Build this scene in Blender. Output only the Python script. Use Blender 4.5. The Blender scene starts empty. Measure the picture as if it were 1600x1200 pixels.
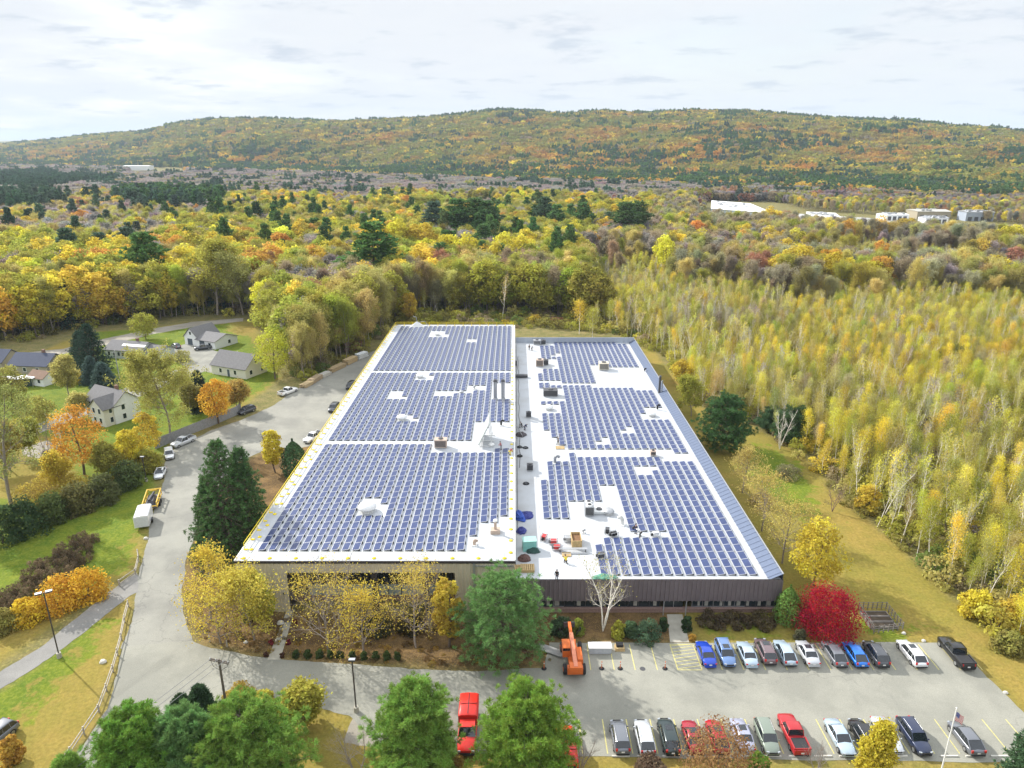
import bpy, math, random
import numpy as np
from mathutils import Vector, Matrix

# ------------------------------------------------------------------ camera, sky, sun, exposure
sc = bpy.context.scene
COL = sc.collection
R = math.radians
CAM_H, F, CX, CY = 62.0, 1100.0, 804.0, 600.0
PITCH = math.atan(366.0 / F)
SP, CP = math.sin(PITCH), math.cos(PITCH)
cd = bpy.data.cameras.new('camera')
cam = bpy.data.objects.new('camera', cd); COL.objects.link(cam)
cam.location = (0, 0, CAM_H); cam.rotation_euler = (R(90) - PITCH, 0, 0)
cd.sensor_width = 36; cd.lens = 36 * F / 1600; cd.shift_x = -4 / 1600
cd.clip_start = 0.5; cd.clip_end = 40000
sc.camera = cam
sc.render.resolution_x, sc.render.resolution_y = 1024, 768
SUN_EL = R(33); SUN_DIR = Vector((-0.79, 0.61, 0)).normalized()      # towards the sun, on plan
w = bpy.data.worlds.new('World'); sc.world = w; w.use_nodes = True
nt = w.node_tree; N, L = nt.nodes, nt.links
for n in list(N): N.remove(n)
def wn(t, **k):
    n = N.new(t)
    for a, b in k.items(): setattr(n, a, b)
    return n
def wm(op, a, b=None, c=None):
    n = wn('ShaderNodeMath', operation=op)
    for i, s in enumerate((a, b, c)):
        if s is None: continue
        if isinstance(s, (int, float)): n.inputs[i].default_value = s
        else: L.new(s, n.inputs[i])
    return n.outputs[0]
sky = wn('ShaderNodeTexSky', sky_type='NISHITA'); sky.sun_disc = False
sky.sun_elevation = SUN_EL; sky.sun_rotation = math.atan2(SUN_DIR.x, SUN_DIR.y)
sky.altitude = 200; sky.air_density = 1.2; sky.dust_density = 2.0
tc = wn('ShaderNodeTexCoord'); sep = wn('ShaderNodeSeparateXYZ'); L.new(tc.outputs['Generated'], sep.inputs[0])
den = wm('ADD', wm('MAXIMUM', sep.outputs[2], 0.0), 0.10)
comb = wn('ShaderNodeCombineXYZ')
L.new(wm('DIVIDE', sep.outputs[0], den), comb.inputs[0]); L.new(wm('DIVIDE', sep.outputs[1], den), comb.inputs[1])
def cnoise(scale, detail, rough, off, stretch=(1, 1, 1)):
    mp = wn('ShaderNodeMapping'); mp.inputs['Location'].default_value = off; mp.inputs['Scale'].default_value = stretch
    L.new(comb.outputs[0], mp.inputs[0])
    n = wn('ShaderNodeTexNoise'); n.inputs['Scale'].default_value = scale; n.inputs['Detail'].default_value = detail
    n.inputs['Roughness'].default_value = rough; L.new(mp.outputs[0], n.inputs['Vector']); return n.outputs['Fac']
def mr(v, a, b, c, d):
    n = wn('ShaderNodeMapRange', interpolation_type='SMOOTHSTEP'); L.new(v, n.inputs[0])
    for i, x in enumerate((a, b, c, d)): n.inputs[i + 1].default_value = x
    return n.outputs[0]
def wmix(f, a, b):
    n = wn('ShaderNodeMix', data_type='RGBA')
    for s, i in ((f, 0), (a, 6), (b, 7)):
        if isinstance(s, float): n.inputs[i].default_value = s
        elif isinstance(s, tuple): n.inputs[i].default_value = (*s, 1)
        else: L.new(s, n.inputs[i])
    return n.outputs[2]
cover = mr(cnoise(0.55, 5, .55, (3.1, 1.7, 0)), .30, .56, .72, 1.0)        # the bright high veil
puffs = mr(cnoise(1.9, 7, .60, (7.3, 2.2, 0), (1, 1.1, 1)), .53, .68, 0, 1)  # small grey-bottomed clouds
fine = mr(cnoise(3.2, 7, .65, (1.3, 8.2, 0)), .35, .75, 0, 1)
base = wmix(cover, sky.outputs[0], (4.3, 4.45, 4.65))
base = wmix(wm('MULTIPLY', fine, .5), base, (4.0, 4.2, 4.55))
cl0 = wmix(wm('MULTIPLY', puffs, .7), base, (2.9, 3.25, 3.8))
up_ = wn('ShaderNodeVectorMath', operation='SCALE'); L.new(cl0, up_.inputs[0]); L.new(mr(sep.outputs[2], .20, .55, 1.0, 1.8), up_.inputs['Scale']); cl = up_.outputs[0]  # overhead sky, out of view, brightened to keep up the fill light
hz = mr(sep.outputs[2], -0.01, 0.11, .6, 0.0)                                   # pale haze towards the horizon
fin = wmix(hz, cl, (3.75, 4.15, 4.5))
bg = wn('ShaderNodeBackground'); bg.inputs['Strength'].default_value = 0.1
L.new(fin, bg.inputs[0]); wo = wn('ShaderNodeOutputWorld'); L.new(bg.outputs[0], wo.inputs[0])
sd = bpy.data.lights.new('sun', 'SUN'); sd.energy = 3.3; sd.angle = R(0.9); sd.color = (1, .96, .90)
sun = bpy.data.objects.new('sun', sd); COL.objects.link(sun)
tv = Vector((SUN_DIR.x * math.cos(SUN_EL), SUN_DIR.y * math.cos(SUN_EL), math.sin(SUN_EL)))
sun.rotation_euler = tv.to_track_quat('Z', 'Y').to_euler(); sun.location = tv * 300
sc.view_settings.view_transform = 'Standard'; sc.view_settings.look = 'None'
sc.view_settings.gamma = 1; sc.view_settings.exposure = 1.05
sc.cycles.max_bounces = 5; sc.cycles.diffuse_bounces = 3; sc.cycles.glossy_bounces = 2
sc.cycles.transmission_bounces = 3; sc.cycles.transparent_max_bounces = 6; sc.cycles.volume_bounces = 0

# ------------------------------------------------------------------ where things stand
def G(x, y, z=0.0):
    """ground point (at height z) seen at photo pixel x, y"""
    v = (y - CY) / F; u = (x - CX) / F; t = (CAM_H - z) / (SP + v * CP)
    return Vector((u * t, (CP - v * SP) * t, z))
def PX(X, Y, Z):
    d = Y * CP + (CAM_H - Z) * SP
    return CX + F * X / d, CY + F * ((CAM_H - Z) * CP - Y * SP) / d
def HT(Y, ty):
    """height of the point at depth Y that shows at row ty"""
    v = (ty - CY) / F
    return CAM_H - Y * (SP + v * CP) / (CP - v * SP)
def inpoly(x, y, poly):
    x = np.asarray(x, float); y = np.asarray(y, float); c = np.zeros(np.broadcast(x, y).shape, bool)
    n = len(poly)
    for i in range(n):
        x0, y0 = poly[i]; x1, y1 = poly[(i + 1) % n]
        if y0 == y1: continue
        c ^= ((y0 > y) != (y1 > y)) & (x < (x1 - x0) * (y - y0) / (y1 - y0) + x0)
    return c
def vnoise(X, Y, s, seed=0):
    """smooth value noise 0..1"""
    rg = np.random.default_rng(seed); T = rg.random((256, 256))
    x = np.asarray(X) / s; y = np.asarray(Y) / s
    xi = np.floor(x).astype(int); yi = np.floor(y).astype(int); fx = x - xi; fy = y - yi
    fx = fx * fx * (3 - 2 * fx); fy = fy * fy * (3 - 2 * fy)
    g = lambda a, b: T[a % 256, b % 256]
    return (g(xi, yi) * (1 - fx) + g(xi + 1, yi) * fx) * (1 - fy) + (g(xi, yi + 1) * (1 - fx) + g(xi + 1, yi + 1) * fx) * fy
def fnoise(X, Y, s, seed=0):
    return vnoise(X, Y, s, seed) * .55 + vnoise(X, Y, s / 2.1, seed + 1) * .3 + vnoise(X, Y, s / 4.3, seed + 2) * .15

# hills: ridge line and foot line read off the photograph
RX = [-900, -400, 0, 60, 150, 230, 280, 330, 420, 480, 550, 640, 720, 780, 830, 870, 930, 1000, 1080, 1160, 1250, 1330, 1400, 1470, 1540, 1600, 1800, 2400]
RYp = [245, 236, 225, 219, 209, 204, 191, 184, 183, 186, 188, 184, 176, 168, 171, 176, 172, 176, 171, 171, 180, 185, 186, 194, 198, 207, 215, 225]
FX = [-900, 0, 200, 400, 600, 800, 1000, 1200, 1400, 1600, 2400]
FYd = [3600, 2900, 2450, 2050, 1750, 1480, 1330, 1180, 1050, 940, 800]
RDX = [-900, 0, 250, 500, 800, 1100, 1400, 1600, 2400]
RD = [5200, 4600, 3600, 3200, 2950, 2700, 2400, 2250, 2000]
def hill(X, Y):
    X = np.asarray(X, float); Y = np.asarray(Y, float); Ys = np.maximum(Y, 50)
    px = CX + F * X / (Ys * CP + 20)
    yf = np.interp(px, FX, FYd); yr = np.interp(px, RDX, RD)
    v = (np.interp(px, RX, RYp) - CY) / F
    hr = np.maximum(CAM_H - yr * (SP + v * CP) / (CP - v * SP) - 13, 20)
    s = (Ys - yf) / (yr - yf)
    sc_ = np.clip(s, 0, 1)
    up = hr * (0.45 * sc_ + 0.55 * sc_ * sc_ * (3 - 2 * sc_))
    up = up + (fnoise(X, Y, 520, 5) - .5) * 75 * np.clip(sc_ * (1 - sc_) * 4, 0, 1)
    dn = hr * np.clip(1 - (s - 1) * 1.2, 0, 1) ** 1.5
    h = np.where(s <= 1, up, dn) * (s > 0)
    far = 175 * np.exp(-((px - 30) / 170) ** 2) * np.clip((Ys - 7000) / 2500, 0, 1)      # far blue mountain beyond the left end
    return h + far
MATS = {}
def hexc(r, g, b): return (r, g, b, 1)
def mat(name, col, rough=.7, metal=0, var=.12, scale=3.0, bump=0, spec=.3, coat=0, obj=True, emit=None, alpha=None):
    if name in MATS: return MATS[name]
    m = bpy.data.materials.new(name); m.use_nodes = True; MATS[name] = m
    t = m.node_tree; b = t.nodes['Principled BSDF']
    b.inputs['Roughness'].default_value = rough; b.inputs['Metallic'].default_value = metal
    b.inputs['Specular IOR Level'].default_value = spec; b.inputs['Coat Weight'].default_value = coat
    b.inputs['Coat Roughness'].default_value = .05
    co = t.nodes.new('ShaderNodeTexCoord'); no = t.nodes.new('ShaderNodeTexNoise')
    no.inputs['Scale'].default_value = scale; no.inputs['Detail'].default_value = 5; no.inputs['Roughness'].default_value = .6
    t.links.new(co.outputs['Object'], no.inputs['Vector'])
    rp = t.nodes.new('ShaderNodeMapRange'); t.links.new(no.outputs['Fac'], rp.inputs[0])
    rp.inputs[1].default_value = .25; rp.inputs[2].default_value = .75; rp.inputs[3].default_value = 1 - var; rp.inputs[4].default_value = 1 + var
    mx = t.nodes.new('ShaderNodeMix'); mx.data_type = 'RGBA'; mx.blend_type = 'MULTIPLY'; mx.inputs[0].default_value = 1
    mx.inputs[6].default_value = (*col[:3], 1); t.links.new(rp.outputs[0], mx.inputs[7]); t.links.new(mx.outputs[2], b.inputs['Base Color'])
    if bump:
        bp = t.nodes.new('ShaderNodeBump'); bp.inputs['Strength'].default_value = bump; bp.inputs['Distance'].default_value = .05
        t.links.new(no.outputs['Fac'], bp.inputs['Height']); t.links.new(bp.outputs[0], b.inputs['Normal'])
    return m

# ------------------------------------------------------------------ mesh helpers
def link(o, parent=None):
    COL.objects.link(o)
    if parent is not None: o.parent = parent
    return o
def tag(o, label=None, cat=None, group=None, kind=None):
    if label: o['label'] = label
    if cat: o['category'] = cat
    if group: o['group'] = group
    if kind: o['kind'] = kind
    return o
def thing(name, label, cat, loc=(0, 0, 0), rz=0, group=None):
    o = bpy.data.objects.new(name, None); o.empty_display_size = .2
    o.location = loc; o.rotation_euler = (0, 0, rz); link(o); return tag(o, label, cat, group)
def copy_thing(root, loc, rz=None, label=None, scale=None, props=None):
    r = root.copy(); COL.objects.link(r); r.location = loc
    if rz is not None: r.rotation_euler[2] = rz
    if scale is not None: r.scale = scale
    if label: r['label'] = label
    for ch in list(root.children):
        c = ch.copy(); COL.objects.link(c); c.parent = r
        if props:
            for k, v in props.items(): c[k] = v
        for g in list(ch.children):
            d = g.copy(); COL.objects.link(d); d.parent = c
    return r
class MB:
    def __init__(s): s.v = []; s.f = []; s.m = []; s.sm = []
    def add(s, V, Fs, mi=0, smooth=False):
        o = len(s.v); s.v += [tuple(p) for p in V]
        for f in Fs: s.f.append(tuple(i + o for i in f)); s.m.append(mi); s.sm.append(smooth)
        return s
    def box(s, c, d, mi=0, rz=0, ry=0, rx=0, taper=1.0):
        M = Matrix.Translation(c) @ Matrix.Rotation(rz, 4, 'Z') @ Matrix.Rotation(ry, 4, 'Y') @ Matrix.Rotation(rx, 4, 'X')
        V = []
        for z in (-.5, .5):
            k = 1 if z < 0 else taper
            for x, y in ((-.5, -.5), (.5, -.5), (.5, .5), (-.5, .5)): V.append(M @ Vector((x * d[0] * k, y * d[1] * k, z * d[2])))
        return s.add(V, [(3, 2, 1, 0), (4, 5, 6, 7), (0, 1, 5, 4), (1, 2, 6, 5), (2, 3, 7, 6), (3, 0, 4, 7)], mi)
    def cyl(s, p0, p1, r0, r1=None, n=12, mi=0, caps=True, smooth=True):
        r1 = r0 if r1 is None else r1; p0 = Vector(p0); p1 = Vector(p1); a = (p1 - p0).normalized()
        u = a.orthogonal().normalized(); w_ = a.cross(u)
        V = [p + (u * math.cos(2 * math.pi * i / n) + w_ * math.sin(2 * math.pi * i / n)) * r for p, r in ((p0, r0), (p1, r1)) for i in range(n)]
        s.add(V, [(i, (i + 1) % n, n + (i + 1) % n, n + i) for i in range(n)], mi, smooth)
        if caps: s.add(V, [tuple(range(n - 1, -1, -1)), tuple(range(n, 2 * n))], mi)
        return s
    def tube(s, pts, r, n=6, mi=0):
        for a, b in zip(pts[:-1], pts[1:]): s.cyl(a, b, r, r, n, mi)
        return s
    def lathe(s, prof, c=(0, 0, 0), n=16, mi=0, smooth=True, sx=1, sy=1):
        V = []
        for r, z in prof:
            for i in range(n): V.append((c[0] + r * sx * math.cos(2 * math.pi * i / n), c[1] + r * sy * math.sin(2 * math.pi * i / n), c[2] + z))
        m = len(prof)
        return s.add(V, [(j * n + i, j * n + (i + 1) % n, (j + 1) * n + (i + 1) % n, (j + 1) * n + i) for j in range(m - 1) for i in range(n)], mi, smooth)
    def prism(s, poly, z0, z1, mi=0, top=None):
        n = len(poly)
        V = [(x, y, z0) for x, y in poly] + [(x, y, z1) for x, y in poly]
        s.add(V, [(i, (i + 1) % n, n + (i + 1) % n, n + i) for i in range(n)], mi)
        return s.add(V, [tuple(range(n - 1, -1, -1)), tuple(range(n, 2 * n))], mi if top is None else top)
    def loft(s, rings, mi=0, caps=True, smooth=True, closed=True):
        n = len(rings[0]); V = [p for r in rings for p in r]; m = len(rings)
        k = n if closed else n - 1
        s.add(V, [(j * n + i, j * n + (i + 1) % n, (j + 1) * n + (i + 1) % n, (j + 1) * n + i) for j in range(m - 1) for i in range(k)], mi, smooth)
        if caps: s.add(V, [tuple(range(n - 1, -1, -1)), tuple((m - 1) * n + i for i in range(n))], mi)
        return s
    def quad(s, a, b, c, d, mi=0): return s.add([a, b, c, d], [(0, 1, 2, 3)], mi)
    def mesh(s, name, mats):
        me = bpy.data.meshes.new(name); me.from_pydata(s.v, [], s.f)
        for m in (mats if isinstance(mats, (list, tuple)) else [mats]): me.materials.append(m)
        me.polygons.foreach_set('material_index', s.m); me.polygons.foreach_set('use_smooth', s.sm)
        me.update(); return me
    def build(s, name, mats, parent=None, loc=None, rz=0):
        o = bpy.data.objects.new(name, s.mesh(name, mats)); link(o, parent)
        if loc is not None: o.location = loc
        if rz: o.rotation_euler[2] = rz
        return o
def np_mesh(name, V, Q, T=None, mats=(), mi=None, attrs=None, smooth=False):
    """fast mesh from arrays: V (n,3); Q (m,4) quads; T (k,3) triangles"""
    me = bpy.data.meshes.new(name); V = np.asarray(V, np.float32)
    nq = 0 if Q is None else len(Q); ntr = 0 if T is None else len(T)
    me.vertices.add(len(V)); me.vertices.foreach_set('co', V.ravel())
    idx = []; 
    if nq: idx.append(np.asarray(Q, np.int32).ravel())
    if ntr: idx.append(np.asarray(T, np.int32).ravel())
    idx = np.concatenate(idx); me.loops.add(len(idx)); me.loops.foreach_set('vertex_index', idx)
    me.polygons.add(nq + ntr)
    st = np.concatenate([np.arange(nq) * 4, nq * 4 + np.arange(ntr) * 3]).astype(np.int32)
    me.polygons.foreach_set('loop_start', st)
    for m in mats: me.materials.append(m)
    if mi is not None: me.polygons.foreach_set('material_index', np.asarray(mi, np.int32))
    me.polygons.foreach_set('use_smooth', np.full(nq + ntr, smooth))
    me.update(calc_edges=True)
    for k, a in (attrs or {}).items():
        a = np.asarray(a, np.float32)
        if a.ndim == 1: at = me.attributes.new(k, 'FLOAT', 'POINT'); at.data.foreach_set('value', a)
        else: at = me.attributes.new(k, 'FLOAT_VECTOR', 'POINT'); at.data.foreach_set('vector', a.ravel())
    return me

# ------------------------------------------------------------------ ground
def rough_poly(pts, amp, it, seed, skip=()):
    """subdivide a world polygon and jitter it so edges are not ruler straight"""
    rg = random.Random(seed); P = [Vector((p[0], p[1], 0)) for p in pts]
    for k in range(it):
        Q = []
        for i, a in enumerate(P):
            b = P[(i + 1) % len(P)]; Q.append(a)
            l = (b - a).length
            if l > .8:
                n = Vector((-(b - a).y, (b - a).x, 0)).normalized()
                Q.append((a + b) / 2 + n * rg.uniform(-1, 1) * min(amp, l * .06))
        P = Q
    return [(p.x, p.y) for p in P]
def gp(pts): return [tuple(G(x, y)[:2]) for x, y in pts]
def smooth_pts(P, it=2):
    for _ in range(it):
        Q = []
        for i in range(len(P)):
            a = P[i]; b = P[(i + 1) % len(P)]
            Q += [(a[0] * .75 + b[0] * .25, a[1] * .75 + b[1] * .25), (a[0] * .25 + b[0] * .75, a[1] * .25 + b[1] * .75)]
        P = Q
    return P
# regions in photo pixels on the ground plane
LAWN_L = [(-700, 500), (60, 552), (130, 520), (200, 515), (290, 505), (372, 500), (400, 505), (440, 590), (375, 640), (262, 700), (245, 738), (236, 800), (222, 880), (190, 905), (-30, 1060), (-700, 1200)]
LAWN_T = [(-700, 1260), (0, 1080), (205, 925), (196, 1000), (160, 1110), (90, 1210), (60, 1330), (-700, 1500)]
LAWN_B = [(60, 1330), (300, 1075), (430, 1090), (552, 1106), (590, 1165), (900, 1183), (1560, 1192), (1900, 1200), (1900, 1600), (60, 1600)]
LAWN_R2 = [(1058, 950), (1245, 950), (1245, 1006), (1078, 1006)]
LAWN_R = [(1015, 540), (1110, 650), (1170, 662), (1240, 700), (1330, 790), (1400, 850), (1480, 930), (1600, 1020), (1900, 1230), (1700, 1250), (1490, 1003), (1330, 1003), (1238, 1003), (1238, 960), (1120, 760), (1040, 610), (1000, 545)]
BED_L = [(287, 955), (284, 920), (292, 870), (320, 790), (345, 740), (380, 720), (410, 705), (470, 680), (500, 700), (372, 940), (440, 955), (860, 960), (860, 1042), (740, 1048), (560, 1038), (450, 1033), (380, 1022), (320, 1005)]
BED_R = [(805, 950), (1060, 950), (1080, 1004), (860, 1004), (840, 1044), (800, 1044)]
GREEN = [[(-700, 560), (60, 552), (130, 520), (200, 515), (372, 502), (440, 590), (262, 700), (236, 800), (222, 890), (150, 915), (-30, 990), (-700, 1100)],
         [(-100, 1110), (200, 930), (185, 960), (130, 1030), (60, 1110), (-100, 1180)], [(1168, 690), (1232, 712), (1270, 760), (1270, 830), (1215, 800), (1160, 730)],
         [(1060, 965), (1235, 965), (1235, 990), (1080, 995)], [(1330, 960), (1480, 980), (1440, 1005), (1330, 1003)]]
TANP = [[(-60, 690), (80, 680), (120, 720), (110, 765), (20, 780), (-60, 790)], [(60, 535), (130, 528), (128, 548), (60, 552)], [(360, 500), (410, 505), (400, 525), (355, 520)],
        [(20, 650), (70, 640), (75, 665), (30, 672)], [(150, 1000), (190, 960), (180, 1020), (120, 1150), (60, 1200), (0, 1200), (70, 1090)], [(205, 830), (230, 840), (216, 885), (190, 880)]]
def axis(a, b, step, g, ext):
    m = list(np.arange(a, b + .01, step)); s = step; x = b
    while x < ext[1]: s = min(s * g, 260); x += s; m.append(x)
    s = step; x = a; pre = []
    while x > ext[0]: s = min(s * g, 260); x -= s; pre.append(x)
    return np.array(pre[::-1] + m)
gx = axis(-225, 130, 1.0, 1.045, (-9000, 7000)); gy = axis(36, 300, 1.0, 1.04, (-60, 14000))
XX, YY = np.meshgrid(gx, gy); ZZ = hill(XX, YY)
D_ = np.maximum(YY, 30) * CP + CAM_H * SP
pxg = CX + F * XX / D_; pyg = CY + F * (CAM_H * CP - YY * SP) / D_
jx = (fnoise(XX, YY, 5, 31) - .5) * 10; jy = (fnoise(XX, YY, 5, 41) - .5) * 6
qx, qy = pxg + jx * np.clip((pyg - 300) / 500, .2, 1), pyg + jy * np.clip((pyg - 300) / 500, .2, 1)
near = (YY > 30) & (YY < 320)
lawn = np.zeros(XX.shape); grn = np.zeros(XX.shape); bed = np.zeros(XX.shape)
for P_ in (LAWN_L, LAWN_T, LAWN_B, LAWN_R, LAWN_R2): lawn = np.maximum(lawn, inpoly(qx, qy, P_) & near)
for P_ in GREEN: grn = np.maximum(grn, inpoly(qx, qy, P_) & near)
for P_ in TANP: grn = np.where(inpoly(qx, qy, P_) & near, 0.0, grn)
for P_ in (BED_L, BED_R): bed = np.maximum(bed, inpoly(qx, qy, P_) & near)
def blur(A, k):
    for _ in range(k):
        A = (A + np.roll(A, 1, 0) + np.roll(A, -1, 0) + np.roll(A, 1, 1) + np.roll(A, -1, 1)) / 5
    return A
grn = blur(grn, 22); lawn = blur(lawn, 1); bed = blur(bed, 2)
ny, nx = XX.shape
V = np.stack([XX, YY, ZZ], -1).reshape(-1, 3)
ii = (np.arange(ny - 1)[:, None] * nx + np.arange(nx - 1)[None, :]).ravel()
Q = np.stack([ii, ii + 1, ii + nx + 1, ii + nx], -1)
gm = bpy.data.materials.new('ground_cover'); gm.use_nodes = True
t = gm.node_tree; b = t.nodes['Principled BSDF']; b.inputs['Roughness'].default_value = .95; b.inputs['Specular IOR Level'].default_value = .1
def gnode(tp, **k):
    n = t.nodes.new(tp)
    for a, v in k.items(): setattr(n, a, v)
    return n
geo = gnode('ShaderNodeNewGeometry')
def gno(scale, det=5, ro=.6, st=(1, 1, 1)):
    mp = gnode('ShaderNodeMapping'); mp.inputs['Scale'].default_value = st; t.links.new(geo.outputs['Position'], mp.inputs[0])
    n = gnode('ShaderNodeTexNoise'); n.inputs['Scale'].default_value = scale; n.inputs['Detail'].default_value = det; n.inputs['Roughness'].default_value = ro
    t.links.new(mp.outputs[0], n.inputs['Vector']); return n.outputs['Fac']
def gmr(v, a, b_, c=0, d=1):
    n = gnode('ShaderNodeMapRange', interpolation_type='SMOOTHSTEP'); t.links.new(v, n.inputs[0])
    for i, x in enumerate((a, b_, c, d)): n.inputs[i + 1].default_value = x
    return n.outputs[0]
def gmix(f, a, b_, bt='MIX'):
    n = gnode('ShaderNodeMix', data_type='RGBA', blend_type=bt)
    for s_, i in ((f, 0), (a, 6), (b_, 7)):
        if isinstance(s_, float): n.inputs[i].default_value = s_
        elif isinstance(s_, tuple): n.inputs[i].default_value = (*s_, 1)
        else: t.links.new(s_, n.inputs[i])
    return n.outputs[2]
def gmath(op, a, b_):
    n = gnode('ShaderNodeMath', operation=op)
    for i, s_ in enumerate((a, b_)):
        if isinstance(s_, (int, float)): n.inputs[i].default_value = s_
        else: t.links.new(s_, n.inputs[i])
    return n.outputs[0]
at = gnode('ShaderNodeAttribute', attribute_name='zone'); sx = gnode('ShaderNodeSeparateXYZ'); t.links.new(at.outputs['Vector'], sx.inputs[0])
zg, zl, zb = sx.outputs
n1, n2, n3, n4 = gno(.05, 4), gno(.35, 6, .65), gno(2.2, 6, .7), gno(7, 4, .7)
green = gmix(gmr(n2, .3, .7), (.085, .145, .015), (.165, .20, .02))
green = gmix(gmr(n3, .45, .7, 0, .6), green, (.20, .20, .035))
tan = gmix(gmr(n2, .3, .68), (.235, .185, .042), (.30, .215, .055))
tan = gmix(gmr(n1, .38, .62, 0, .4), tan, (.17, .185, .03))
gsel = gmr(gmath('ADD', zg, gmath('MULTIPLY', gmath('SUBTRACT', n2, .5), 2.2)), .35, .65)
lawnc = gmix(gsel, tan, green)
lawnc = gmix(gmr(n4, .62, .72, 0, .55), lawnc, (.42, .27, .06))       # fallen leaves
floor_ = gmix(gmr(n2, .35, .65), (.13, .13, .045), (.22, .18, .075))
floor_ = gmix(gmr(n3, .5, .7, 0, .7), floor_, (.30, .25, .07))
bedc = gmix(gmr(n2, .4, .62), (.10, .065, .035), (.19, .12, .055))
bedc = gmix(gmr(n4, .52, .66, 0, .8), bedc, (.40, .26, .06))
c_ = gmix(zl, floor_, lawnc); c_ = gmix(zb, c_, bedc)
c_ = gmix(gmath('MULTIPLY', gmr(n4, .3, .7, 0, 1), .0), c_, c_)
vv = gmix(1.0, c_, gmix(gmr(n3, .2, .8), (.72, .72, .72), (1.2, 1.2, 1.2)), 'MULTIPLY')
t.links.new(vv, b.inputs['Base Color'])
bp = gnode('ShaderNodeBump'); bp.inputs['Strength'].default_value = .8; bp.inputs['Distance'].default_value = .15
t.links.new(n3, bp.inputs['Height']); t.links.new(bp.outputs[0], b.inputs['Normal'])
zone = np.stack([grn, lawn, bed], -1).reshape(-1, 3)
gnd = bpy.data.objects.new('ground', np_mesh('ground', V, Q, mats=[gm], attrs={'zone': zone}, smooth=True)); link(gnd); tag(gnd, kind='structure')

# ------------------------------------------------------------------ asphalt, paths, markings
def asphalt(name, c0, c1, crack=True, stain=.5):
    m = bpy.data.materials.new(name); m.use_nodes = True; t = m.node_tree; b = t.nodes['Principled BSDF']
    b.inputs['Roughness'].default_value = .9; b.inputs['Specular IOR Level'].default_value = .2
    ge = t.nodes.new('ShaderNodeNewGeometry')
    def no(scale, det, ro, dist=0, st=(1, 1, 1)):
        mp = t.nodes.new('ShaderNodeMapping'); mp.inputs['Scale'].default_value = st; t.links.new(ge.outputs['Position'], mp.inputs[0])
        n = t.nodes.new('ShaderNodeTexNoise'); n.inputs['Scale'].default_value = scale; n.inputs['Detail'].default_value = det
        n.inputs['Roughness'].default_value = ro; n.inputs['Distortion'].default_value = dist; t.links.new(mp.outputs[0], n.inputs['Vector']); return n.outputs['Fac']
    def rng(v, a, b_, c, d):
        n = t.nodes.new('ShaderNodeMapRange'); n.interpolation_type = 'SMOOTHSTEP'; t.links.new(v, n.inputs[0])
        for i, x in enumerate((a, b_, c, d)): n.inputs[i + 1].default_value = x
        return n.outputs[0]
    def mx(f, a, b_, bt='MIX'):
        n = t.nodes.new('ShaderNodeMix'); n.data_type = 'RGBA'; n.blend_type = bt
        for s_, i in ((f, 0), (a, 6), (b_, 7)):
            if isinstance(s_, float): n.inputs[i].default_value = s_
            elif isinstance(s_, tuple): n.inputs[i].default_value = (*s_, 1)
            else: t.links.new(s_, n.inputs[i])
        return n.outputs[2]
    col = mx(rng(no(.12, 6, .62), .35, .65, 0, 1), c0, c1)
    col = mx(rng(no(.06, 5, .7, 1.2, (1, .35, 1)), .56, .74, 0, stain), col, tuple(x * .62 for x in c0))
    col = mx(rng(no(9, 3, .8), .3, .7, 0, 1), mx(1.0, col, (.86, .86, .86), 'MULTIPLY'), mx(1.0, col, (1.1, 1.1, 1.1), 'MULTIPLY'))
    col = mx(rng(no(.8, 3, .5), .70, .80, 0, .35), col, (.10, .10, .095))
    col = mx(rng(no(.22, 6, .75, 2.5, (1, .12, 1)), .60, .72, 0, .28), col, (.13, .13, .125))
    if crack:
        vo = t.nodes.new('ShaderNodeTexVoronoi'); vo.feature = 'DISTANCE_TO_EDGE'; vo.inputs['Scale'].default_value = .075
        wv = t.nodes.new('ShaderNodeVectorMath'); wv.operation = 'ADD'
        nn = t.nodes.new('ShaderNodeTexNoise'); nn.inputs['Scale'].default_value = .5; nn.inputs['Detail'].default_value = 4; t.links.new(ge.outputs['Position'], nn.inputs['Vector'])
        ms = t.nodes.new('ShaderNodeVectorMath'); ms.operation = 'SCALE'; ms.inputs['Scale'].default_value = 3.2; t.links.new(nn.outputs['Color'], ms.inputs[0])
        t.links.new(ge.outputs['Position'], wv.inputs[0]); t.links.new(ms.outputs[0], wv.inputs[1]); t.links.new(wv.outputs[0], vo.inputs['Vector'])
        ck = rng(vo.outputs['Distance'], .0015, .006, .38, 0)
        gate = rng(no(.03, 3, .5), .48, .58, 0, 1)
        mu = t.nodes.new('ShaderNodeMath'); mu.operation = 'MULTIPLY'; t.links.new(ck, mu.inputs[0]); t.links.new(gate, mu.inputs[1])
        col = mx(mu.outputs[0], col, (.09, .085, .08))
    t.links.new(col, b.inputs['Base Color']); return m
ASPH = asphalt('aged_asphalt', (.23, .227, .192), (.295, .289, .243))
ASPH2 = asphalt('patched_asphalt', (.215, .211, .185), (.285, .279, .24), stain=.8)
GRAVEL = asphalt('gravel', (.25, .225, .18), (.34, .31, .26), crack=False)
CONC = mat('concrete', (.36, .34, .28), .9, var=.18, scale=.8, bump=.2)
def sheet(name, pts, z, m, jitter=.25, it=4, seed=1):
    P = rough_poly(gp(pts), jitter, it, seed)
    me = bpy.data.meshes.new(name); me.from_pydata([(x, y, z) for x, y in P], [], [tuple(range(len(P)))]); me.materials.append(m)
    if me.polygons[0].normal.z < 0: me.flip_normals()
    o = bpy.data.objects.new(name, me); link(o); return tag(o, kind='structure')
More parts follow.
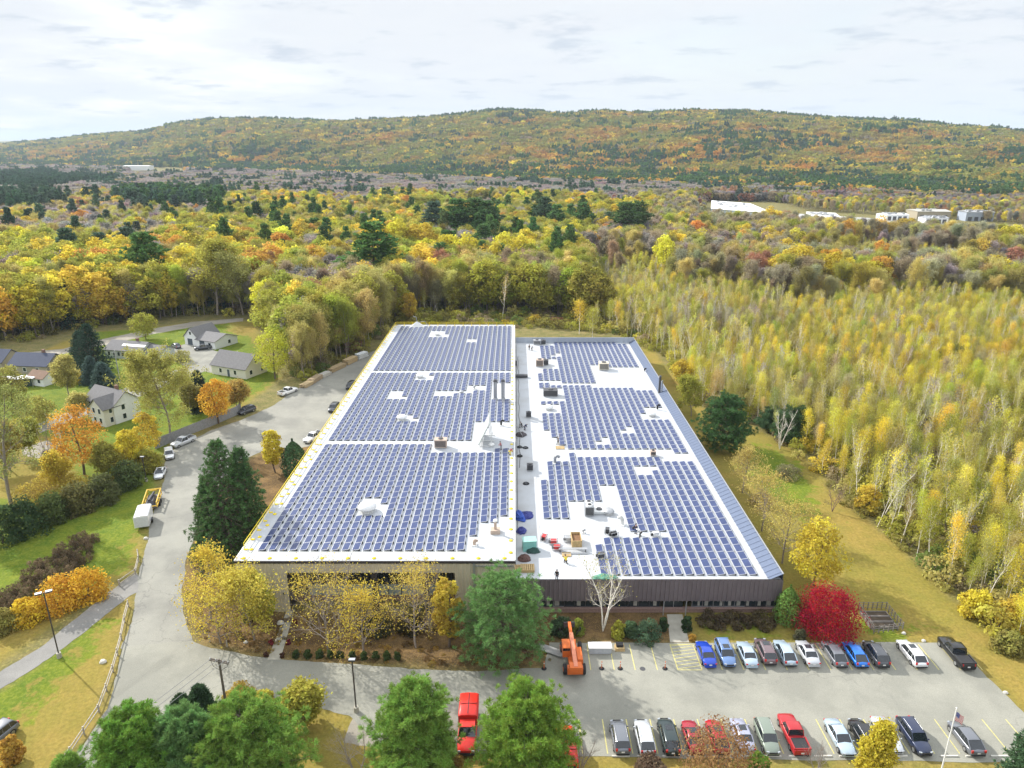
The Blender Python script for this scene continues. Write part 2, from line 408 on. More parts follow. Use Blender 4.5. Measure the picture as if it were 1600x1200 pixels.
sheet('parking_lot', [(300, 1001), (330, 1013), (400, 1026), (470, 1033), (560, 1038), (650, 1046), (740, 1049), (852, 1044), (858, 1004), (1488, 1004), (1606, 1120), (1660, 1192), (1560, 1191), (900, 1182), (700, 1178), (600, 1166), (545, 1118), (430, 1091), (372, 1080), (300, 1120), (160, 1260), (60, 1260), (100, 1205), (140, 1150), (168, 1108), (180, 1060), (192, 1010)], .024, ASPH, .12)
sheet('road', [(605, 540), (565, 556), (500, 588), (465, 607), (430, 632), (380, 655), (330, 672), (272, 702), (258, 722), (258, 745), (248, 775), (238, 805), (232, 840), (224, 870), (213, 905), (208, 960), (188, 1013), (194, 1016), (302, 1003), (291, 972), (286, 955), (284, 920), (292, 870), (312, 815), (340, 760), (372, 722), (412, 704), (470, 700), (510, 690), (620, 540)], .020, ASPH2, .18, seed=2)
sheet('footpath', [(-200, 1150), (-60, 1085), (0, 1050), (60, 1014), (120, 966), (170, 925), (197, 905), (213, 895), (216, 925), (203, 931), (150, 973), (93, 1017), (40, 1053), (0, 1077), (-200, 1188)], .028, asphalt('path_asphalt', (.2, .195, .18), (.27, .26, .24)), .12, seed=3)
sheet('residential_street', [(-100, 690), (30, 672), (110, 643), (180, 612), (250, 586), (330, 560), (372, 548), (372, 560), (320, 580), (240, 610), (190, 632), (130, 650), (30, 690), (-100, 720)], .016, ASPH2, .3, seed=4)
sheet('driveway', [(262, 545), (300, 535), (330, 545), (345, 553), (400, 560), (412, 566), (340, 585), (300, 577), (262, 560)], .020, ASPH2, .3, seed=5)
sheet('back_lane', [(-60, 572), (30, 552), (100, 545), (160, 530), (230, 515), (300, 503), (380, 497), (380, 502), (300, 511), (230, 524), (160, 540), (100, 553), (30, 562), (-60, 585)], .016, GRAVEL, .4, seed=6)
sheet('gravel_patch', [(556, 1112), (585, 1120), (600, 1168), (560, 1165), (536, 1160), (545, 1135)], .012, GRAVEL, .6, seed=7)
sheet('sandy_patch', [(30, 700), (75, 688), (90, 704), (60, 716), (36, 712)], .012, GRAVEL, .8, seed=8)
sheet('walkway', [(449, 952), (461, 952), (438, 1031), (418, 1031)], .032, CONC, .02, 1, seed=9)
sheet('walkway', [(1042, 960), (1066, 960), (1077, 1004), (1047, 1004)], .032, CONC, .02, 1, seed=10)
YEL = mat('yellow_line_paint', (.52, .47, .18), .7, var=.3, scale=6)
mk = MB()
def line(a, b, wd=.12, z=.034):
    a = Vector((a[0], a[1], 0)); b = Vector((b[0], b[1], 0)); n = Vector((-(b - a).y, (b - a).x, 0)).normalized() * wd / 2
    mk.add([(p.x, p.y, z) for p in (a - n, b - n, b + n, a + n)], [(0, 1, 2, 3)])
YU0, YU1 = G(1300, 1007).y, G(1300, 1047).y
xl = [G(x, 1006).x for x in (917, 952, 983, 1016)] + [G(1112.5, 1006).x + 2.72 * k for k in range(0, 13)]
for x in xl: line((x, YU0), (x, YU1))
hx0, hx1 = G(1047, 1008).x, G(1083, 1008).x
line((hx0, YU0), (hx0, YU1)); line((hx1, YU0), (hx1, YU1)); line((hx0, YU1), (hx1, YU1)); line((hx0, YU0), (hx1, YU0))
k = YU1
while k < YU0 - .3:
    line((hx0 + .05, k + .2), (hx1 - .05, min(k + .75, YU0)), .1, .036); k += .62
YL0, YL1 = G(1000, 1124).y, G(1000, 1178).y
x = G(941, 1123).x - 3 * 2.72
for k in range(25): line((x + 2.72 * k, YL0), (x + 2.72 * k, YL1))
o = mk.build('lane_marking', YEL); tag(o, kind='structure')
LOTX0 = G(941, 1123).x

# ------------------------------------------------------------------ foliage
def leaf_mat(name, transl=.35, hue=.05, val=.55):
    m = bpy.data.materials.new(name); m.use_nodes = True; t = m.node_tree; t.nodes.clear()
    a = t.nodes.new('ShaderNodeAttribute'); a.attribute_type = 'INSTANCER'; a.attribute_name = 'tcol'
    g = t.nodes.new('ShaderNodeAttribute'); g.attribute_type = 'GEOMETRY'; g.attribute_name = 'lv'
    hs = t.nodes.new('ShaderNodeHueSaturation')
    h = t.nodes.new('ShaderNodeMapRange'); h.inputs[3].default_value = .5 - hue; h.inputs[4].default_value = .5 + hue; h.clamp = False
    v = t.nodes.new('ShaderNodeMapRange'); v.inputs[3].default_value = 1 - val; v.inputs[4].default_value = 1 + val * .7; v.clamp = False
    t.links.new(g.outputs['Fac'], h.inputs[0]); t.links.new(g.outputs['Fac'], v.inputs[0])
    t.links.new(h.outputs[0], hs.inputs['Hue']); t.links.new(v.outputs[0], hs.inputs['Value']); t.links.new(a.outputs['Color'], hs.inputs['Color'])
    d = t.nodes.new('ShaderNodeBsdfDiffuse'); tr = t.nodes.new('ShaderNodeBsdfTranslucent'); mx = t.nodes.new('ShaderNodeMixShader'); mx.inputs[0].default_value = transl
    o = t.nodes.new('ShaderNodeOutputMaterial')
    for s in (d, tr): t.links.new(hs.outputs[0], s.inputs[0])
    t.links.new(d.outputs[0], mx.inputs[1]); t.links.new(tr.outputs[0], mx.inputs[2]); t.links.new(mx.outputs[0], o.inputs[0])
    return m
LEAF = leaf_mat('autumn_leaves', .52, .022, .42); NEEDLE = leaf_mat('needles', .3, .025, .5)
BARK = mat('brown_bark', (.13, .10, .08), .9, var=.35, scale=4)
WBARK = mat('white_bark', (.74, .70, .62), .85, var=.35, scale=3)
GBARK = mat('grey_bark', (.27, .23, .20), .9, var=.3, scale=4)
def unit(a): return a / np.maximum(np.linalg.norm(a, axis=-1, keepdims=True), 1e-9)
def tubes(S, k=3):
    """S rows: p0(3) p1(3) r0 r1 -> V, Q"""
    S = np.asarray(S, float); a = unit(S[:, 3:6] - S[:, :3])
    h = np.where(np.abs(a[:, 2:3]) > .9, np.array([[1., 0, 0]]), np.array([[0, 0, 1.]])); u = unit(np.cross(a, h)); w_ = np.cross(a, u)
    V = np.zeros((len(S), 2 * k, 3))
    for i in range(k):
        c, s = math.cos(2 * math.pi * i / k), math.sin(2 * math.pi * i / k); d = u * c + w_ * s
        V[:, i] = S[:, :3] + d * S[:, 6:7]; V[:, k + i] = S[:, 3:6] + d * S[:, 7:8]
    b = np.arange(len(S))[:, None] * 2 * k
    Q = np.concatenate([np.concatenate([b + i, b + (i + 1) % k, b + k + (i + 1) % k, b + k + i], 1) for i in range(k)])
    return V.reshape(-1, 3), Q
def cards(rg, C, Nn, s, asp=1.3):
    n = len(C); r = unit(rg.normal(size=(n, 3))); u = unit(np.cross(Nn, r)); w_ = np.cross(Nn, u); s = np.broadcast_to(np.asarray(s, float), (n,))[:, None]
    a, b = u * s * asp / 2, w_ * s / 2
    V = np.stack([C - a, C - b * .9, C + a, C + b], 1).reshape(-1, 3)      # leaf-like diamonds
    return V, np.arange(n * 4).reshape(-1, 4)
def skeleton(rg, h, r0, base=.3, spread=.32, nb=14, lev=2, up=.35, wob=.03, stems=1, lean=.0, top=.95, sub=3):
    S = []; tips = []
    def grow(p, d, Ln, r, lv):
        n = 3 if lv else 4
        for i in range(n):
            d = unit(d + rg.normal(size=3) * .16 + np.array([0, 0, up * .25])); q = p + d * Ln / n
            r2 = r * .72; S.append((*p, *q, r, r2))
            if lv < lev:
                for _ in range(sub if lv == 0 else 2):
                    if rg.random() < .75:
                        e = unit(rg.normal(size=3)); e = unit(d * .8 + e * .75 + np.array([0, 0, up * .4])); grow(q, e, Ln * rg.uniform(.35, .6), r2 * .6, lv + 1)
            p, r = q, r2
            if lv >= lev - 1 and i: tips.append(p)
        tips.append(p)
    for s_ in range(stems):
        an = rg.uniform(0, 6.28) if stems == 1 else s_ * 6.28 / stems + rg.uniform(-.4, .4)
        ln = lean + (0.16 if stems > 1 else 0)
        p = np.array([0., 0, 0]); d = np.array([math.cos(an) * ln, math.sin(an) * ln, 1.]); n = 9; r = r0 * (1 if stems == 1 else .75); P = [p]
        for i in range(n):
            d = unit(d + rg.normal(size=3) * wob * 2); q = p + d * h * top / n; r2 = r0 * (1 - (i + 1) / n) ** .8 * .9 + .02
            S.append((*p, *q, r, r2)); p, r = q, r2; P.append(p)
        P = np.array(P); tips.append(P[-1])
        for j in range(max(2, nb // stems)):
            f = base + (1 - base) * (j + rg.random()) / max(2, nb // stems) * .97; k = f * n; i = min(int(k), n - 1); q = P[i] + (P[i + 1] - P[i]) * (k - i)
            az = j * 2.4 + rg.uniform(-.5, .5); e = np.array([math.cos(az), math.sin(az), .35 + up * f * 1.4]); prof = math.sin(math.pi * min(1, (f - base) / (1 - base) * .8 + .22))
            grow(q, unit(e), h * spread * (.35 + .75 * prof), r0 * .42 * (1 - f) + .02, 0)
    return np.array(S), np.array(tips)
def leafset(rg, pts, per, spread, size, upb=.35):
    C = np.repeat(pts, per, 0); C = C + rg.normal(size=C.shape) * spread
    Nn = unit(rg.normal(size=C.shape) + np.array([0, 0, upb]))
    cv = np.repeat(rg.random(len(pts)), per); return C, Nn, size * rg.uniform(.6, 1.35, len(C)), cv * .5 + rg.random(len(C)) * .5
def clumpset(rg, h, rx, base, nc, per, size, rc, flat=1.0, shape=1.0):
    """crown of overlapping clumps on an ellipsoid shell between base*h and h"""
    zc = h * (1 + base) / 2; rz = h * (1 - base) / 2; C = []; Nn = []; cv = []
    for i in range(nc):
        z = 1 - 2 * (i + .5) / nc; z = z * .96 + rg.uniform(-.1, .1); rr = math.sqrt(max(0, 1 - z * z)) ** shape; az = i * 2.399 + rg.uniform(-.4, .4); k = rg.uniform(.45, .88)
        c = np.array([rx * rr * k * math.cos(az), rx * rr * k * math.sin(az), zc + rz * z * .8]); r = rc * rg.uniform(.65, 1.25)
        d = unit(rg.normal(size=(per, 3)) + np.array([0, 0, .35]) + unit(c - np.array([0, 0, zc - rz * .3])) * .5)
        q = c + d * (r * rg.uniform(.55, 1.08, (per, 1))) * np.array([1, 1, flat]); C.append(q); Nn.append(unit(d + rg.normal(size=(per, 3)) * .55)); v = rg.random(); cv.append(v * .45 + rg.random(per) * .55)
    C = np.concatenate(C); return C, np.concatenate(Nn), size * rg.uniform(.6, 1.35, len(C)), np.concatenate(cv)
def tree_mesh(name, rg, S, leaf, bark, leafm=None, k=3, asp=1.3, split=False):
    """one mesh (bark + leaves) or a pair"""
    leafm = leafm or LEAF
    tv, tq = tubes(S, k) if S is not None and len(S) else (np.zeros((0, 3)), np.zeros((0, 4), int))
    if leaf is not None: lv_, lq = cards(rg, leaf[0], leaf[1], leaf[2], asp); la = np.repeat(leaf[3], 4)
    else: lv_, lq, la = np.zeros((0, 3)), np.zeros((0, 4), int), np.zeros(0)
    if split:
        a = np_mesh(name + '_trunk', tv, tq, mats=[bark], smooth=True)
        b_ = np_mesh(name + '_crown', lv_, lq, mats=[leafm], attrs={'lv': la}) if len(lq) else None
        return a, b_
    return np_mesh(name, np.concatenate([tv, lv_]), np.concatenate([tq, lq + len(tv)]), mats=[bark, leafm], mi=np.concatenate([np.zeros(len(tq)), np.ones(len(lq))]),
                   attrs={'lv': np.concatenate([np.zeros(len(tv)), la])})
def pine_parts(rg, h, r, levels=16, per=6, tuft=26, nsz=.42, prof=None, droop=.1, r0=None, upn=.6, base=.12, asp=3.2, sub=5, thick=1.0):
    """conifer: whorls of branches carrying tufts of needles"""
    S = [(0, 0, 0, 0, 0, h * .98, r0 or h * .016, .03)]; C = []; Nn = []; cv = []
    prof = prof or (lambda f: (1 - f) ** .75 * min(1, .55 + f * 2.2))
    for l in range(levels):
        f = (l + rg.uniform(-.2, .2)) / levels; f = min(max(f, 0), .99); z = h * (base + (1 - base) * f); Lb = r * prof(f)
        n = per if f < .8 else max(3, per - 2)
        for j in range(n):
            az = 6.283 * j / n + l * 1.1 + rg.uniform(-.3, .3); LL = Lb * rg.uniform(.7, 1.15) + .25
            ez = LL * (f * .55 - droop + rg.uniform(-.08, .1)); d = np.array([math.cos(az) * LL, math.sin(az) * LL, ez]); p = np.array([0, 0, z])
            S.append((*p, *(p + d * .95), .05 * h / 15 + .01, .015)); side = np.array([-math.sin(az), math.cos(az), 0])
            m = max(2, int(sub * (.5 + LL / r)))
            for q in range(m):
                g = .3 + .7 * (q + rg.random()) / m; c = p + d * g + side * rg.normal() * LL * .22 * (1.25 - g) * 1.6 + np.array([0, 0, rg.normal() * .12 * thick + .12 * g]) 
                nn = tuft; e = unit(rg.normal(size=(nn, 3)) * .8 + unit(d)[None] * .45 + np.array([0, 0, upn])); w_ = nsz * thick
                C.append(c + e * w_ * rg.uniform(.3, 1.0, (nn, 1))); Nn.append(e); cv.append(rg.random() * .5 + rg.random(nn) * .5)
    C = np.concatenate(C); E = np.concatenate(Nn); cv = np.concatenate(cv)
    return np.array(S), C, E, cv
def needle_mesh(name, rg, C, E, size, cv, wid=.35):
    """narrow cards whose long axis follows E"""
    n = len(C); u = unit(np.cross(E, unit(rg.normal(size=(n, 3))))); s = size * rg.uniform(.7, 1.3, (n, 1))
    a = E * s / 2; b_ = u * s * wid / 2
    V = np.stack([C - a, C - b_, C + a, C + b_], 1).reshape(-1, 3)
    return V, np.arange(n * 4).reshape(-1, 4), np.repeat(cv, 4)
def conifer_mesh(name, seed, h, r, size=.5, wid=.35, split=False, **k):
    rg = np.random.default_rng(seed); S, C, E, cv = pine_parts(rg, h, r, **k); tv, tq = tubes(S, 4); lv_, lq, la = needle_mesh(name, rg, C, E, size, cv, wid)
    if split: return np_mesh(name + '_trunk', tv, tq, mats=[BARK], smooth=True), np_mesh(name + '_crown', lv_, lq, mats=[NEEDLE], attrs={'lv': la})
    return np_mesh(name, np.concatenate([tv, lv_]), np.concatenate([tq, lq + len(tv)]), mats=[BARK, NEEDLE], mi=np.concatenate([np.zeros(len(tq)), np.ones(len(lq))]), attrs={'lv': np.concatenate([np.zeros(len(tv)), la])})

# prototypes shared by the wood (built 14 m tall for broadleaf, 18 m for pine)
def proto(kind, seed, split=False):
    rg = np.random.default_rng(seed)
    if kind == 'round':
        S, tp = skeleton(rg, 12, .2, .3, .3, 9, 1, .5); lf = clumpset(rg, 12.6, 3.9 + (seed % 3) * .3, .2, 26, 120, .42, 1.35 + (seed % 2) * .3, .95)
        return tree_mesh('broadleaf_tree', rg, S, lf, BARK, split=split)
    if kind == 'slim':
        S, tp = skeleton(rg, 14, .105, .36, .15, 17, 1, .85, .03, lean=rg.uniform(0, .12)); tp = tp[rg.random(len(tp)) < .5]; lf = leafset(rg, tp, 8, .62, .19)
        return tree_mesh('birch_tree', rg, S, lf, WBARK, split=split)
    if kind == 'open':
        S, tp = skeleton(rg, 13, .17, .25, .27, 14, 2, .6, .03, sub=2); lf = leafset(rg, tp, 6, .42, .20)
        return tree_mesh('open_tree', rg, S, lf, GBARK, split=split)
    if kind == 'bare':
        S, tp = skeleton(rg, 13.5, .115, .35, .16, 14, 1, 1.0, .03, lean=rg.uniform(0, .14), sub=3); lf = leafset(rg, tp[::4], 2, .3, .24)
        return tree_mesh('bare_tree', rg, S, lf, WBARK, split=split)
    if kind == 'grey':
        S, tp = skeleton(rg, 12, .16, .25, .27, 14, 2, .7, .03, sub=2); lf = leafset(rg, tp, 5, .5, .30)
        return tree_mesh('grey_tree', rg, S, lf, GBARK, split=split)
    if kind == 'pine':
        return conifer_mesh('pine_tree', seed, 19, 5.2, .95, .4, split, levels=16, per=7, tuft=10, nsz=.6, droop=.02, sub=5, base=.15, prof=lambda f: (1 - f) ** .7 * min(1, .6 + f * 2) * (1 + .25 * math.sin(f * 23 + seed)))
    if kind == 'fir':
        return conifer_mesh('spruce_tree', seed, 15, 3.4, .7, .4, split, levels=19, per=7, tuft=8, nsz=.4, droop=.22, sub=3, base=.05, prof=lambda f: (1 - f) ** .95)
    if kind == 'bush':
        rg = np.random.default_rng(seed); lf = clumpset(rg, 2.6, 2.0, -.25, 9, 70, .27, .95, .8); S = np.array([(0, 0, 0, rg.normal() * .5, rg.normal() * .5, 1.6, .05, .02) for _ in range(5)])
        return tree_mesh('wild_shrub', rg, S, lf, BARK, split=split)
    if kind == 'far':       # a 20 m patch of canopy, seven crowns, for slopes over a kilometre away
        C = []; Nn = []; s = []; cv = []
        for i in range(8):
            c, n_, z_, v_ = clumpset(rg, 12 * rg.uniform(.8, 1.2), 4.3, .05, 11, 36, 1.05, 1.8, .9); off = np.array([rg.uniform(-10, 10), rg.uniform(-10, 10), 0]); C.append(c + off); Nn.append(n_); s.append(z_); cv.append(v_ * .5 + rg.random() * .5)
        return tree_mesh('canopy_patch', rg, None, (np.concatenate(C), np.concatenate(Nn), np.concatenate(s), np.concatenate(cv)), BARK)
    if kind == 'farpine':
        V_ = []; lv_ = []; C = []; E = []; cv = []
        for i in range(7):
            S, c, e, v_ = pine_parts(rg, 16 * rg.uniform(.8, 1.2), 4.0, 8, 6, 4, .8, sub=2, droop=.05, prof=lambda f: (1 - f) ** .8 * min(1, .6 + 2 * f)); off = np.array([rg.uniform(-10, 10), rg.uniform(-10, 10), 0]); C.append(c + off); E.append(e); cv.append(v_)
        v, q, la = needle_mesh('x', rg, np.concatenate(C), np.concatenate(E), 2.1, np.concatenate(cv), .5)
        return np_mesh('conifer_patch', v, q, mats=[BARK, NEEDLE], mi=np.ones(len(q)), attrs={'lv': la})
    if kind == 'fargrey':
        C = []; Nn = []; s = []; cv = []; SS = []
        for i in range(9):
            S, tp = skeleton(rg, 12, .15, .3, .25, 9, 1, .6, .02, sub=2); off = np.array([rg.uniform(-10, 10), rg.uniform(-10, 10), 0]); S[:, :3] += off; S[:, 3:6] += off; S[:, 6:] = np.maximum(S[:, 6:], .06); SS.append(S)
            c, n_, z_, v_ = leafset(rg, tp + off, 5, .8, .75); C.append(c); Nn.append(n_); s.append(z_); cv.append(v_)
        return tree_mesh('bare_patch', rg, np.concatenate(SS), (np.concatenate(C), np.concatenate(Nn), np.concatenate(s), np.concatenate(cv)), GBARK)
KINDS = {'round': 5, 'slim': 6, 'open': 5, 'bare': 4, 'grey': 4, 'pine': 5, 'fir': 3, 'bush': 4, 'far': 4, 'farpine': 3, 'fargrey': 3}
PROTO = {}; PLIST = []
pcol = bpy.data.collections.new('tree_library')
SPLIT = {}
for kd, n in KINDS.items():
    PROTO[kd] = []
    for i in range(n):
        if kd in ('far', 'farpine', 'fargrey', 'bush'): me = proto(kd, 100 * len(PLIST) + 7)
        else:
            me = proto(kd, 100 * len(PLIST) + 7); SPLIT[(kd, i)] = proto(kd, 100 * len(PLIST) + 7, True)
        o = bpy.data.objects.new('lib_%03d' % len(PLIST), me); pcol.objects.link(o); PROTO[kd].append(len(PLIST)); PLIST.append(o)

def scatter(name, pts, idx, scl, rot, tcol):
    """one object whose points carry the library trees"""
    me = bpy.data.meshes.new(name); pts = np.asarray(pts, np.float32); me.vertices.add(len(pts)); me.vertices.foreach_set('co', pts.ravel())
    a = me.attributes.new('pick', 'INT', 'POINT'); a.data.foreach_set('value', np.asarray(idx, np.int32))
    for k_, d in (('scl', scl), ('rot', rot), ('tcol', tcol)):
        a = me.attributes.new(k_, 'FLOAT_VECTOR', 'POINT'); a.data.foreach_set('vector', np.asarray(d, np.float32).ravel())
    o = bpy.data.objects.new(name, me); link(o)
    ng = bpy.data.node_groups.new(name, 'GeometryNodeTree'); ng.interface.new_socket('Geometry', in_out='INPUT', socket_type='NodeSocketGeometry'); ng.interface.new_socket('Geometry', in_out='OUTPUT', socket_type='NodeSocketGeometry')
    gi, go = ng.nodes.new('NodeGroupInput'), ng.nodes.new('NodeGroupOutput'); ip = ng.nodes.new('GeometryNodeInstanceOnPoints'); ci = ng.nodes.new('GeometryNodeCollectionInfo')
    ci.inputs['Collection'].default_value = pcol; ci.inputs['Separate Children'].default_value = True; ci.inputs['Reset Children'].default_value = True
    def na(nm, ty):
        n = ng.nodes.new('GeometryNodeInputNamedAttribute'); n.data_type = ty; n.inputs['Name'].default_value = nm; return n.outputs['Attribute']
    k_ = ng.links.new; k_(gi.outputs[0], ip.inputs['Points']); k_(ci.outputs[0], ip.inputs['Instance']); ip.inputs['Pick Instance'].default_value = True
    k_(na('pick', 'INT'), ip.inputs['Instance Index']); k_(na('rot', 'FLOAT_VECTOR'), ip.inputs['Rotation']); k_(na('scl', 'FLOAT_VECTOR'), ip.inputs['Scale']); k_(ip.outputs[0], go.inputs[0])
    md = o.modifiers.new('trees', 'NODES'); md.node_group = ng
    return o

# ------------------------------------------------------------------ where the wood grows
CLEAR = [(-1200, 700), (-500, 545), (0, 532), (60, 527), (110, 515), (165, 508), (300, 494), (405, 492), (445, 560), (470, 600), (560, 553), (605, 520), (625, 493), (800, 490), (905, 498), (975, 525), (1040, 560), (1080, 610), (1105, 648), (1170, 660), (1240, 702), (1330, 792), (1400, 852), (1480, 932), (1600, 1024), (1900, 1230), (3000, 1900), (-3000, 1900), (-3000, 900)]
YARD = [[(1105, 314), (1215, 316), (1260, 330), (1400, 338), (1450, 340), (1545, 348), (1700, 356), (1700, 390), (1510, 394), (1430, 388), (1350, 380), (1250, 374), (1225, 362), (1095, 352)], [(200, 262), (285, 262), (300, 275), (200, 276)]]
PAL = dict(yel=(.57, .47, .02), yg=(.335, .33, .035), olive=(.29, .265, .055), gold=(.54, .41, .03), tan=(.43, .38, .10), green=(.14, .20, .04), pine=(.085, .16, .045), dpine=(.05, .095, .05), bpine=(.075, .125, .075),
           orange=(.53, .29, .04), rust=(.32, .15, .08), pink=(.42, .20, .12), grey=(.29, .25, .225), brown=(.31, .25, .14), lyel=(.49, .44, .05), fyg=(.27, .265, .045), ggrey=(.33, .29, .17))
PAL = {k: tuple(((np.array(v) * .88 + .12 * float(np.mean(v))) * (1.28 if 'pine' not in k else 1.45)).tolist()) for k, v in PAL.items()}
rs = np.random.default_rng(11)
def n3q(a): return math.sin(a * .11) * .5 + math.sin(a * .037)
def hexgrid(y0, y1, step, xk=.85, x0=None, x1=None):
    ys = np.arange(y0, y1, step * .87); out = []
    for i, y in enumerate(ys):
        a = -xk * y - 60 if x0 is None else x0; b_ = xk * y + 60 if x1 is None else x1
        xs = np.arange(a, b_, step) + (i % 2) * step / 2; out.append(np.stack([xs, np.full(len(xs), y)], 1))
    P = np.concatenate(out); return P + rs.uniform(-.42, .42, P.shape) * step
TREES = []     # dicts: kind, col, x, y, z, s, sz
def choose(tab, u=None):
    r = (rs.random() if u is None or rs.random() < .45 else min(max(u, 0), .999)) * sum(t_[0] for t_ in tab)
    for t_ in tab:
        r -= t_[0]
        if r <= 0: return t_[1], t_[2]
    return tab[-1][1], tab[-1][2]
T_RIGHT = [(11, 'bare', 'grey'), (8, 'slim', 'ggrey'), (5, 'slim', 'olive'), (14, 'slim', 'tan'), (12, 'bare', 'tan'), (16, 'slim', 'yg'), (12, 'bare', 'lyel'), (14, 'slim', 'lyel'), (5, 'slim', 'tan'), (9, 'slim', 'yel'), (8, 'slim', 'yg'), (4, 'bare', 'tan'), (9, 'slim', 'yel'), (2, 'slim', 'gold')]
T_RIGHTFAR = [(22, 'grey', 'grey'), (16, 'grey', 'brown'), (16, 'open', 'tan'), (14, 'open', 'ggrey'), (14, 'slim', 'lyel'), (8, 'slim', 'tan'), (8, 'bare', 'tan'), (10, 'open', 'yg'), (4, 'open', 'olive'), (5, 'round', 'yel'), (3, 'round', 'gold'), (2, 'round', 'orange'), (1, 'open', 'rust')]
T_MID = [(20, 'grey', 'grey'), (12, 'open', 'tan'), (2, 'pine', 'pine'), (8, 'open', 'olive'), (16, 'open', 'yg'), (14, 'round', 'yg'), (9, 'round', 'yel'), (5, 'round', 'gold'), (3, 'round', 'orange')]
T_MIDN = [(8, 'grey', 'grey'), (12, 'open', 'brown'), (12, 'bare', 'tan'), (16, 'open', 'tan'), (8, 'open', 'olive'), (16, 'open', 'yg'), (8, 'round', 'yg'), (5, 'slim', 'lyel'), (3, 'open', 'rust'), (3, 'round', 'gold')]
T_LEFT = [(16, 'grey', 'grey'), (12, 'open', 'tan'), (12, 'open', 'olive'), (16, 'open', 'yg'), (12, 'round', 'yg'), (16, 'round', 'yel'), (6, 'round', 'gold'), (3, 'fir', 'dpine'), (1, 'round', 'orange')]
T_GREYL = [(46, 'grey', 'grey'), (14, 'grey', 'brown'), (10, 'open', 'tan'), (2.5, 'pine', 'bpine'), (8, 'open', 'yg'), (5, 'round', 'gold'), (2, 'round', 'orange'), (2, 'open', 'rust')]
T_GREY = [(70, 'grey', 'grey'), (14, 'grey', 'brown'), (6, 'open', 'tan'), (1.5, 'pine', 'bpine'), (2, 'round', 'gold'), (1, 'open', 'rust')]
def zone_of(px, py, n):
    """px, py: where the crown's middle shows"""
    if py < 312 - 16 * (n - .5): return T_GREY if px < 1150 else T_GREYL
    if py < 350 + (n - .5) * 30:
        if px < 330: return T_GREYL
        if px < 1020: return T_MID if n > .42 else T_GREY
        return T_RIGHTFAR
    if px > 930 + (n - .5) * 160:
        if py < 425 + (n - .5) * 170 + rs.normal() * 9: return T_RIGHTFAR
        return T_RIGHT
    if px < 420: return T_LEFT if py > 395 + (n - .5) * 40 else (T_GREYL if px < 260 else T_MID)
    if py > 425 + (n - .5) * 30: return T_MIDN
    return T_MID
HC = {'round': (13, 22), 'slim': (7, 12), 'open': (11, 19), 'bare': (8.5, 13.5), 'grey': (11, 17), 'pine': (19, 28), 'fir': (10, 18)}
BH = {'round': 13, 'slim': 14, 'open': 13, 'bare': 13.5, 'grey': 12, 'pine': 19, 'fir': 15}
def put(kind, col, x, y, h, wid=1.0, jit=.14):
    c = np.array(PAL[col]) * (1 + rs.normal() * jit); c = c * (1 + rs.normal(size=3) * .06)
    sz = h / BH[kind]; TREES.append(dict(kind=kind, cn=col, col=np.clip(c, .01, .9), x=x, y=y, z=float(hill(x, y)), s=sz * wid, sz=sz, h=h, rz=rs.uniform(0, 6.28), v=int(rs.integers(0, KINDS[kind]))))
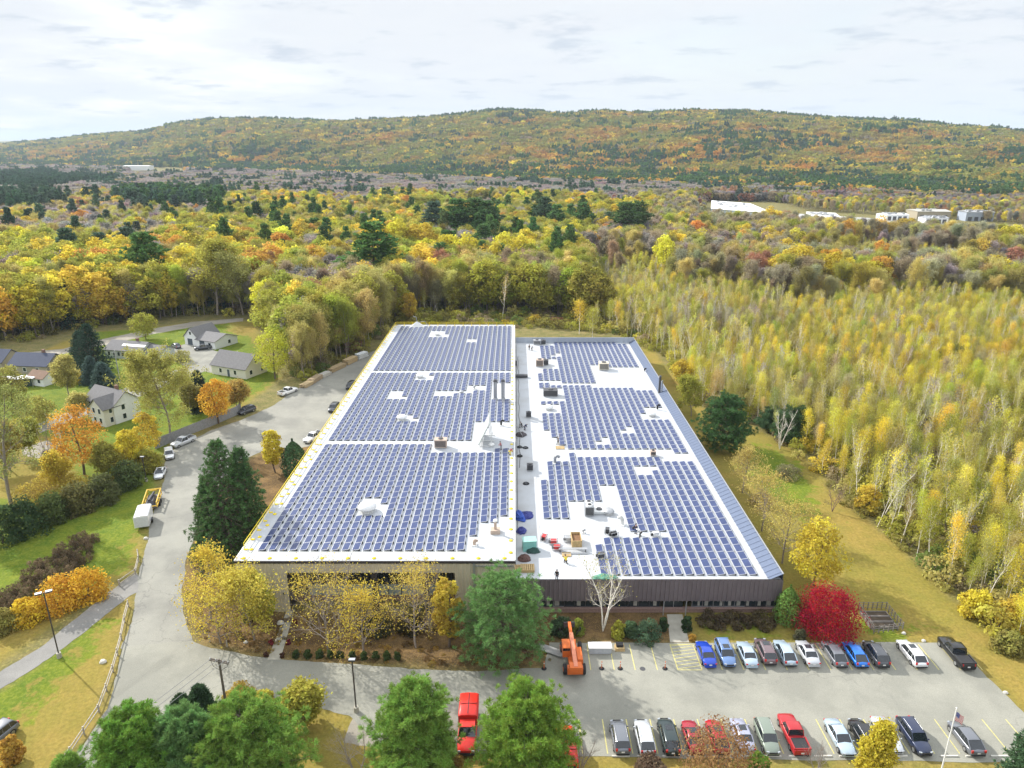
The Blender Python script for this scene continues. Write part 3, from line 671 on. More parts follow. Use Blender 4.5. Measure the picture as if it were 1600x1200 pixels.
# conifers and bright trees that can be picked out one by one: (px base, py base, top row, kind, colour, width)
SINGLE = [(240, 482, 372, 'pine', 'pine', 1.05), (588, 470, 358, 'pine', 'pine', 1.35), (690, 455, 385, 'pine', 'pine', 1.0), (495, 400, 345, 'pine', 'pine', 1.0), (975, 395, 322, 'pine', 'pine', 1.25), (715, 398, 318, 'pine', 'pine', 1.1), (742, 398, 316, 'pine', 'pine', 1.2), (680, 395, 322, 'pine', 'bpine', 1.2),
          (762, 396, 320, 'pine', 'pine', 1.1), (870, 385, 325, 'pine', 'pine', 1.1), (850, 380, 313, 'pine', 'bpine', 1.0), (910, 385, 322, 'pine', 'pine', 1.1), (560, 350, 322, 'pine', 'dpine', 1.3), (635, 350, 318, 'pine', 'pine', 1.1), (655, 350, 318, 'pine', 'dpine', 1.0), (995, 390, 320, 'pine', 'pine', 1.1), (950, 380, 335, 'pine', 'bpine', 1.1),
          (205, 420, 360, 'pine', 'bpine', 1.1), (165, 425, 368, 'pine', 'bpine', 1.1), (115, 430, 362, 'pine', 'bpine', 1.1), (465, 385, 350, 'pine', 'bpine', 1.0), (793, 455, 400, 'pine', 'pine', 1.1), (755, 420, 356, 'pine', 'pine', 1.1), (720, 380, 340, 'pine', 'dpine', 1.1), (548, 470, 420, 'pine', 'pine', .9), (870, 370, 345, 'fir', 'dpine', 1.2),
          (1478, 395, 368, 'round', 'green', 1.5), (1100, 400, 356, 'round', 'rust', 1.0), (1083, 402, 366, 'round', 'gold', 1.0), (1160, 440, 382, 'round', 'pink', 1.1), (1100, 450, 396, 'round', 'yel', .8), (1370, 420, 375, 'round', 'orange', 1.0), (1580, 430, 385, 'round', 'pink', 1.2), (445, 430, 360, 'round', 'orange', 1.0), (590, 428, 345, 'round', 'yel', 1.1), (625, 425, 342, 'round', 'yel', 1.1), (660, 425, 345, 'round', 'gold', 1.1),
          (700, 440, 362, 'round', 'yel', 1.0), (730, 445, 366, 'round', 'yel', 1.0), (790, 435, 362, 'round', 'yel', 1.1), (815, 440, 366, 'round', 'yel', 1.0), (640, 505, 455, 'round', 'gold', .9), (300, 478, 405, 'slim', 'yel', 1.6), (340, 492, 385, 'open', 'yg', 1.4), (380, 492, 400, 'open', 'tan', 1.3), (430, 500, 432, 'bare', 'tan', 1.5), (590, 500, 420, 'open', 'tan', 1.3), (575, 500, 430, 'bare', 'tan', 1.2),
          (785, 500, 430, 'bare', 'tan', 1.2), (905, 522, 470, 'slim', 'yel', 1.5), (925, 535, 480, 'slim', 'lyel', 1.4), (115, 470, 415, 'round', 'yel', 1.0), (85, 470, 420, 'round', 'yel', 1.0), (150, 470, 425, 'round', 'yel', 1.0), (180, 455, 395, 'round', 'gold', 1.1), (15, 480, 418, 'round', 'yel', 1.1), (35, 425, 380, 'round', 'yel', .9), (1420, 300, 285, 'pine', 'pine', 1), (150, 400, 355, 'round', 'yel', .8), (470, 460, 385, 'round', 'yg', 1.1)]
for bx, by, ty, kd, c_n, wd in SINGLE:
    p = G(bx, by); put(kd, c_n, p.x, p.y, max(6, HT(p.y, ty)) * (1.08 if kd == 'pine' else 1), wd * (1.4 if kd == 'pine' else 1), .05)
FIX = np.array([(t_['x'], t_['y']) for t_ in TREES])
def field(y0, y1, step):
    P = hexgrid(y0, y1, step); Z = hill(P[:, 0], P[:, 1]); px, py = PX(P[:, 0], P[:, 1], Z); px2, py2 = PX(P[:, 0], P[:, 1], Z + 8)
    ok = (px > -230) & (px < 1830) & ~inpoly(px, py, CLEAR) & (P[:, 1] < np.interp(px, FX, FYd))
    for y_ in YARD: ok &= ~inpoly(px, py, y_)
    nz = fnoise(P[:, 0], P[:, 1], 60, 77); nq = fnoise(P[:, 0], P[:, 1], 38, 177)
    for i in np.where(ok)[0]:
        x, y = P[i]
        if y < 700 and np.min((FIX[:, 0] - x) ** 2 + (FIX[:, 1] - y) ** 2) < 16: continue
        a, b_ = px2[i], py2[i]
        # dark pine stands at the left
        if ((a - 75) / 105) ** 2 + ((b_ - 284) / (11 + 5 * n3q(a))) ** 2 < 1: kd, c_n = 'pine', 'dpine'
        elif ((a - 265) / 85) ** 2 + ((b_ - 320) / 14) ** 2 < 1: kd, c_n = 'pine', ('bpine' if rs.random() < .5 else 'pine')
        elif ((a - 40) / 60) ** 2 + ((b_ - 325) / 14) ** 2 < 1 and rs.random() < .5: kd, c_n = 'pine', 'bpine'
        else: kd, c_n = choose(zone_of(a, b_, nz[i]), (nq[i] - .5) * 2.0 + .5)
        h = rs.uniform(*HC[kd])
        if zone_of(a, b_, nz[i]) is T_GREY: h *= .7
        if b_ < 350 and a > 1085: h *= .62
        put(kd, c_n, x, y, h, (rs.uniform(.7, 1.05) if kd != 'round' else rs.uniform(.85, 1.25)) * (.92 if kd in ('slim', 'bare') else 1), .15)
field(70, 330, 3.25); field(330, 520, 5.4); field(520, 900, 6.4)
def farfield(y0, y1, step):
    P = hexgrid(y0, y1, step, 1.0); Z = hill(P[:, 0], P[:, 1]); px, py = PX(P[:, 0], P[:, 1], Z); px2, py2 = PX(P[:, 0], P[:, 1], Z + 6)
    yf, yr = np.interp(px, FX, FYd), np.interp(px, RDX, RD); s = (P[:, 1] - yf) / (yr - yf)
    ok = (px > -150) & (px < 1750) & (s < 1.12)
    for y_ in YARD: ok &= ~inpoly(px, py, y_)
    P, Z, px, py, s, px2, py2 = [a[ok] for a in (P, Z, px, py, s, px2, py2)]
    n1_ = fnoise(P[:, 0], P[:, 1], 240, 91); n2_ = fnoise(P[:, 0], P[:, 1], 110, 95); n3_ = fnoise(P[:, 0], P[:, 1], 420, 99)
    r = rs.random(len(P)); out = []
    for i in range(len(P)):
        a, b_ = px2[i], py2[i]
        if s[i] > 0:
            pc = .48 if s[i] < .07 + n3_[i] * .10 else (.4 if n1_[i] > .66 else .05)
            if s[i] > .93: pc = .45
            if a < 560: pc += .15 * (s[i] < .35)
            if r[i] < pc: kd, c_ = 'farpine', PAL['pine' if rs.random() < .6 else 'bpine']
            else:
                kd = 'far'; o_ = np.clip((n2_[i] - .5) * 3.2 + (.45 if a > 820 else .18) - (.35 if s[i] > .62 else 0) - .08 + (.12 if s[i] < .3 else 0), 0, 1)
                c_ = np.array(PAL['fyg']) * (1 - o_) + np.array(PAL['orange']) * .9 * o_
                if rs.random() < .12: c_ = np.array(PAL['gold'])
                if rs.random() < .07: c_ = np.array(PAL['brown'])
                if rs.random() < .10: c_ = np.array(PAL['olive'])
        else:
            if ((a - 75) / 105) ** 2 + ((b_ - 284) / (11 + 5 * n3q(a))) ** 2 < 1 or ((a - 265) / 85) ** 2 + ((b_ - 320) / 14) ** 2 < 1: kd, c_ = 'farpine', PAL['dpine']
            elif s[i] > -.06: kd, c_ = choose([(5, 'farpine', 'pine'), (3, 'far', 'orange'), (2, 'far', 'gold'), (2, 'fargrey', 'brown')]); c_ = PAL[c_]
            elif a > 1080: kd, c_ = choose([(6, 'fargrey', 'grey'), (4, 'fargrey', 'brown'), (1.5, 'farpine', 'bpine'), (2, 'far', 'fyg'), (1, 'far', 'rust')]); c_ = PAL[c_]
            else: kd, c_ = choose([(14, 'fargrey', 'grey'), (2, 'fargrey', 'brown'), (1, 'farpine', 'bpine'), (.7, 'far', 'fyg')]); c_ = PAL[c_]
        c_ = np.array(c_) * (1 + rs.normal() * .11) * (1 + rs.normal(size=3) * .05); k_ = rs.uniform(.8, 1.2) * (1.0 if kd != 'fargrey' else .85)
        out.append((P[i, 0], P[i, 1], Z[i] - .5, PROTO[kd][int(rs.integers(0, KINDS[kd]))], k_, k_ * rs.uniform(.85, 1.15), rs.uniform(0, 6.28), *np.clip(c_, .01, .9)))
    return np.array(out)
FAR = np.concatenate([farfield(900, 1500, 14), farfield(1500, 2600, 16), farfield(2600, 4900, 22)])
zf = np.zeros(len(FAR))
o = scatter('hillside_forest', FAR[:, :3], FAR[:, 3], FAR[:, [4, 4, 5]], np.stack([zf, zf, FAR[:, 6]], 1), FAR[:, 7:10])
tag(o, 'autumn forest covering the far plain and the long ridge on the horizon', 'forest', kind='stuff')
# understorey
U = hexgrid(80, 430, 4.0); up_x, up_y = PX(U[:, 0], U[:, 1], 0)
oku = (up_x > -230) & (up_x < 1830) & ~inpoly(up_x + rs.normal(size=len(U)) * 4, up_y + rs.normal(size=len(U)) * 3, CLEAR)
SCRUB = [(905, 498), (975, 525), (1000, 535), (880, 530), (815, 520), (808, 527), (610, 506), (600, 520), (560, 553), (470, 600), (445, 560), (425, 520), (470, 500), (600, 480), (700, 470), (800, 462), (900, 468), (950, 490)]
oks = inpoly(up_x, up_y, [(445, 558), (470, 596), (560, 551), (605, 518), (622, 496), (625, 480), (420, 500)]) | inpoly(up_x, up_y, [(622, 506), (640, 478), (905, 478), (960, 495), (1012, 537), (985, 529), (900, 515), (810, 513)])
U = U[(oku | oks)]; n_ = len(U); ucol = []
for i in range(n_):
    c_ = np.array(PAL[['olive', 'yg', 'brown', 'tan', 'green', 'gold', 'lyel', 'rust', 'grey'][rs.choice(9, p=[.22, .30, .14, .16, .08, .03, .06, .005, .005])]]); ucol.append(np.clip(c_ * (1 + rs.normal() * .15), .01, .9))
k_ = rs.uniform(.6, 1.5, n_); zf = np.zeros(n_)
o = scatter('undergrowth', np.stack([U[:, 0], U[:, 1], zf - .15], 1), np.array(PROTO['bush'])[rs.integers(0, 4, n_)], np.stack([k_, k_, k_ * rs.uniform(.6, 1.2, n_)], 1), np.stack([zf, zf, rs.uniform(0, 6.28, n_)], 1), ucol)
tag(o, 'olive and brown shrubby undergrowth beneath the wood', 'undergrowth', kind='stuff')

# the trees that show largest are things of their own; the rest of the wood is one mass
for t_ in TREES:
    a, b_ = PX(t_['x'], t_['y'], t_['z'] + t_['h'] * .7); t_['px'], t_['py'] = a, b_
    t_['vis'] = (-5 < a < 1605) * t_['h'] * t_['s'] / (t_['y'] ** 2) * (1 if b_ < 1250 else 0)
nf = len(FIX)
order = sorted(range(nf, len(TREES)), key=lambda i: -TREES[i]['vis'])
CAP = {'slim': 118, 'bare': 34, 'round': 40, 'open': 40, 'grey': 8, 'pine': 10, 'fir': 10}
own = set(range(nf)); cnt = {}
for i in order:
    k_ = TREES[i]['kind']
    if cnt.get(k_, 0) < CAP[k_] and TREES[i]['vis'] > 0: own.add(i); cnt[k_] = cnt.get(k_, 0) + 1
    if len(own) > 292: break
NM = {'round': 'broadleaf_tree', 'slim': 'birch_tree', 'open': 'open_crowned_tree', 'bare': 'bare_tree', 'grey': 'leafless_tree', 'pine': 'pine_tree', 'fir': 'spruce_tree'}
CW = {'yel': 'bright yellow', 'yg': 'yellow-green', 'olive': 'olive green', 'gold': 'golden', 'tan': 'pale tan-leaved', 'green': 'round green', 'pine': 'green', 'dpine': 'dark green', 'bpine': 'blue-green', 'orange': 'orange', 'rust': 'rust red', 'pink': 'pinkish red', 'grey': 'grey leafless', 'brown': 'brown', 'lyel': 'pale yellow', 'ggrey': 'faded grey-green'}
KW = {'round': 'full-crowned tree', 'slim': 'slender birch', 'open': 'thin-crowned tree', 'bare': 'white-barked bare birch', 'grey': 'bare-branched tree', 'pine': 'pine', 'fir': 'spruce'}
def zone_words(px, py):
    if px > 1180 and py > 700: return 'at the near edge of the right-hand wood, above the car park end'
    if px > 1400: return 'deep in the right-hand birch wood near the photo edge'
    if px > 1180: return 'in the birch wood beyond the grassy strip'
    if px > 980: return 'in the wood just beyond the right rear corner of the warehouse roof'
    if px > 800: return 'in the scrubby wood behind the lower brown-fronted wing'
    if px > 600: return 'behind the far yellow roof railing'
    if px > 400: return 'behind the rear parking area and its lumber piles'
    if px > 180: return 'behind the white ranch cottage'
    return 'behind the dark-roofed cottage at the left edge'
seen_lab = {}
zw = {}
for i in sorted(own): 
    t_ = TREES[i]; lab = '%s %s %s' % (CW[t_['cn']], KW[t_['kind']], zone_words(t_['px'], t_['py'])); zw.setdefault(lab, []).append(i)
ORD = ['', 'second', 'third', 'fourth', 'fifth', 'sixth', 'seventh', 'eighth', 'ninth', 'tenth', 'eleventh', 'twelfth']
for lab, ids in zw.items():
    ids.sort(key=lambda i: TREES[i]['px'])
    for n_i, i in enumerate(ids): TREES[i]['label'] = lab if len(ids) == 1 else ((ORD[n_i] + ' ' if n_i else 'leftmost ') + lab + ', counting from the left' * (n_i > 0) if n_i < 12 and len(ids) < 12 else lab)
for i in sorted(own):
    t_ = TREES[i]; kd = t_['kind']; lab = ' '.join(t_['label'].split()[:16])
    e = thing(NM[kd], lab, 'tree', (t_['x'], t_['y'], t_['z']), t_['rz'], 'trees of the wood around the warehouse'); e.scale = (t_['s'], t_['s'], t_['sz'])
    a, b_ = SPLIT[(kd, t_['v'] % KINDS[kd])]
    o = bpy.data.objects.new('trunk', a); link(o, e)
    if b_ is not None: o = bpy.data.objects.new('crown', b_); link(o, e); o['tcol'] = [float(q) for q in t_['col']]
rest = [TREES[i] for i in range(len(TREES)) if i not in own]
print('TREES', len(TREES), 'FAR', len(FAR), 'UNDER', len(U), 'own', len(own))
o = scatter('forest', [(t_['x'], t_['y'], t_['z']) for t_ in rest], [PROTO[t_['kind']][t_['v'] % KINDS[t_['kind']]] for t_ in rest], [(t_['s'], t_['s'], t_['sz']) for t_ in rest], [(rs.normal() * .06, rs.normal() * .06, t_['rz']) for t_ in rest], [t_['col'] for t_ in rest])
tag(o, 'mixed autumn wood of birches, maples and pines filling the plain behind the warehouse', 'forest', kind='stuff')

# ------------------------------------------------------------------ the two-wing building
ZL, ZR, YF0, YF1, YR0, YR1, XL, XRW = 8.2, 5.5, 84.3, 222.0, 83.6, 210.4, -38.6, 37.1
BEIGE = mat('beige_ribbed_metal', (.54, .485, .37), .55, var=.10, scale=.6)
BROWN = mat('brown_ribbed_metal', (.15, .125, .13), .5, var=.12, scale=.6)
DARKM = mat('dark_brown_trim', (.045, .04, .04), .5)
BRICK = mat('red_brown_brick', (.22, .13, .10), .9, var=.25, scale=5)
PALEP = mat('pale_blue_panel', (.30, .37, .39), .5, var=.12, scale=.8)
BLUEM = mat('blue_grey_seam_metal', (.115, .145, .215), .5, .2, var=.1)
WHITE = mat('white_paint', (.75, .75, .73), .6, var=.06)
GALV = mat('galvanised_metal', (.42, .43, .44), .4, .6, var=.12)
DGREY = mat('dark_grey_metal', (.09, .09, .095), .5, .3)
BLACK = mat('black_rubber', (.02, .02, .022), .7)
YELP = mat('safety_yellow', (.78, .60, .02), .5, var=.05)
def glass_mat(name, col, rough=.08):
    m = mat(name, col, rough, 0, var=.25, scale=.7, spec=.6); return m
GLASS = glass_mat('dark_window_glass', (.02, .03, .035))
ROOFM = bpy.data.materials.new('white_roof_membrane'); ROOFM.use_nodes = True
t = ROOFM.node_tree; b = t.nodes['Principled BSDF']; b.inputs['Roughness'].default_value = .75
ge = t.nodes.new('ShaderNodeNewGeometry')
def rn(scale, det, st=(1, 1, 1), ro=.6):
    mp = t.nodes.new('ShaderNodeMapping'); mp.inputs['Scale'].default_value = st; t.links.new(ge.outputs['Position'], mp.inputs[0])
    n = t.nodes.new('ShaderNodeTexNoise'); n.inputs['Scale'].default_value = scale; n.inputs['Detail'].default_value = det; n.inputs['Roughness'].default_value = ro; t.links.new(mp.outputs[0], n.inputs['Vector']); return n.outputs['Fac']
def rr(v, a, b_, c, d):
    n = t.nodes.new('ShaderNodeMapRange'); n.interpolation_type = 'SMOOTHSTEP'; t.links.new(v, n.inputs[0])
    for i, x in enumerate((a, b_, c, d)): n.inputs[i + 1].default_value = x
    return n.outputs[0]
def rx(f, a, b_, bt='MIX'):
    n = t.nodes.new('ShaderNodeMix'); n.data_type = 'RGBA'; n.blend_type = bt
    for s_, i in ((f, 0), (a, 6), (b_, 7)):
        if isinstance(s_, float): n.inputs[i].default_value = s_
        elif isinstance(s_, tuple): n.inputs[i].default_value = (*s_, 1)
        else: t.links.new(s_, n.inputs[i])
    return n.outputs[2]
rc = rx(rr(rn(.25, 6), .4, .7, 0, .8), (.45, .47, .49), (.375, .38, .38))
rc = rx(rr(rn(.6, 6, (1, 2.2, 1), .7), .60, .74, 0, .5), rc, (.38, .345, .29))
sxy = t.nodes.new('ShaderNodeSeparateXYZ'); t.links.new(ge.outputs['Position'], sxy.inputs[0])
fr = t.nodes.new('ShaderNodeMath'); fr.operation = 'PINGPONG'; fr.inputs[1].default_value = 1.5; t.links.new(sxy.outputs[1], fr.inputs[0])
rc = rx(rr(fr.outputs[0], 0, .08, .45, 0), rc, (.45, .45, .45))
t.links.new(rc, b.inputs['Base Color'])

def ribbed(x0, x1, y, z0, z1, pitch=.5, d=.07, face=-1):
    """ribbed sheet facing -Y, with real ribs"""
    m = MB(); n = max(2, int(round((x1 - x0) / pitch))); p = (x1 - x0) / n; prof = []
    for i in range(n):
        a = x0 + i * p; prof += [(a, y), (a + p * .62, y), (a + p * .70, y + face * d), (a + p * .92, y + face * d)]
    prof.append((x1, y)); V = [(a, b_, z) for z in (z0, z1) for a, b_ in prof]; k = len(prof)
    m.add(V, [(i, i + 1, k + i + 1, k + i) for i in range(k - 1)]); return m
wb = thing('warehouse', 'tall beige ribbed-metal warehouse wing under a white roof covered in solar panels', 'building', (0, 0, 0))
OX0, OX1, OZ = -31.6, -8.3, 6.4
for a, b_, z0, z1 in ((XL, OX0, 0, ZL - .25), (OX1, 0, 0, ZL - .25), (OX0, OX1, OZ, ZL - .25)):
    ribbed(a, b_, YF0, z0, z1, .55, .09).build('wall_front', BEIGE, wb)
m = MB(); m.box(((XL + .1), (YF0 + YF1) / 2 + .1, (ZL - .2) / 2), (.2, YF1 - YF0 - .2, ZL - .2)); m.build('wall_side', BEIGE, wb)
m = MB(); m.box((-.15, (YF0 + YF1) / 2 + .1, (ZL - .2) / 2), (.2, YF1 - YF0 - .2, ZL - .2)); m.build('wall_side', BEIGE, wb)
m = MB(); m.box((XL / 2, YF1 - .1, (ZL - .2) / 2), (-XL - .5, .2, ZL - .2)); m.build('wall_rear', BEIGE, wb)
m = MB(); m.box((XL / 2, (YF0 + YF1) / 2 + .08, ZL - .1), (-XL - .06, YF1 - YF0 - .16, .2)); m.build('roof', ROOFM, wb)
m = MB(); m.box((XL / 2, YF0 - .05, ZL - .1), (-XL + .1, .18, .34)); m.build('front_coping', DARKM, wb)
m = MB()
m.box((XL - .03, (YF0 + YF1) / 2, ZL - .04), (.22, YF1 - YF0 - .3, .22)); m.box((.02, (YF0 + YF1) / 2, ZL - .04), (.2, YF1 - YF0 - .3, .24)); m.box((XL / 2, YF1 + .03, ZL - .04), (-XL - .3, .22, .24)); m.build('edge_coping', WHITE, wb)
RD_ = 2.6; RY = YF0 + RD_
m = MB(); m.box(((OX0 + OX1) / 2, RY + .1, .45), (OX1 - OX0, .24, .9)); m.build('low_brick_wall', BRICK, wb)
m = MB(); m.box(((OX0 + OX1) / 2, RY + .16, 5.6), (OX1 - OX0, .2, 1.6)); m.box((OX0 - .1, YF0 + RD_ / 2 + .06, OZ / 2), (.2, RD_, OZ)); m.box((OX1 + .1, YF0 + RD_ / 2 + .06, OZ / 2), (.2, RD_, OZ)); m.box(((OX0 + OX1) / 2, YF0 + RD_ / 2 + .1, OZ + .1), (OX1 - OX0, RD_, .1)); m.build('recess_lining', DARKM, wb)
x = OX0 + 2.0
while x < OX1 - 1:
    wdt = 1.9
    f = MB(); f.box((x + wdt / 2, RY + .12, 3.75), (wdt - .1, .08, 2.0)); wn_ = f.build('window', GLASS, wb)
    g = MB()
    for q in (x, x + wdt): g.box((q, RY + .05, 3.75), (.07, .12, 2.1))
    g.box((x + wdt / 2, RY + .04, 4.77), (wdt, .1, .08)); g.build('frame', GALV, wn_)
    f = MB(); f.box((x + wdt / 2, RY + .08, 1.82), (wdt - .12, .1, 1.74)); f.build('spandrel_panel', PALEP, wb)
    x += wdt
m = MB(); m.box((OX0 + .9, RY + .1, 1.15), (1.0, .1, 2.25)); dr = m.build('door', GLASS, wb); m = MB(); m.box((OX0 + 1.3, RY - .0, 1.1), (.05, .08, .4)); m.build('handle', GALV, dr)
for px_ in (590, 668):
    m = MB(); m.box((G(px_, 951, 0).x, YF0 + .45, OZ / 2), (.75, .8, OZ - .02)); m.build('column', DARKM, wb)
m = MB(); m.box((XL + 6.4, YF0 - .16, 3.1), (.28, .12, .28)); m.build('wall_lamp', DGREY, wb)
m = MB(); m.box((-5.6, YF0 - .16, 4.6), (.3, .16, 6.6)); m.box((-2.9, YF0 - .16, 7.55), (5.5, .14, .16)); m.build('downpipe', GALV, wb)

ob = thing('office_wing', 'lower wing with dark brown ribbed fascia, strip windows and white solar-panelled roof', 'building')
ribbed(.1, XRW, YR0, 2.3, ZR + .22, .62, .12).build('fascia', BROWN, ob)
m = MB(); m.box((XRW / 2 + .02, YR0 + .12, ZR + .12), (XRW - .1, .1, .2)); m.box((XRW / 2, YR0 + .3, 2.36), (XRW - .2, .5, .1)); m.build('soffit', DARKM, ob)
m = MB(); m.box((XRW / 2, YR0 + .75, .36), (XRW - .5, .4, .72)); m.box((XRW / 2, YR0 + .5, .76), (XRW - .4, .42, .08), 0); m.build('low_brick_wall', mat('pinkish_brick', (.30, .20, .17), .9, var=.25, scale=5), ob)
ex0, ex1 = G(1040, 960).x, G(1066, 960).x
x = 1.0; curt = mat('pale_curtain', (.33, .32, .28), .8, var=.2, scale=2); rq = random.Random(4)
while x < XRW - 1.5:
    if not (ex0 - 1.4 < x < ex1):
        f = MB(); f.box((x + .75, YR0 + .86, 1.55), (1.42, .06, 1.5)); wn_ = f.build('window', GLASS, ob)
        g = MB(); g.box((x, YR0 + .8, 1.55), (.08, .1, 1.5)); g.box((x + .75, YR0 + .8, .84), (1.42, .1, .07)); g.build('frame', GALV if rq.random() < .5 else DGREY, wn_)
        if rq.random() < .75:
            g = MB(); g.box((x + rq.uniform(.3, 1.1), YR0 + .815, 1.6), (rq.uniform(.3, .7), .02, 1.3)); g.build('curtain', curt, wn_)
    x += 1.5
m = MB(); m.box(((ex0 + ex1) / 2, YR0 + .84, 1.15), (ex1 - ex0 + .3, .08, 2.3)); dr = m.build('entrance_door', GLASS, ob)
m = MB(); m.box(((ex0 + ex1) / 2, YR0 + .78, 1.1), (.06, .1, 2.2)); m.box(((ex0 + ex1) / 2, YR0 + .78, 2.2), (ex1 - ex0 + .3, .1, .1)); m.build('frame', GALV, dr)
m = MB(); m.box(((ex0 + ex1) / 2, YR0 + .7, 1.98), (1.0, .05, .3)); m.build('sign_panel', mat('tan_sign', (.35, .26, .15), .6), ob)
for q in (ex0 - .4, ex1 + .4):
    m = MB(); m.cyl((q, YR0 - .05, 0), (q, YR0 - .05, 2.3), .08); m.build('post', GALV, ob)
m = MB(); m.box((XRW - .1, (YR0 + YR1) / 2 + .3, ZR / 2), (.2, YR1 - YR0 - .8, ZR)); m.build('wall_side', BROWN, ob)
m = MB(); m.box((XRW / 2, YR1 - .1, ZR / 2), (XRW - .5, .2, ZR - .1)); m.build('wall_rear', BROWN, ob)
m = MB(); m.box((XRW / 2 + .02, (YR0 + YR1) / 2 + .2, ZR - .1), (XRW - .3, YR1 - YR0 - .5, .2)); m.build('roof', ROOFM, ob)
# sloping inner face of the long right-hand parapet and the upright rear one, with standing seams
m = MB(); xa, xb, za, zb = XRW - 1.9, XRW, ZR + .02, ZR + .95
m.add([(xa, YR0 + .3, za), (xb, YR0 + .3, zb), (xb, YR1, zb), (xa, YR1, za), (xb, YR0 + .3, ZR - 1.5), (xb, YR1, ZR - 1.5)], [(0, 1, 2, 3), (1, 4, 5, 2)])
y = YR0 + .8
while y < YR1 - .3:
    m.box(((xa + xb) / 2, y, (za + zb) / 2 + .04), (2.4, .03, .03), 0, 0, -math.atan2(zb - za, xb - xa)); y += 1.2
m.build('side_parapet', BLUEM, ob)
m = MB(); y = YR0 + .6
m.box((xb - .04, (YR0 + YR1) / 2 + .1, zb + .06), (.16, YR1 - YR0 - .2, .1)); m.build('parapet_cap', GALV, ob)
m = MB(); m.box((XRW / 2, YR1 - .32, ZR + .85), (XRW - .4, .14, 1.7)); x = 1
while x < XRW - .5: m.box((x, YR1 - .42, ZR + .85), (.07, .09, 1.7)); x += 1.55
m.build('rear_parapet', mat('pale_seam_metal', (.40, .44, .50), .5, .2), ob)

# ------------------------------------------------------------------ yellow rail along the left and rear roof edges, flagged weights
def rail(a, b_, name_lab, n):
    e = thing('safety_railing', name_lab, 'railing', (a[0], a[1], a[2]))
    d = Vector(b_) - Vector(a); m1 = MB(); m2 = MB()
    m1.cyl((0, 0, 1.05), d + Vector((0, 0, 1.05)), .06, n=6); m1.cyl((0, 0, .55), d + Vector((0, 0, .55)), .05, n=6); m1.build('rail', YELP, e)
    for i in range(n + 1):
        p = d * i / n; m2.cyl(p, p + Vector((0, 0, 1.07)), .05, n=6); m2.box(p + Vector((.25 if a[0] == b_[0] else 0, 0 if a[0] == b_[0] else -.25, .05)), (.55, .3, .1) if a[0] == b_[0] else (.3, .55, .1))
    m2.build('post', YELP, e)
rail((XL + .3, YF0 + 3, ZL), (XL + .3, YF1 - .4, ZL), 'long yellow safety railing along the left edge of the tall roof', 50)
rail((XL + .3, YF1 - .35, ZL), (-.3, YF1 - .35, ZL), 'yellow safety railing along the far edge of the tall roof', 14)
def weight():
    e = thing('warning_flag_stand', 'yellow weighted flag stand on the front edge of the tall roof, leftmost corner one', 'warning stand', group='yellow flag stands around the tall roof')
    m = MB(); m.lathe([(.0, .0), (.36, .0), (.38, .08), (.20, .20), (.05, .24), (.0, .24)], n=12); m.build('base', YELP, e)
    m = MB(); m.cyl((0, 0, .2), (0, 0, 1.15), .02, n=6); m.build('pole', GALV, e)
    e.scale = (.78, .78, .8)
    return e
w0 = weight(); pts_ = [(XL + 1.0 + i * 3.62, YF0 + .75) for i in range(11)] + [(-.55, YF0 + 2.2 + 3.2 * i) for i in range(34)] + [(XL + 1.3, YF0 + 3 + 3.4 * i) for i in range(12)]
for i, (x, y) in enumerate(pts_):
    lb = 'yellow flag stand on the front edge of the tall roof' if i < 11 else ('yellow flag stand along the right edge of the tall roof' if i < 45 else 'yellow flag stand beside the railing on the left of the tall roof')
    if i == 0: w0.location = (x, y, ZL); w0['label'] = lb
    else: copy_thing(w0, (x, y, ZL), label=lb)
m = MB()
for a, b_ in zip(pts_[:10], pts_[1:11]): m.cyl((a[0], a[1], ZL + 1.0), (b_[0], b_[1], ZL + 1.0), .015, n=4)
for a, b_ in zip(pts_[11:44], pts_[12:45]): m.cyl((a[0], a[1], ZL + 1.0), (b_[0], b_[1], ZL + 1.0), .015, n=4)
tag(m.build('warning_line', mat('yellow_line_rope', (.7, .6, .2), .6)), 'thin yellow warning line strung between the flag stands on the tall roof', 'rope')

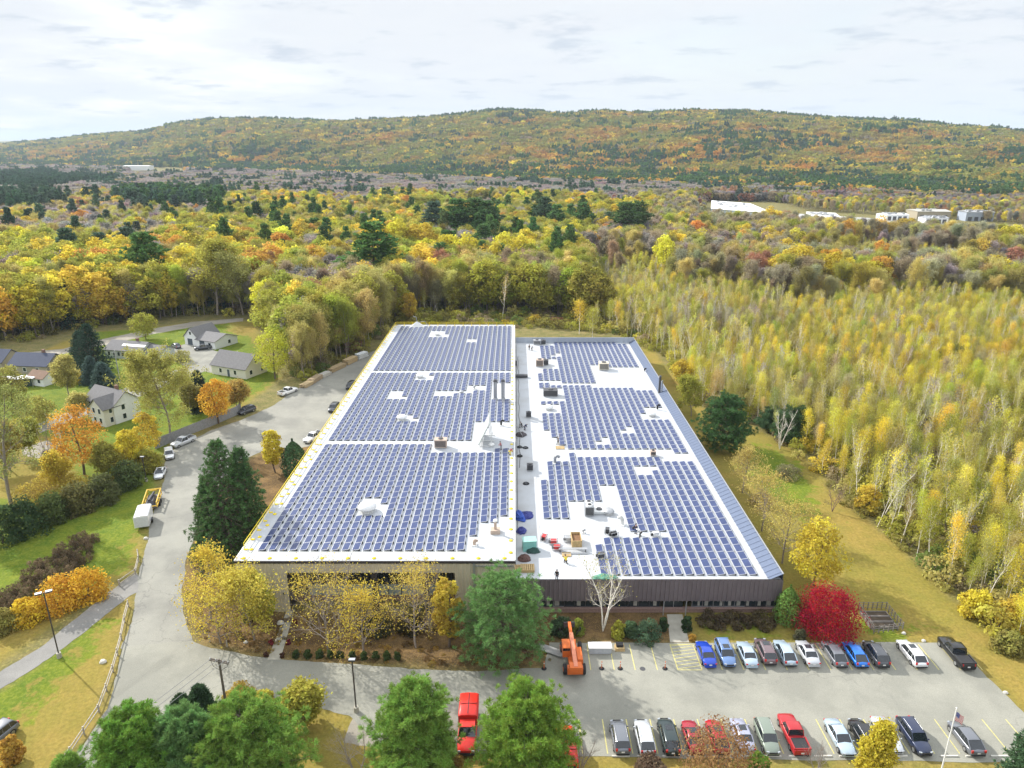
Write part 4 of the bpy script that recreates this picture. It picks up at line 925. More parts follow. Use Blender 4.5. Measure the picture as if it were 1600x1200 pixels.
# ------------------------------------------------------------------ solar panels
CELL = bpy.data.materials.new('blue_solar_cells'); CELL.use_nodes = True
t = CELL.node_tree; b = t.nodes['Principled BSDF']; b.inputs['Roughness'].default_value = .3; b.inputs['Specular IOR Level'].default_value = .35
ge = t.nodes.new('ShaderNodeNewGeometry')
rc = rx(rr(rn(.7, 3), .3, .7, 0, 1), (.026, .041, .115), (.040, .060, .150)); rc = rx(rr(rn(.05, 3), .4, .7, 0, .5), rc, (.034, .050, .132))
t.links.new(rc, b.inputs['Base Color'])
FRAME = mat('aluminium_frame', (.62, .63, .65), .4, .5, var=.05)
def panel_mb():
    m = MB(); W, Ln, tl = 1.04, 1.93, R(9); c_, s_ = math.cos(tl) * W / 2, math.sin(tl) * W
    def P(u, v, h=0): return (u * 2 * c_, v * Ln, .12 + (u + .5) * s_ + h)
    u0, v0 = .5, .5; ui, vi = .46, .482
    o = [P(-u0, -v0), P(u0, -v0), P(u0, v0), P(-u0, v0)]; i_ = [P(-ui, -vi), P(ui, -vi), P(ui, vi), P(-ui, vi)]; lo = [P(-u0, -v0, -.05), P(u0, -v0, -.05), P(u0, v0, -.05), P(-u0, v0, -.05)]
    m.add(o + i_, [(0, 1, 5, 4), (1, 2, 6, 5), (2, 3, 7, 6), (3, 0, 4, 7)], 0); m.add(i_, [(0, 1, 2, 3)], 1); m.add(o + lo, [(0, 4, 5, 1), (1, 5, 6, 2), (2, 6, 7, 3), (3, 7, 4, 0)], 0)
    for v in (-.46, .46): m.box((.56, v * Ln * .98, .1), (.16, .22, .2), 2)
    m.add([(.5 * 2 * c_ + .01, -.45 * Ln, .02), (.5 * 2 * c_ + .01, .45 * Ln, .02), (.5 * 2 * c_, .45 * Ln, .1 + s_), (.5 * 2 * c_, -.45 * Ln, .1 + s_)], [(0, 1, 2, 3)], 0)
    return m
PM = panel_mb(); pmesh = PM.mesh('solar_panel', [FRAME, CELL, BLACK])
def rect(x0, y0, x1, y1): return [(x0, y0), (x1, y0), (x1, y1), (x0, y1)]
ARR = [
 ('left', 'front', [(340, 863.5), (470, 692.5), (678, 692.5), (678, 706), (770, 706), (770, 699), (800, 699), (800, 806), (777, 806), (777, 816), (746, 816), (746, 839), (727, 839), (727, 863.5)], [rect(559, 783, 600, 804)]),
 ('left', 'middle', [(470, 687.5), (560, 583), (802, 583), (802, 692), (708, 692), (708, 687.5)], [rect(736, 661, 810, 700), rect(765, 599, 810, 626), rect(606, 612, 631, 623), rect(648, 580, 673, 594), rect(680, 612, 704, 621), rect(712, 611, 736, 617), rect(733, 604, 758, 612), rect(621, 649, 648, 660)]),
 ('left', 'rear', [(540, 578), (610, 511), (803, 511), (803, 578)], [rect(671, 518, 697, 527), rect(725, 530, 743, 535)]),
 ('right', 'front', [(893, 712), (1088, 721), (1190, 899), (934, 899), (934, 846), (1040, 846), (1033, 827), (985, 827), (966, 762), (938, 762), (944, 787), (893, 787), (893, 813), (838, 813), (843, 748), (853, 748), (853, 725), (893, 725)], [rect(995, 731, 1022, 747)]),
 ('right', 'middle', [(845, 600), (1025, 611), (1083, 707), (880, 699), (866, 684), (852, 672), (848, 640)], [rect(840, 607, 879, 627), rect(846, 631, 874, 645), rect(1004, 637, 1040, 656), rect(974, 667, 990, 678), rect(935, 682, 952, 694)]),
 ('right', 'rear', [(862, 532), (984, 538), (1003, 575), (920, 571), (930, 599), (844, 596), (841, 542), (862, 542)], [rect(838, 562, 869, 577), rect(864, 551, 875, 558)])]
PANELS = []
for side, nm, poly, ex in ARR:
    z = ZL if side == 'left' else ZR
    xs = [-1.75 - 1.48 * k for k in range(24)] if side == 'left' else [5.2 + 1.48 * k for k in range(20)]
    for x in xs:
        y = 85.9
        while y < (221 if side == 'left' else 209.5):
            a, b_ = PX(x, y, z)
            if inpoly(a, b_, poly) and not any(inpoly(a, b_, e) for e in ex): PANELS.append((y, x, z, side, nm))
            y += 1.985
PANELS.sort(key=lambda p: (p[0] ** 2 + p[1] ** 2) * (1 if p[3] == 'left' else 1.03)); print('PANELS', len(PANELS))
for y, x, z, side, nm in PANELS[:300]:
    o = bpy.data.objects.new('photovoltaic_module', pmesh); link(o); o.location = (x, y, z + .01)
    tag(o, 'blue solar panel in the front array on the %s roof' % ('tall beige' if side == 'left' else 'lower brown'), 'solar panel', 'blue solar panels in rows on the white roofs')
pv = np.array(PM.v); V = []; Fs = []; mi = []; k = len(pv)
rest_p = np.array([(x, y, z + .01) for y, x, z, s_, n_ in PANELS[300:]])
V = (pv[None] + rest_p[:, None]).reshape(-1, 3); q = np.array(PM.f)
Q = (q[None] + (np.arange(len(rest_p)) * k)[:, None, None]).reshape(-1, 4)
o = bpy.data.objects.new('photovoltaic_modules', np_mesh('solar_array', V, Q, mats=[FRAME, CELL, BLACK], mi=np.tile(np.array(PM.m), len(rest_p)))); link(o)
tag(o, 'the farther rows of blue solar panels covering both white roofs', 'solar panels', 'blue solar panels in rows on the white roofs', 'stuff')

# ------------------------------------------------------------------ roof equipment
def rp(px, py, z): p = G(px, py, z); return (p.x, p.y, z)
OFFW = mat('off_white_metal', (.62, .62, .60), .5, var=.1)
def dome_vent(px, py, z, r, lab, col=None):
    e = thing('roof_vent', lab, 'roof vent', rp(px, py, z), group='round vents on the roofs')
    m = MB(); m.cyl((0, 0, 0), (0, 0, r * .6), r * .72, n=16); m.build('curb', OFFW, e)
    m = MB(); m.lathe([(0, r * .45), (r * 1.05, r * .5), (r * 1.08, r * .62), (r * .85, r * .95), (r * .5, r * 1.12), (0, r * 1.16)], n=20); m.build('hood', col or WHITE, e)
dome_vent(574, 799, ZL, 1.35, 'biggest white domed vent, in a cleared square of the front left array')
dome_vent(628, 656, ZL, 1.0, 'white domed vent in the middle array of the tall roof, left side')
dome_vent(656, 590, ZL, .9, 'pale domed vent at the rear line of the middle array, tall roof')
dome_vent(683, 524, ZL, .8, 'white domed vent in the farthest array of the tall roof')
dome_vent(721, 614, ZL, .5, 'small grey vent between panels, left of the two tall stacks', GALV)
dome_vent(1018, 650, ZR, .9, 'white domed vent near the right parapet on the lower roof')
dome_vent(857, 640, ZR, 1.0, 'white domed vent just below the dark cooling unit, lower roof')
dome_vent(951, 803, ZR, .85, 'low round grey vent right of the small skylight, lower roof', GALV)
dome_vent(768, 697, ZL, .55, 'small white vent behind the tilted ribbed panel')
def hvac(px, py, z, d, lab, body, side=None, rz=0):
    e = thing('rooftop_unit', lab, 'air conditioner', rp(px, py, z), rz, group='air handling units on the roofs')
    m = MB(); m.box((0, 0, .12), (d[0] * .92, d[1] * .92, .24)); m.build('curb', GALV, e)
    m = MB(); m.box((0, 0, .24 + d[2] / 2), d); m.box((0, 0, .26 + d[2]), (d[0] + .08, d[1] + .08, .06)); m.build('housing', body, e)
    m = MB(); n = 5
    for i in range(n): m.box((0, -d[1] / 2 - .03, .4 + (d[2] - .3) * (i + .5) / n), (d[0] * .86, .05, (d[2] - .3) / n * .55))
    m.build('louvre', side or DGREY, e)
    m = MB(); m.lathe([(d[1] * .26, 0), (d[1] * .28, .02), (d[1] * .28, .16), (d[1] * .22, .18), (0, .12)], (0, 0, d[2] + .29), 14); m.build('fan_cowl', DGREY, e)
    return e
TANM = mat('tan_metal', (.46, .36, .29), .6, var=.1)
hvac(689, 699, ZL, (2.3, 1.6, 1.5), 'brown-topped rooftop cooling unit at the end of the walkway, tall roof', TANM)
hvac(860, 618, ZR, (3.4, 2.2, 1.3), 'wide dark rooftop unit at the corner of the middle array, lower roof', DGREY)
hvac(843, 572, ZR, (2.0, 1.9, 1.7), 'beige box unit beside a dark one on the lower roof', TANM)
hvac(853, 570, ZR, (1.3, 1.6, 1.1), 'small dark grey unit right of the beige box unit', DGREY)
hvac(839, 538, ZR, (2.2, 1.6, 1.1), 'pale grey unit by the rear parapet of the lower roof', GALV)
hvac(849, 538, ZR, (1.3, 1.4, 1.0), 'dark unit by the rear parapet of the lower roof', DGREY)
hvac(943, 577, ZR, (2.6, 2.3, 1.7), 'cream box unit alone on bare white membrane, lower roof', mat('cream_metal', (.55, .50, .40), .6))
hvac(826, 652, ZR, (1.1, 1.0, 1.0), 'grey condenser in the shaded strip near the coiled hoses', DGREY)
hvac(828, 735, ZR, (1.1, 1.0, 1.0), 'grey condenser in the shaded strip, nearer of the pair', DGREY)
hvac(1020, 712, ZR, (1.0, .9, .8), 'little tan box on the walkway between the arrays, lower roof', TANM)
hvac(936, 801, ZR, (2.0, 1.7, .35), 'low glazed skylight box right of the twin-fan condenser', WHITE, PALEP)
# twin fan condenser
e = thing('rooftop_unit', 'grey condenser with two fans standing on end beside the skylight', 'air conditioner', rp(920, 802, ZR), group='air handling units on the roofs')
m = MB(); m.box((0, 0, .9), (1.5, 2.2, 1.6)); m.build('housing', GALV, e)
for y in (-.55, .55):
    m = MB(); m.cyl((0, y, 1.7), (0, y, 1.95), .5, .46, 14); m.build('fan_cowl', WHITE, e); m = MB(); m.cyl((0, y, 1.951), (0, y, 1.97), .36, n=12); m.build('fan', BLACK, e)
m = MB()
for i in range(8): m.box((0, -1.13, .3 + i * .17), (1.3, .05, .08))
m.build('louvre', BLACK, e)
for px_, lb in ((774, 'left of two tall grey exhaust stacks on the tall roof'), (786, 'right of two tall grey exhaust stacks on the tall roof')):
    e = thing('exhaust_stack', lb, 'chimney', rp(px_, 625, ZL), group='pair of exhaust stacks')
    m = MB(); m.cyl((0, 0, 0), (0, 0, .5), .62, .5, 14); m.cyl((0, 0, .5), (0, 0, 4.4), .42, n=14); m.build('pipe', GALV, e)
    m = MB(); m.cyl((0, 0, 4.4), (0, 0, 4.9), .52, .34, 14); m.build('cap', DGREY, e)
e = thing('exhaust_stack', 'narrow dark flue rising by the right-hand parapet of the lower roof', 'chimney', rp(1030, 614, ZR))
m = MB(); m.cyl((0, 0, 0), (0, 0, 4.2), .28, n=12); m.build('pipe', DGREY, e); m = MB(); m.cyl((.6, 0, 0), (.6, 0, 3.2), .16, n=10); m.build('pipe', GALV, e); m = MB(); m.cyl((0, 0, 4.2), (0, 0, 4.5), .4, .2, 12); m.build('cap', DGREY, e)
# the tall tilted panel on legs
e = thing('solar_collector', 'tall steeply tilted ribbed collector panel on a white frame, tall roof', 'solar collector', rp(748, 694, ZL))
m = MB(); Mx = Matrix.Rotation(R(-64), 4, 'Y')
def tp(u, v, w_): p = Mx @ Vector((u, v, w_)); return (p.x + 1.2, p.y + 1.5, p.z + 2.7)
m.add([tp(*p) for p in ((-2.3, -3.4, 0), (2.3, -3.4, 0), (2.3, 3.4, 0), (-2.3, 3.4, 0), (-2.3, -3.4, .18), (2.3, -3.4, .18), (2.3, 3.4, .18), (-2.3, 3.4, .18))], [(3, 2, 1, 0), (4, 5, 6, 7), (0, 1, 5, 4), (1, 2, 6, 5), (2, 3, 7, 6), (3, 0, 4, 7)]); m.build('absorber', mat('pale_collector', (.50, .53, .50), .4, var=.08), e)
m = MB()
for i in range(8):
    u = -2.3 + 4.6 * i / 7; m.cyl(tp(u, -3.4, .2), tp(u, 3.4, .2), .06, n=5)
    m.cyl(tp(u, -3.4, -.03), tp(u, 3.4, -.03), .05, n=5)
m.build('rib', GALV, e)
m = MB()
for y in (-1.2, 1.5, 4.2):
    m.cyl((.6, y, 0), (.9, y, 2.0), .07, n=6); m.cyl((2.6, y, 0), (2.0, y, 4.2), .07, n=6); m.cyl((.3, y, .08), (3.0, y, .08), .08, n=6)
m.build('leg', WHITE, e)
# goosenecks, pipes
def gooseneck(px, py, z, lab, h=1.3, col=GALV, r=.28, rz=0):
    e = thing('gooseneck_vent', lab, 'vent pipe', rp(px, py, z), rz, group='bent vent pipes on the roofs')
    m = MB(); pts = [(0, 0, 0), (0, 0, h * .6)] + [(.45 * h * (1 - math.cos(a)) * .6, 0, h * .6 + .45 * h * math.sin(a) * .8) for a in np.linspace(.2, 2.6, 8)]
    m.tube(pts, r, 10); m.build('bent_pipe', col, e); m = MB(); m.box((0, 0, .08), (r * 3.4, r * 3.4, .16)); m.build('flashing', WHITE, e)
gooseneck(867, 724, ZR, 'bent grey duct on the walkway left of the front array', 1.6); gooseneck(972, 820, ZR, 'pale curved duct above the workers on the lower roof', 1.3, OFFW, .3, 2.5); gooseneck(989, 828, ZR, 'short dark bent pipe at the array corner by the workers', .6, DGREY, .15)
gooseneck(783, 665, ZL, 'black bent pipe behind the tilted collector, tall roof', 1.2, BLACK, .2); gooseneck(1027, 640, ZR, 'black bent pipe near the right parapet', 1.2, BLACK, .22); gooseneck(1007, 580, ZR, 'small dark pipe where the rear array meets the parapet', .8, BLACK, .2)
gooseneck(911, 833, ZR, 'stubby pipe vent above the wooden crate', .6, GALV, .16); gooseneck(741, 852, ZL, 'small brown vent in front of the front left array', .8, TANM, .25); gooseneck(741, 608, ZL, 'small grey pipe in a cleared gap of the middle array', .9, GALV, .2)
e = thing('exhaust_stack', 'white capped pipe on a tan square base near the front of the tall roof', 'chimney', rp(774, 832, ZL)); m = MB(); m.box((0, 0, .3), (1.4, 1.2, .6)); m.build('base', TANM, e); m = MB(); m.cyl((0, 0, .6), (0, 0, 1.9), .22, n=12); m.build('pipe', TANM, e); m = MB(); m.cyl((0, 0, 1.9), (0, 0, 2.15), .34, .26, 12); m.build('cap', WHITE, e)
e = thing('roof_tripod', 'white pyramid cover with lifting mast on the far left roof corner', 'roof cover', rp(652, 511, ZL)); m = MB(); m.add([(-2.4, -1, 0), (2.4, -1, 0), (2.4, 1, 0), (-2.4, 1, 0), (0, 0, 1.9)], [(0, 1, 4), (1, 2, 4), (2, 3, 4), (3, 0, 4), (3, 2, 1, 0)]); m.build('cover', WHITE, e); m = MB(); m.tube([(0, 0, 1.6), (-.2, 0, 3.2), (-1.2, 0, 3.6)], .09); m.tube([(.2, 0, 1.5), (2.5, 0, 1.9), (3.5, 0, .4)], .07); m.build('mast', GALV, e)
# parapet ladder rack in the shaded strip and the small grey walkway
e = thing('duct_bridge', 'grey flat duct running out from the tall wall across the shaded strip', 'duct', rp(813, 590, ZR)); m = MB(); m.box((.3, 0, .5), (3.2, 1.2, .6)); m.build('duct', DGREY, e); m = MB(); m.box((1.5, 0, .1), (.2, 1.0, .2)); m.box((-.8, 0, .1), (.2, 1.0, .2)); m.build('foot', GALV, e)
def wallbox(px, py): 
    e = thing('wall_cabinet', 'dark electrical cabinet on the shaded wall between the roofs', 'cabinet', rp(px, py, ZR)); m = MB(); m.box((0, 0, .9), (.5, .9, 1.3)); m.build('case', DGREY, e); m = MB(); m.box((.26, 0, .9), (.03, .7, 1.0)); m.build('cover_plate', GALV, e)
wallbox(806.5, 572)
# tarpaulins, crates, tools at the work spot
def lump(name, lab, cat, pos, d, col, seed, rz=0, n=14):
    rg = np.random.default_rng(seed); m = MB(); rings = []
    for j in range(7):
        f = j / 6; rr_ = math.sqrt(max(0, 1 - f ** 1.6)) if j < 6 else .02
        rings.append([(d[0] / 2 * rr_ * math.cos(a) * rg.uniform(.72, 1.15), d[1] / 2 * rr_ * math.sin(a) * rg.uniform(.72, 1.15), d[2] * f * rg.uniform(.85, 1.1)) for a in np.linspace(0, 2 * math.pi, n, endpoint=False)])
    m.loft(rings, smooth=False); o = m.build(name, col, None, pos, rz); tag(o, lab, cat); return o
BLUT = mat('blue_tarpaulin', (.035, .09, .42), .45, var=.2); NAVT = mat('navy_tarpaulin', (.03, .04, .20), .5, var=.2)
lump('tarpaulin', 'crumpled bright blue tarpaulin against the tall wing wall', 'tarpaulin', rp(812, 808, ZR), (1.7, 3.8, 1.0), BLUT, 1, .3)
lump('tarpaulin', 'dark navy tarpaulin spread beside the bright blue one', 'tarpaulin', rp(821, 806, ZR), (3.0, 2.6, .6), NAVT, 2, .8)
lump('tarpaulin', 'small blue tarpaulin bundle below the larger blue heap', 'tarpaulin', rp(815, 830, ZR), (1.6, 2.4, .6), NAVT, 3)
e = thing('gang_box', 'teal job-site storage box on the shaded strip of the lower roof', 'tool box', rp(827, 858, ZR), .1); m = MB(); m.box((0, 0, .8), (2.0, 1.4, 1.6)); m.build('case', mat('teal_paint', (.20, .46, .42), .5), e); m = MB(); m.box((0, 0, 1.66), (2.1, 1.5, .12)); m.build('lid', mat('teal_paint_pale', (.30, .52, .47), .5), e)
lump('sack_heap', 'dark green and black sacks slumped in front of the teal box', 'sack', rp(833, 862, ZR), (2.2, 1.4, .7), mat('dark_green_cloth', (.03, .07, .06), .8), 5)
lump('sack_heap', 'brown and black kit bags piled by the shaded wall above the pallets', 'bags', rp(819, 874, ZR), (2.0, 1.8, .8), mat('brown_cloth', (.12, .07, .06), .9), 6)
WOOD = mat('raw_timber', (.46, .33, .16), .8, var=.25, scale=4)
def pallet(px, py, lab, z=ZR, rz=0, stack=1, sc_=1.0, top=None):
    e = thing('wooden_pallet', lab, 'pallet', rp(px, py, z), rz, group='wooden pallets on the lower roof'); e.scale = (sc_, sc_, 1); m = MB()
    for k_ in range(stack):
        for i in range(7): m.box((-.6 + .2 * i, 0, .13 + .15 * k_), (.14, 1.1, .03))
    m.build('deck', WOOD, e); m = MB()
    for k_ in range(stack):
        for y in (-.5, 0, .5): m.box((0, y, .06 + .15 * k_), (1.3, .09, .1))
    m.build('bearer', WOOD, e)
pallet(811, 889, 'wooden pallet pressed against the tall wing wall', rz=.05, stack=2, sc_=1.3); pallet(824, 890, 'wooden pallet right of the one touching the wall', stack=3, sc_=1.5); pallet(885, 867, 'small pallet in front of the red generators'); pallet(875, 700, 'dark wooden pallet at the feet of a standing worker', stack=1, sc_=1.3)
e = thing('wooden_crate', 'tall open wooden crate of scrap near the red generators', 'crate', rp(900, 849, ZR), .03); m = MB()
for x in (-.7, .7): m.box((x, 0, .6), (.08, 2.6, 1.2))
for y in (-1.3, 1.3): m.box((0, y, .6), (1.32, .08, 1.2))
m.build('side', WOOD, e); m = MB(); m.box((0, 0, .45), (1.3, 2.5, .8)); m.build('filling', mat('brown_scrap', (.18, .10, .05), .9, var=.5, scale=6), e)
REDP = mat('red_machine_paint', (.50, .05, .05), .45)
def generator(px, py, lab, col=REDP, rz=0):
    e = thing('generator', lab, 'generator', rp(px, py, ZR), rz, group='machines at the roof work spot'); m = MB()
    for y in (-.4, .4): m.tube([(-.6, y, .1), (-.6, y, .8), (.6, y, .8), (.6, y, .1), (-.6, y, .1)], .04)
    m.build('frame', GALV, e); m = MB(); m.box((0, 0, .5), (.9, .6, .5)); m.build('tank', col, e); m = MB(); m.cyl((-.75, 0, .4), (-.45, 0, .4), .22); m.build('engine', BLACK, e)
generator(865, 850, 'red generator left of the wooden crate, upper one of two'); generator(870, 859, 'red generator left of the wooden crate, lower one of two'); generator(850, 843, 'small red welding machine left of the generators', REDP, 1.2); generator(888, 846, 'grey machine touching the wooden crate', GALV)
generator(1024, 838, 'white motorised roof machine at the front of the cleared bay', WHITE, .3); generator(949, 832, 'dark hand cart with tools right of the crate', DGREY, 1.4); generator(959, 838, 'low black trolley beside the tool cart', BLACK, .4); generator(939, 871, 'small dark drill kit at the array corner', DGREY, .2)
e = thing('work_bench', 'long grey bench with pipes lying in front of the crate', 'bench', rp(895, 862, ZR)); m = MB(); m.box((0, 0, .55), (4.2, .5, .06)); m.build('top', GALV, e)
for x in (-1.9, 1.9): m = MB(); m.box((x, 0, .27), (.08, .45, .5)); m.build('leg', DGREY, e)
m = MB(); m.tube([(-2.0, -.6, .1), (.2, -.8, .12), (2.2, -.7, .1)], .06); m.build('pipe', GALV, e)
lump('green_bundle', 'green and white straps lying behind the front edge by the bare birch', 'bundle', rp(945, 903, ZR), (3.6, 1.6, .5), mat('green_cloth', (.10, .25, .17), .8, var=.5, scale=3), 9)
for i, (px_, py_, l_) in enumerate(((821, 700, 'black hose coil'), (812, 699, 'second black hose coil'), (812, 713, 'lone black hose ring'), (822, 756, 'small black cable coil'))):
    m = MB(); 
    for k_ in range(3):
        r = .55 - .1 * k_; m.tube([(r * math.cos(a), r * math.sin(a), .06 + .07 * k_) for a in np.linspace(0, 2 * math.pi, 17)], .05, 5)
    tag(m.build('hose_coil', BLACK, None, rp(px_, py_, ZR)), l_ + ' on the shaded strip of the lower roof', 'hose', 'coils on the shaded roof strip')
e = thing('ladder', 'leaning ladder against the tall wing wall in the shaded strip', 'ladder', rp(810, 683, ZR)); m = MB()
for y in (-.22, .22): m.cyl((1.0, y, 0), (-.5, y, 2.9), .04, n=5)
m.build('rail', GALV, e); m = MB()
for i in range(8): f = .08 + i * .12; m.cyl((1 - 1.5 * f, -.22, 2.9 * f), (1 - 1.5 * f, .22, 2.9 * f), .025, n=5)
m.build('rung', GALV, e)
# stretch of cables along the foot of the tall wall
m = MB(); m.tube([(.5, 96 + 3 * i, ZR + .08 + .04 * (i % 2)) for i in range(38)], .04, 5); m.tube([(.9 + .12 * (i % 3), 120 + 3 * i, ZR + .07) for i in range(26)], .05, 5); tag(m.build('cable_run', DGREY), 'dark cables running along the foot of the tall wing wall', 'cable')

# ------------------------------------------------------------------ people
SKIN = mat('skin', (.46, .28, .20), .6); HAIR = mat('dark_hair', (.04, .03, .025), .9); BOOT = mat('boots', (.05, .035, .03), .7)
POSES = {
 'stand': dict(hip=(0, 0, .93), chest=(0, .02, 1.32), neck=(0, .03, 1.48), head=(0, .05, 1.66), el=[(-.27, .0, 1.12), (.27, .02, 1.12)], hd=[(-.26, .10, .86), (.27, .12, .87)], kn=[(-.11, .02, .50), (.12, .04, .50)], an=[(-.12, 0, .09), (.14, -.02, .09)]),
 'reach': dict(hip=(0, 0, .93), chest=(0, .08, 1.31), neck=(0, .12, 1.46), head=(0, .17, 1.63), el=[(-.27, .22, 1.14), (.26, .24, 1.12)], hd=[(-.18, .45, 1.05), (.15, .48, 1.02)], kn=[(-.14, .10, .50), (.14, -.02, .51)], an=[(-.16, .14, .09), (.16, -.16, .09)]),
 'bend': dict(hip=(0, -.1, .86), chest=(0, .25, 1.08), neck=(0, .39, 1.12), head=(0, .55, 1.13), el=[(-.24, .36, .80), (.24, .36, .80)], hd=[(-.14, .48, .54), (.14, .48, .54)], kn=[(-.14, .06, .47), (.14, .04, .47)], an=[(-.16, -.04, .09), (.16, -.06, .09)]),
 'kneel': dict(hip=(0, -.1, .50), chest=(0, .10, .88), neck=(0, .16, 1.03), head=(0, .24, 1.19), el=[(-.27, .2, .72), (.27, .2, .72)], hd=[(-.16, .45, .52), (.14, .46, .50)], kn=[(-.14, .30, .48), (.14, .18, .09)], an=[(-.14, .26, .08), (.14, -.26, .08)])}
def skin_obj(name, verts, edges, m, parent, sub=1):
    me = bpy.data.meshes.new(name); me.from_pydata([v[0] for v in verts], edges, []); me.materials.append(m)
    o = bpy.data.objects.new(name, me); link(o, parent)
    md = o.modifiers.new('skin', 'SKIN'); sv = me.skin_vertices[0].data
    for i, v in enumerate(verts):
        r = v[1]; sv[i].radius = (r, r) if not isinstance(r, tuple) else r
    sv[0].use_root = True; s = o.modifiers.new('sub', 'SUBSURF'); s.levels = s.render_levels = sub; me.shade_smooth() if hasattr(me, 'shade_smooth') else None
    return o
def person(pose, loc, rz, lab, top, legs, hat=None, vest=None):
    P = POSES[pose]; e = thing('person', lab, 'person', loc, rz, 'workers on the roofs')
    V3 = lambda p: Vector(p)
    vs = [(P['hip'], (.15, .11)), (P['chest'], (.17, .11)), (P['neck'], .06), (tuple(V3(P['head']) + Vector((0, .0, -.04))), (.075, .085)), (tuple(V3(P['head']) + Vector((0, 0, .07))), (.07, .08))]; es = [(0, 1), (1, 2), (2, 3), (3, 4)]
    for s in (0, 1):
        sg = -1 if s == 0 else 1; sh = tuple(V3(P['chest']) + Vector((sg * .19, .0, .08))); i = len(vs)
        vs += [(sh, .06), (P['el'][s], .045), (P['hd'][s], .03)]; es += [(1, i), (i, i + 1), (i + 1, i + 2)]
        d = (V3(P['hd'][s]) - V3(P['el'][s])).normalized(); sd_ = d.cross(Vector((0, 1, .3))).normalized(); pm = tuple(V3(P['hd'][s]) + d * .06); k_ = len(vs); vs.append((pm, .033)); es.append((i + 2, k_))
        for q in range(4): f_ = len(vs); vs.append((tuple(V3(pm) + d * (.07 + .012 * (q in (1, 2))) + sd_ * (q - 1.5) * .02 + Vector((0, .015, -.01))), .009)); es.append((k_, f_))
        f_ = len(vs); vs.append((tuple(V3(P['hd'][s]) + d * .05 + sd_ * -sg * .05), .01)); es.append((i + 2, f_))
        hp = tuple(V3(P['hip']) + Vector((sg * .09, 0, -.06))); i = len(vs); ft = tuple(V3(P['an'][s]) + Vector((0, .16, -.04)))
        vs += [(hp, .085), (P['kn'][s], .06), (P['an'][s], .042), (ft, .035)]; es += [(0, i), (i, i + 1), (i + 1, i + 2), (i + 2, i + 3)]
    skin_obj('body', vs, es, SKIN, e)
    vs = [(P['hip'], (.17, .13)), (P['chest'], (.20, .14)), (tuple(V3(P['neck']) + Vector((0, 0, -.06))), .085)]; es = [(0, 1), (1, 2)]
    for s in (0, 1):
        sg = -1 if s == 0 else 1; i = len(vs); vs += [(tuple(V3(P['chest']) + Vector((sg * .19, 0, .08))), .085), (P['el'][s], .065), (tuple(V3(P['hd'][s]) * .9 + V3(P['el'][s]) * .1), .05)]; es += [(1, i), (i, i + 1), (i + 1, i + 2)]
    skin_obj('jacket', vs, es, top, e)
    vs = [(P['hip'], (.165, .125))]; es = []
    for s in (0, 1):
        sg = -1 if s == 0 else 1; i = len(vs); vs += [(tuple(V3(P['hip']) + Vector((sg * .09, 0, -.06))), .1), (P['kn'][s], .078), (tuple(V3(P['an'][s]) + Vector((0, 0, .04))), .065)]; es += [(0, i), (i, i + 1), (i + 1, i + 2)]
    skin_obj('trousers', vs, es, legs, e)
    for s in (0, 1):
        a = V3(P['an'][s]); m = MB(); m.box(a + Vector((0, .06, -.035)), (.1, .28, .11), taper=.85); m.build('boot', BOOT, e)
    h = V3(P['head']); m = MB(); m.lathe([(.11, 0), (.118, .03), (.10, .09), (.05, .13), (0, .14)], (h.x, h.y - .005, h.z + .0), 14, sy=1.15)
    if hat: m.lathe([(.11, .0), (.16, .0), (.16, .012), (.11, .02)], (h.x, h.y + .02, h.z), 14); m.build('hard_hat', hat, e)
    else: m.build('hair', HAIR, e)
    m = MB(); m.box(h + Vector((0, .085, -.02)), (.03, .05, .05)); 
    m.build('nose', SKIN, e); m = MB()
    for sx_ in (-.035, .035): m.box(h + Vector((sx_, .082, .01)), (.022, .012, .012))
    m.box(h + Vector((0, .08, -.07)), (.05, .012, .01)); m.build('face_detail', HAIR, e)
NAVY = mat('navy_cloth', (.03, .04, .08), .9); BLK = mat('black_cloth', (.02, .02, .022), .9); DEN = mat('denim_cloth', (.06, .09, .17), .9); GRYC = mat('grey_cloth', (.2, .2, .21), .9); PNK = mat('faded_red_cloth', (.42, .12, .12), .9); LIM = mat('yellow_vest', (.75, .6, .05), .7); WHC = mat('white_cloth', (.6, .6, .6), .9)
WHH = WHITE; YLH = YELP
person('stand', rp(870, 907, ZR), 2.9, 'person in dark clothes standing at the front edge of the lower roof', BLK, NAVY)
person('kneel', rp(884, 880, ZR), .2, 'kneeling person with yellow vest below the small pallet', LIM, BLK)
person('stand', rp(993, 834, ZR), -.6, 'person in navy clothes standing beside the bending worker', NAVY, DEN)
person('bend', rp(1000, 839, ZR), .9, 'person bending over in white top and dark trousers at the array edge', WHC, BLK, WHH)
person('reach', rp(872, 695, ZR), .5, 'person in grey and black standing on the walkway by the dark pallet', GRYC, BLK)
person('stand', rp(827, 547, ZR), .3, 'person in black near the rear parapet, left one of two', BLK, BLK)
person('bend', rp(831, 548, ZR), -.5, 'person in grey near the rear parapet, right one of two', GRYC, BLK)
person('reach', rp(783, 703, ZL), 1.8, 'person in faded red top on the tall roof behind the front array', PNK, GRYC)
person('bend', rp(797, 711, ZL), -1.2, 'person in faded red and yellow at the right edge of the tall roof', PNK, LIM)
person('kneel', rp(815, 668, ZR), 1.2, 'crouching person in black among tools in the shaded strip, left one', BLK, GRYC)
person('bend', rp(820, 672, ZR), -1.0, 'crouching person in navy among tools in the shaded strip, right one', NAVY, NAVY)
m = MB(); m.cyl((0, 0, 0), (.3, .2, 2.2), .03, n=6); tag(m.build('broom_pole', WOOD, None, rp(872, 694, ZR)), 'long thin pole held by the worker on the walkway', 'pole')
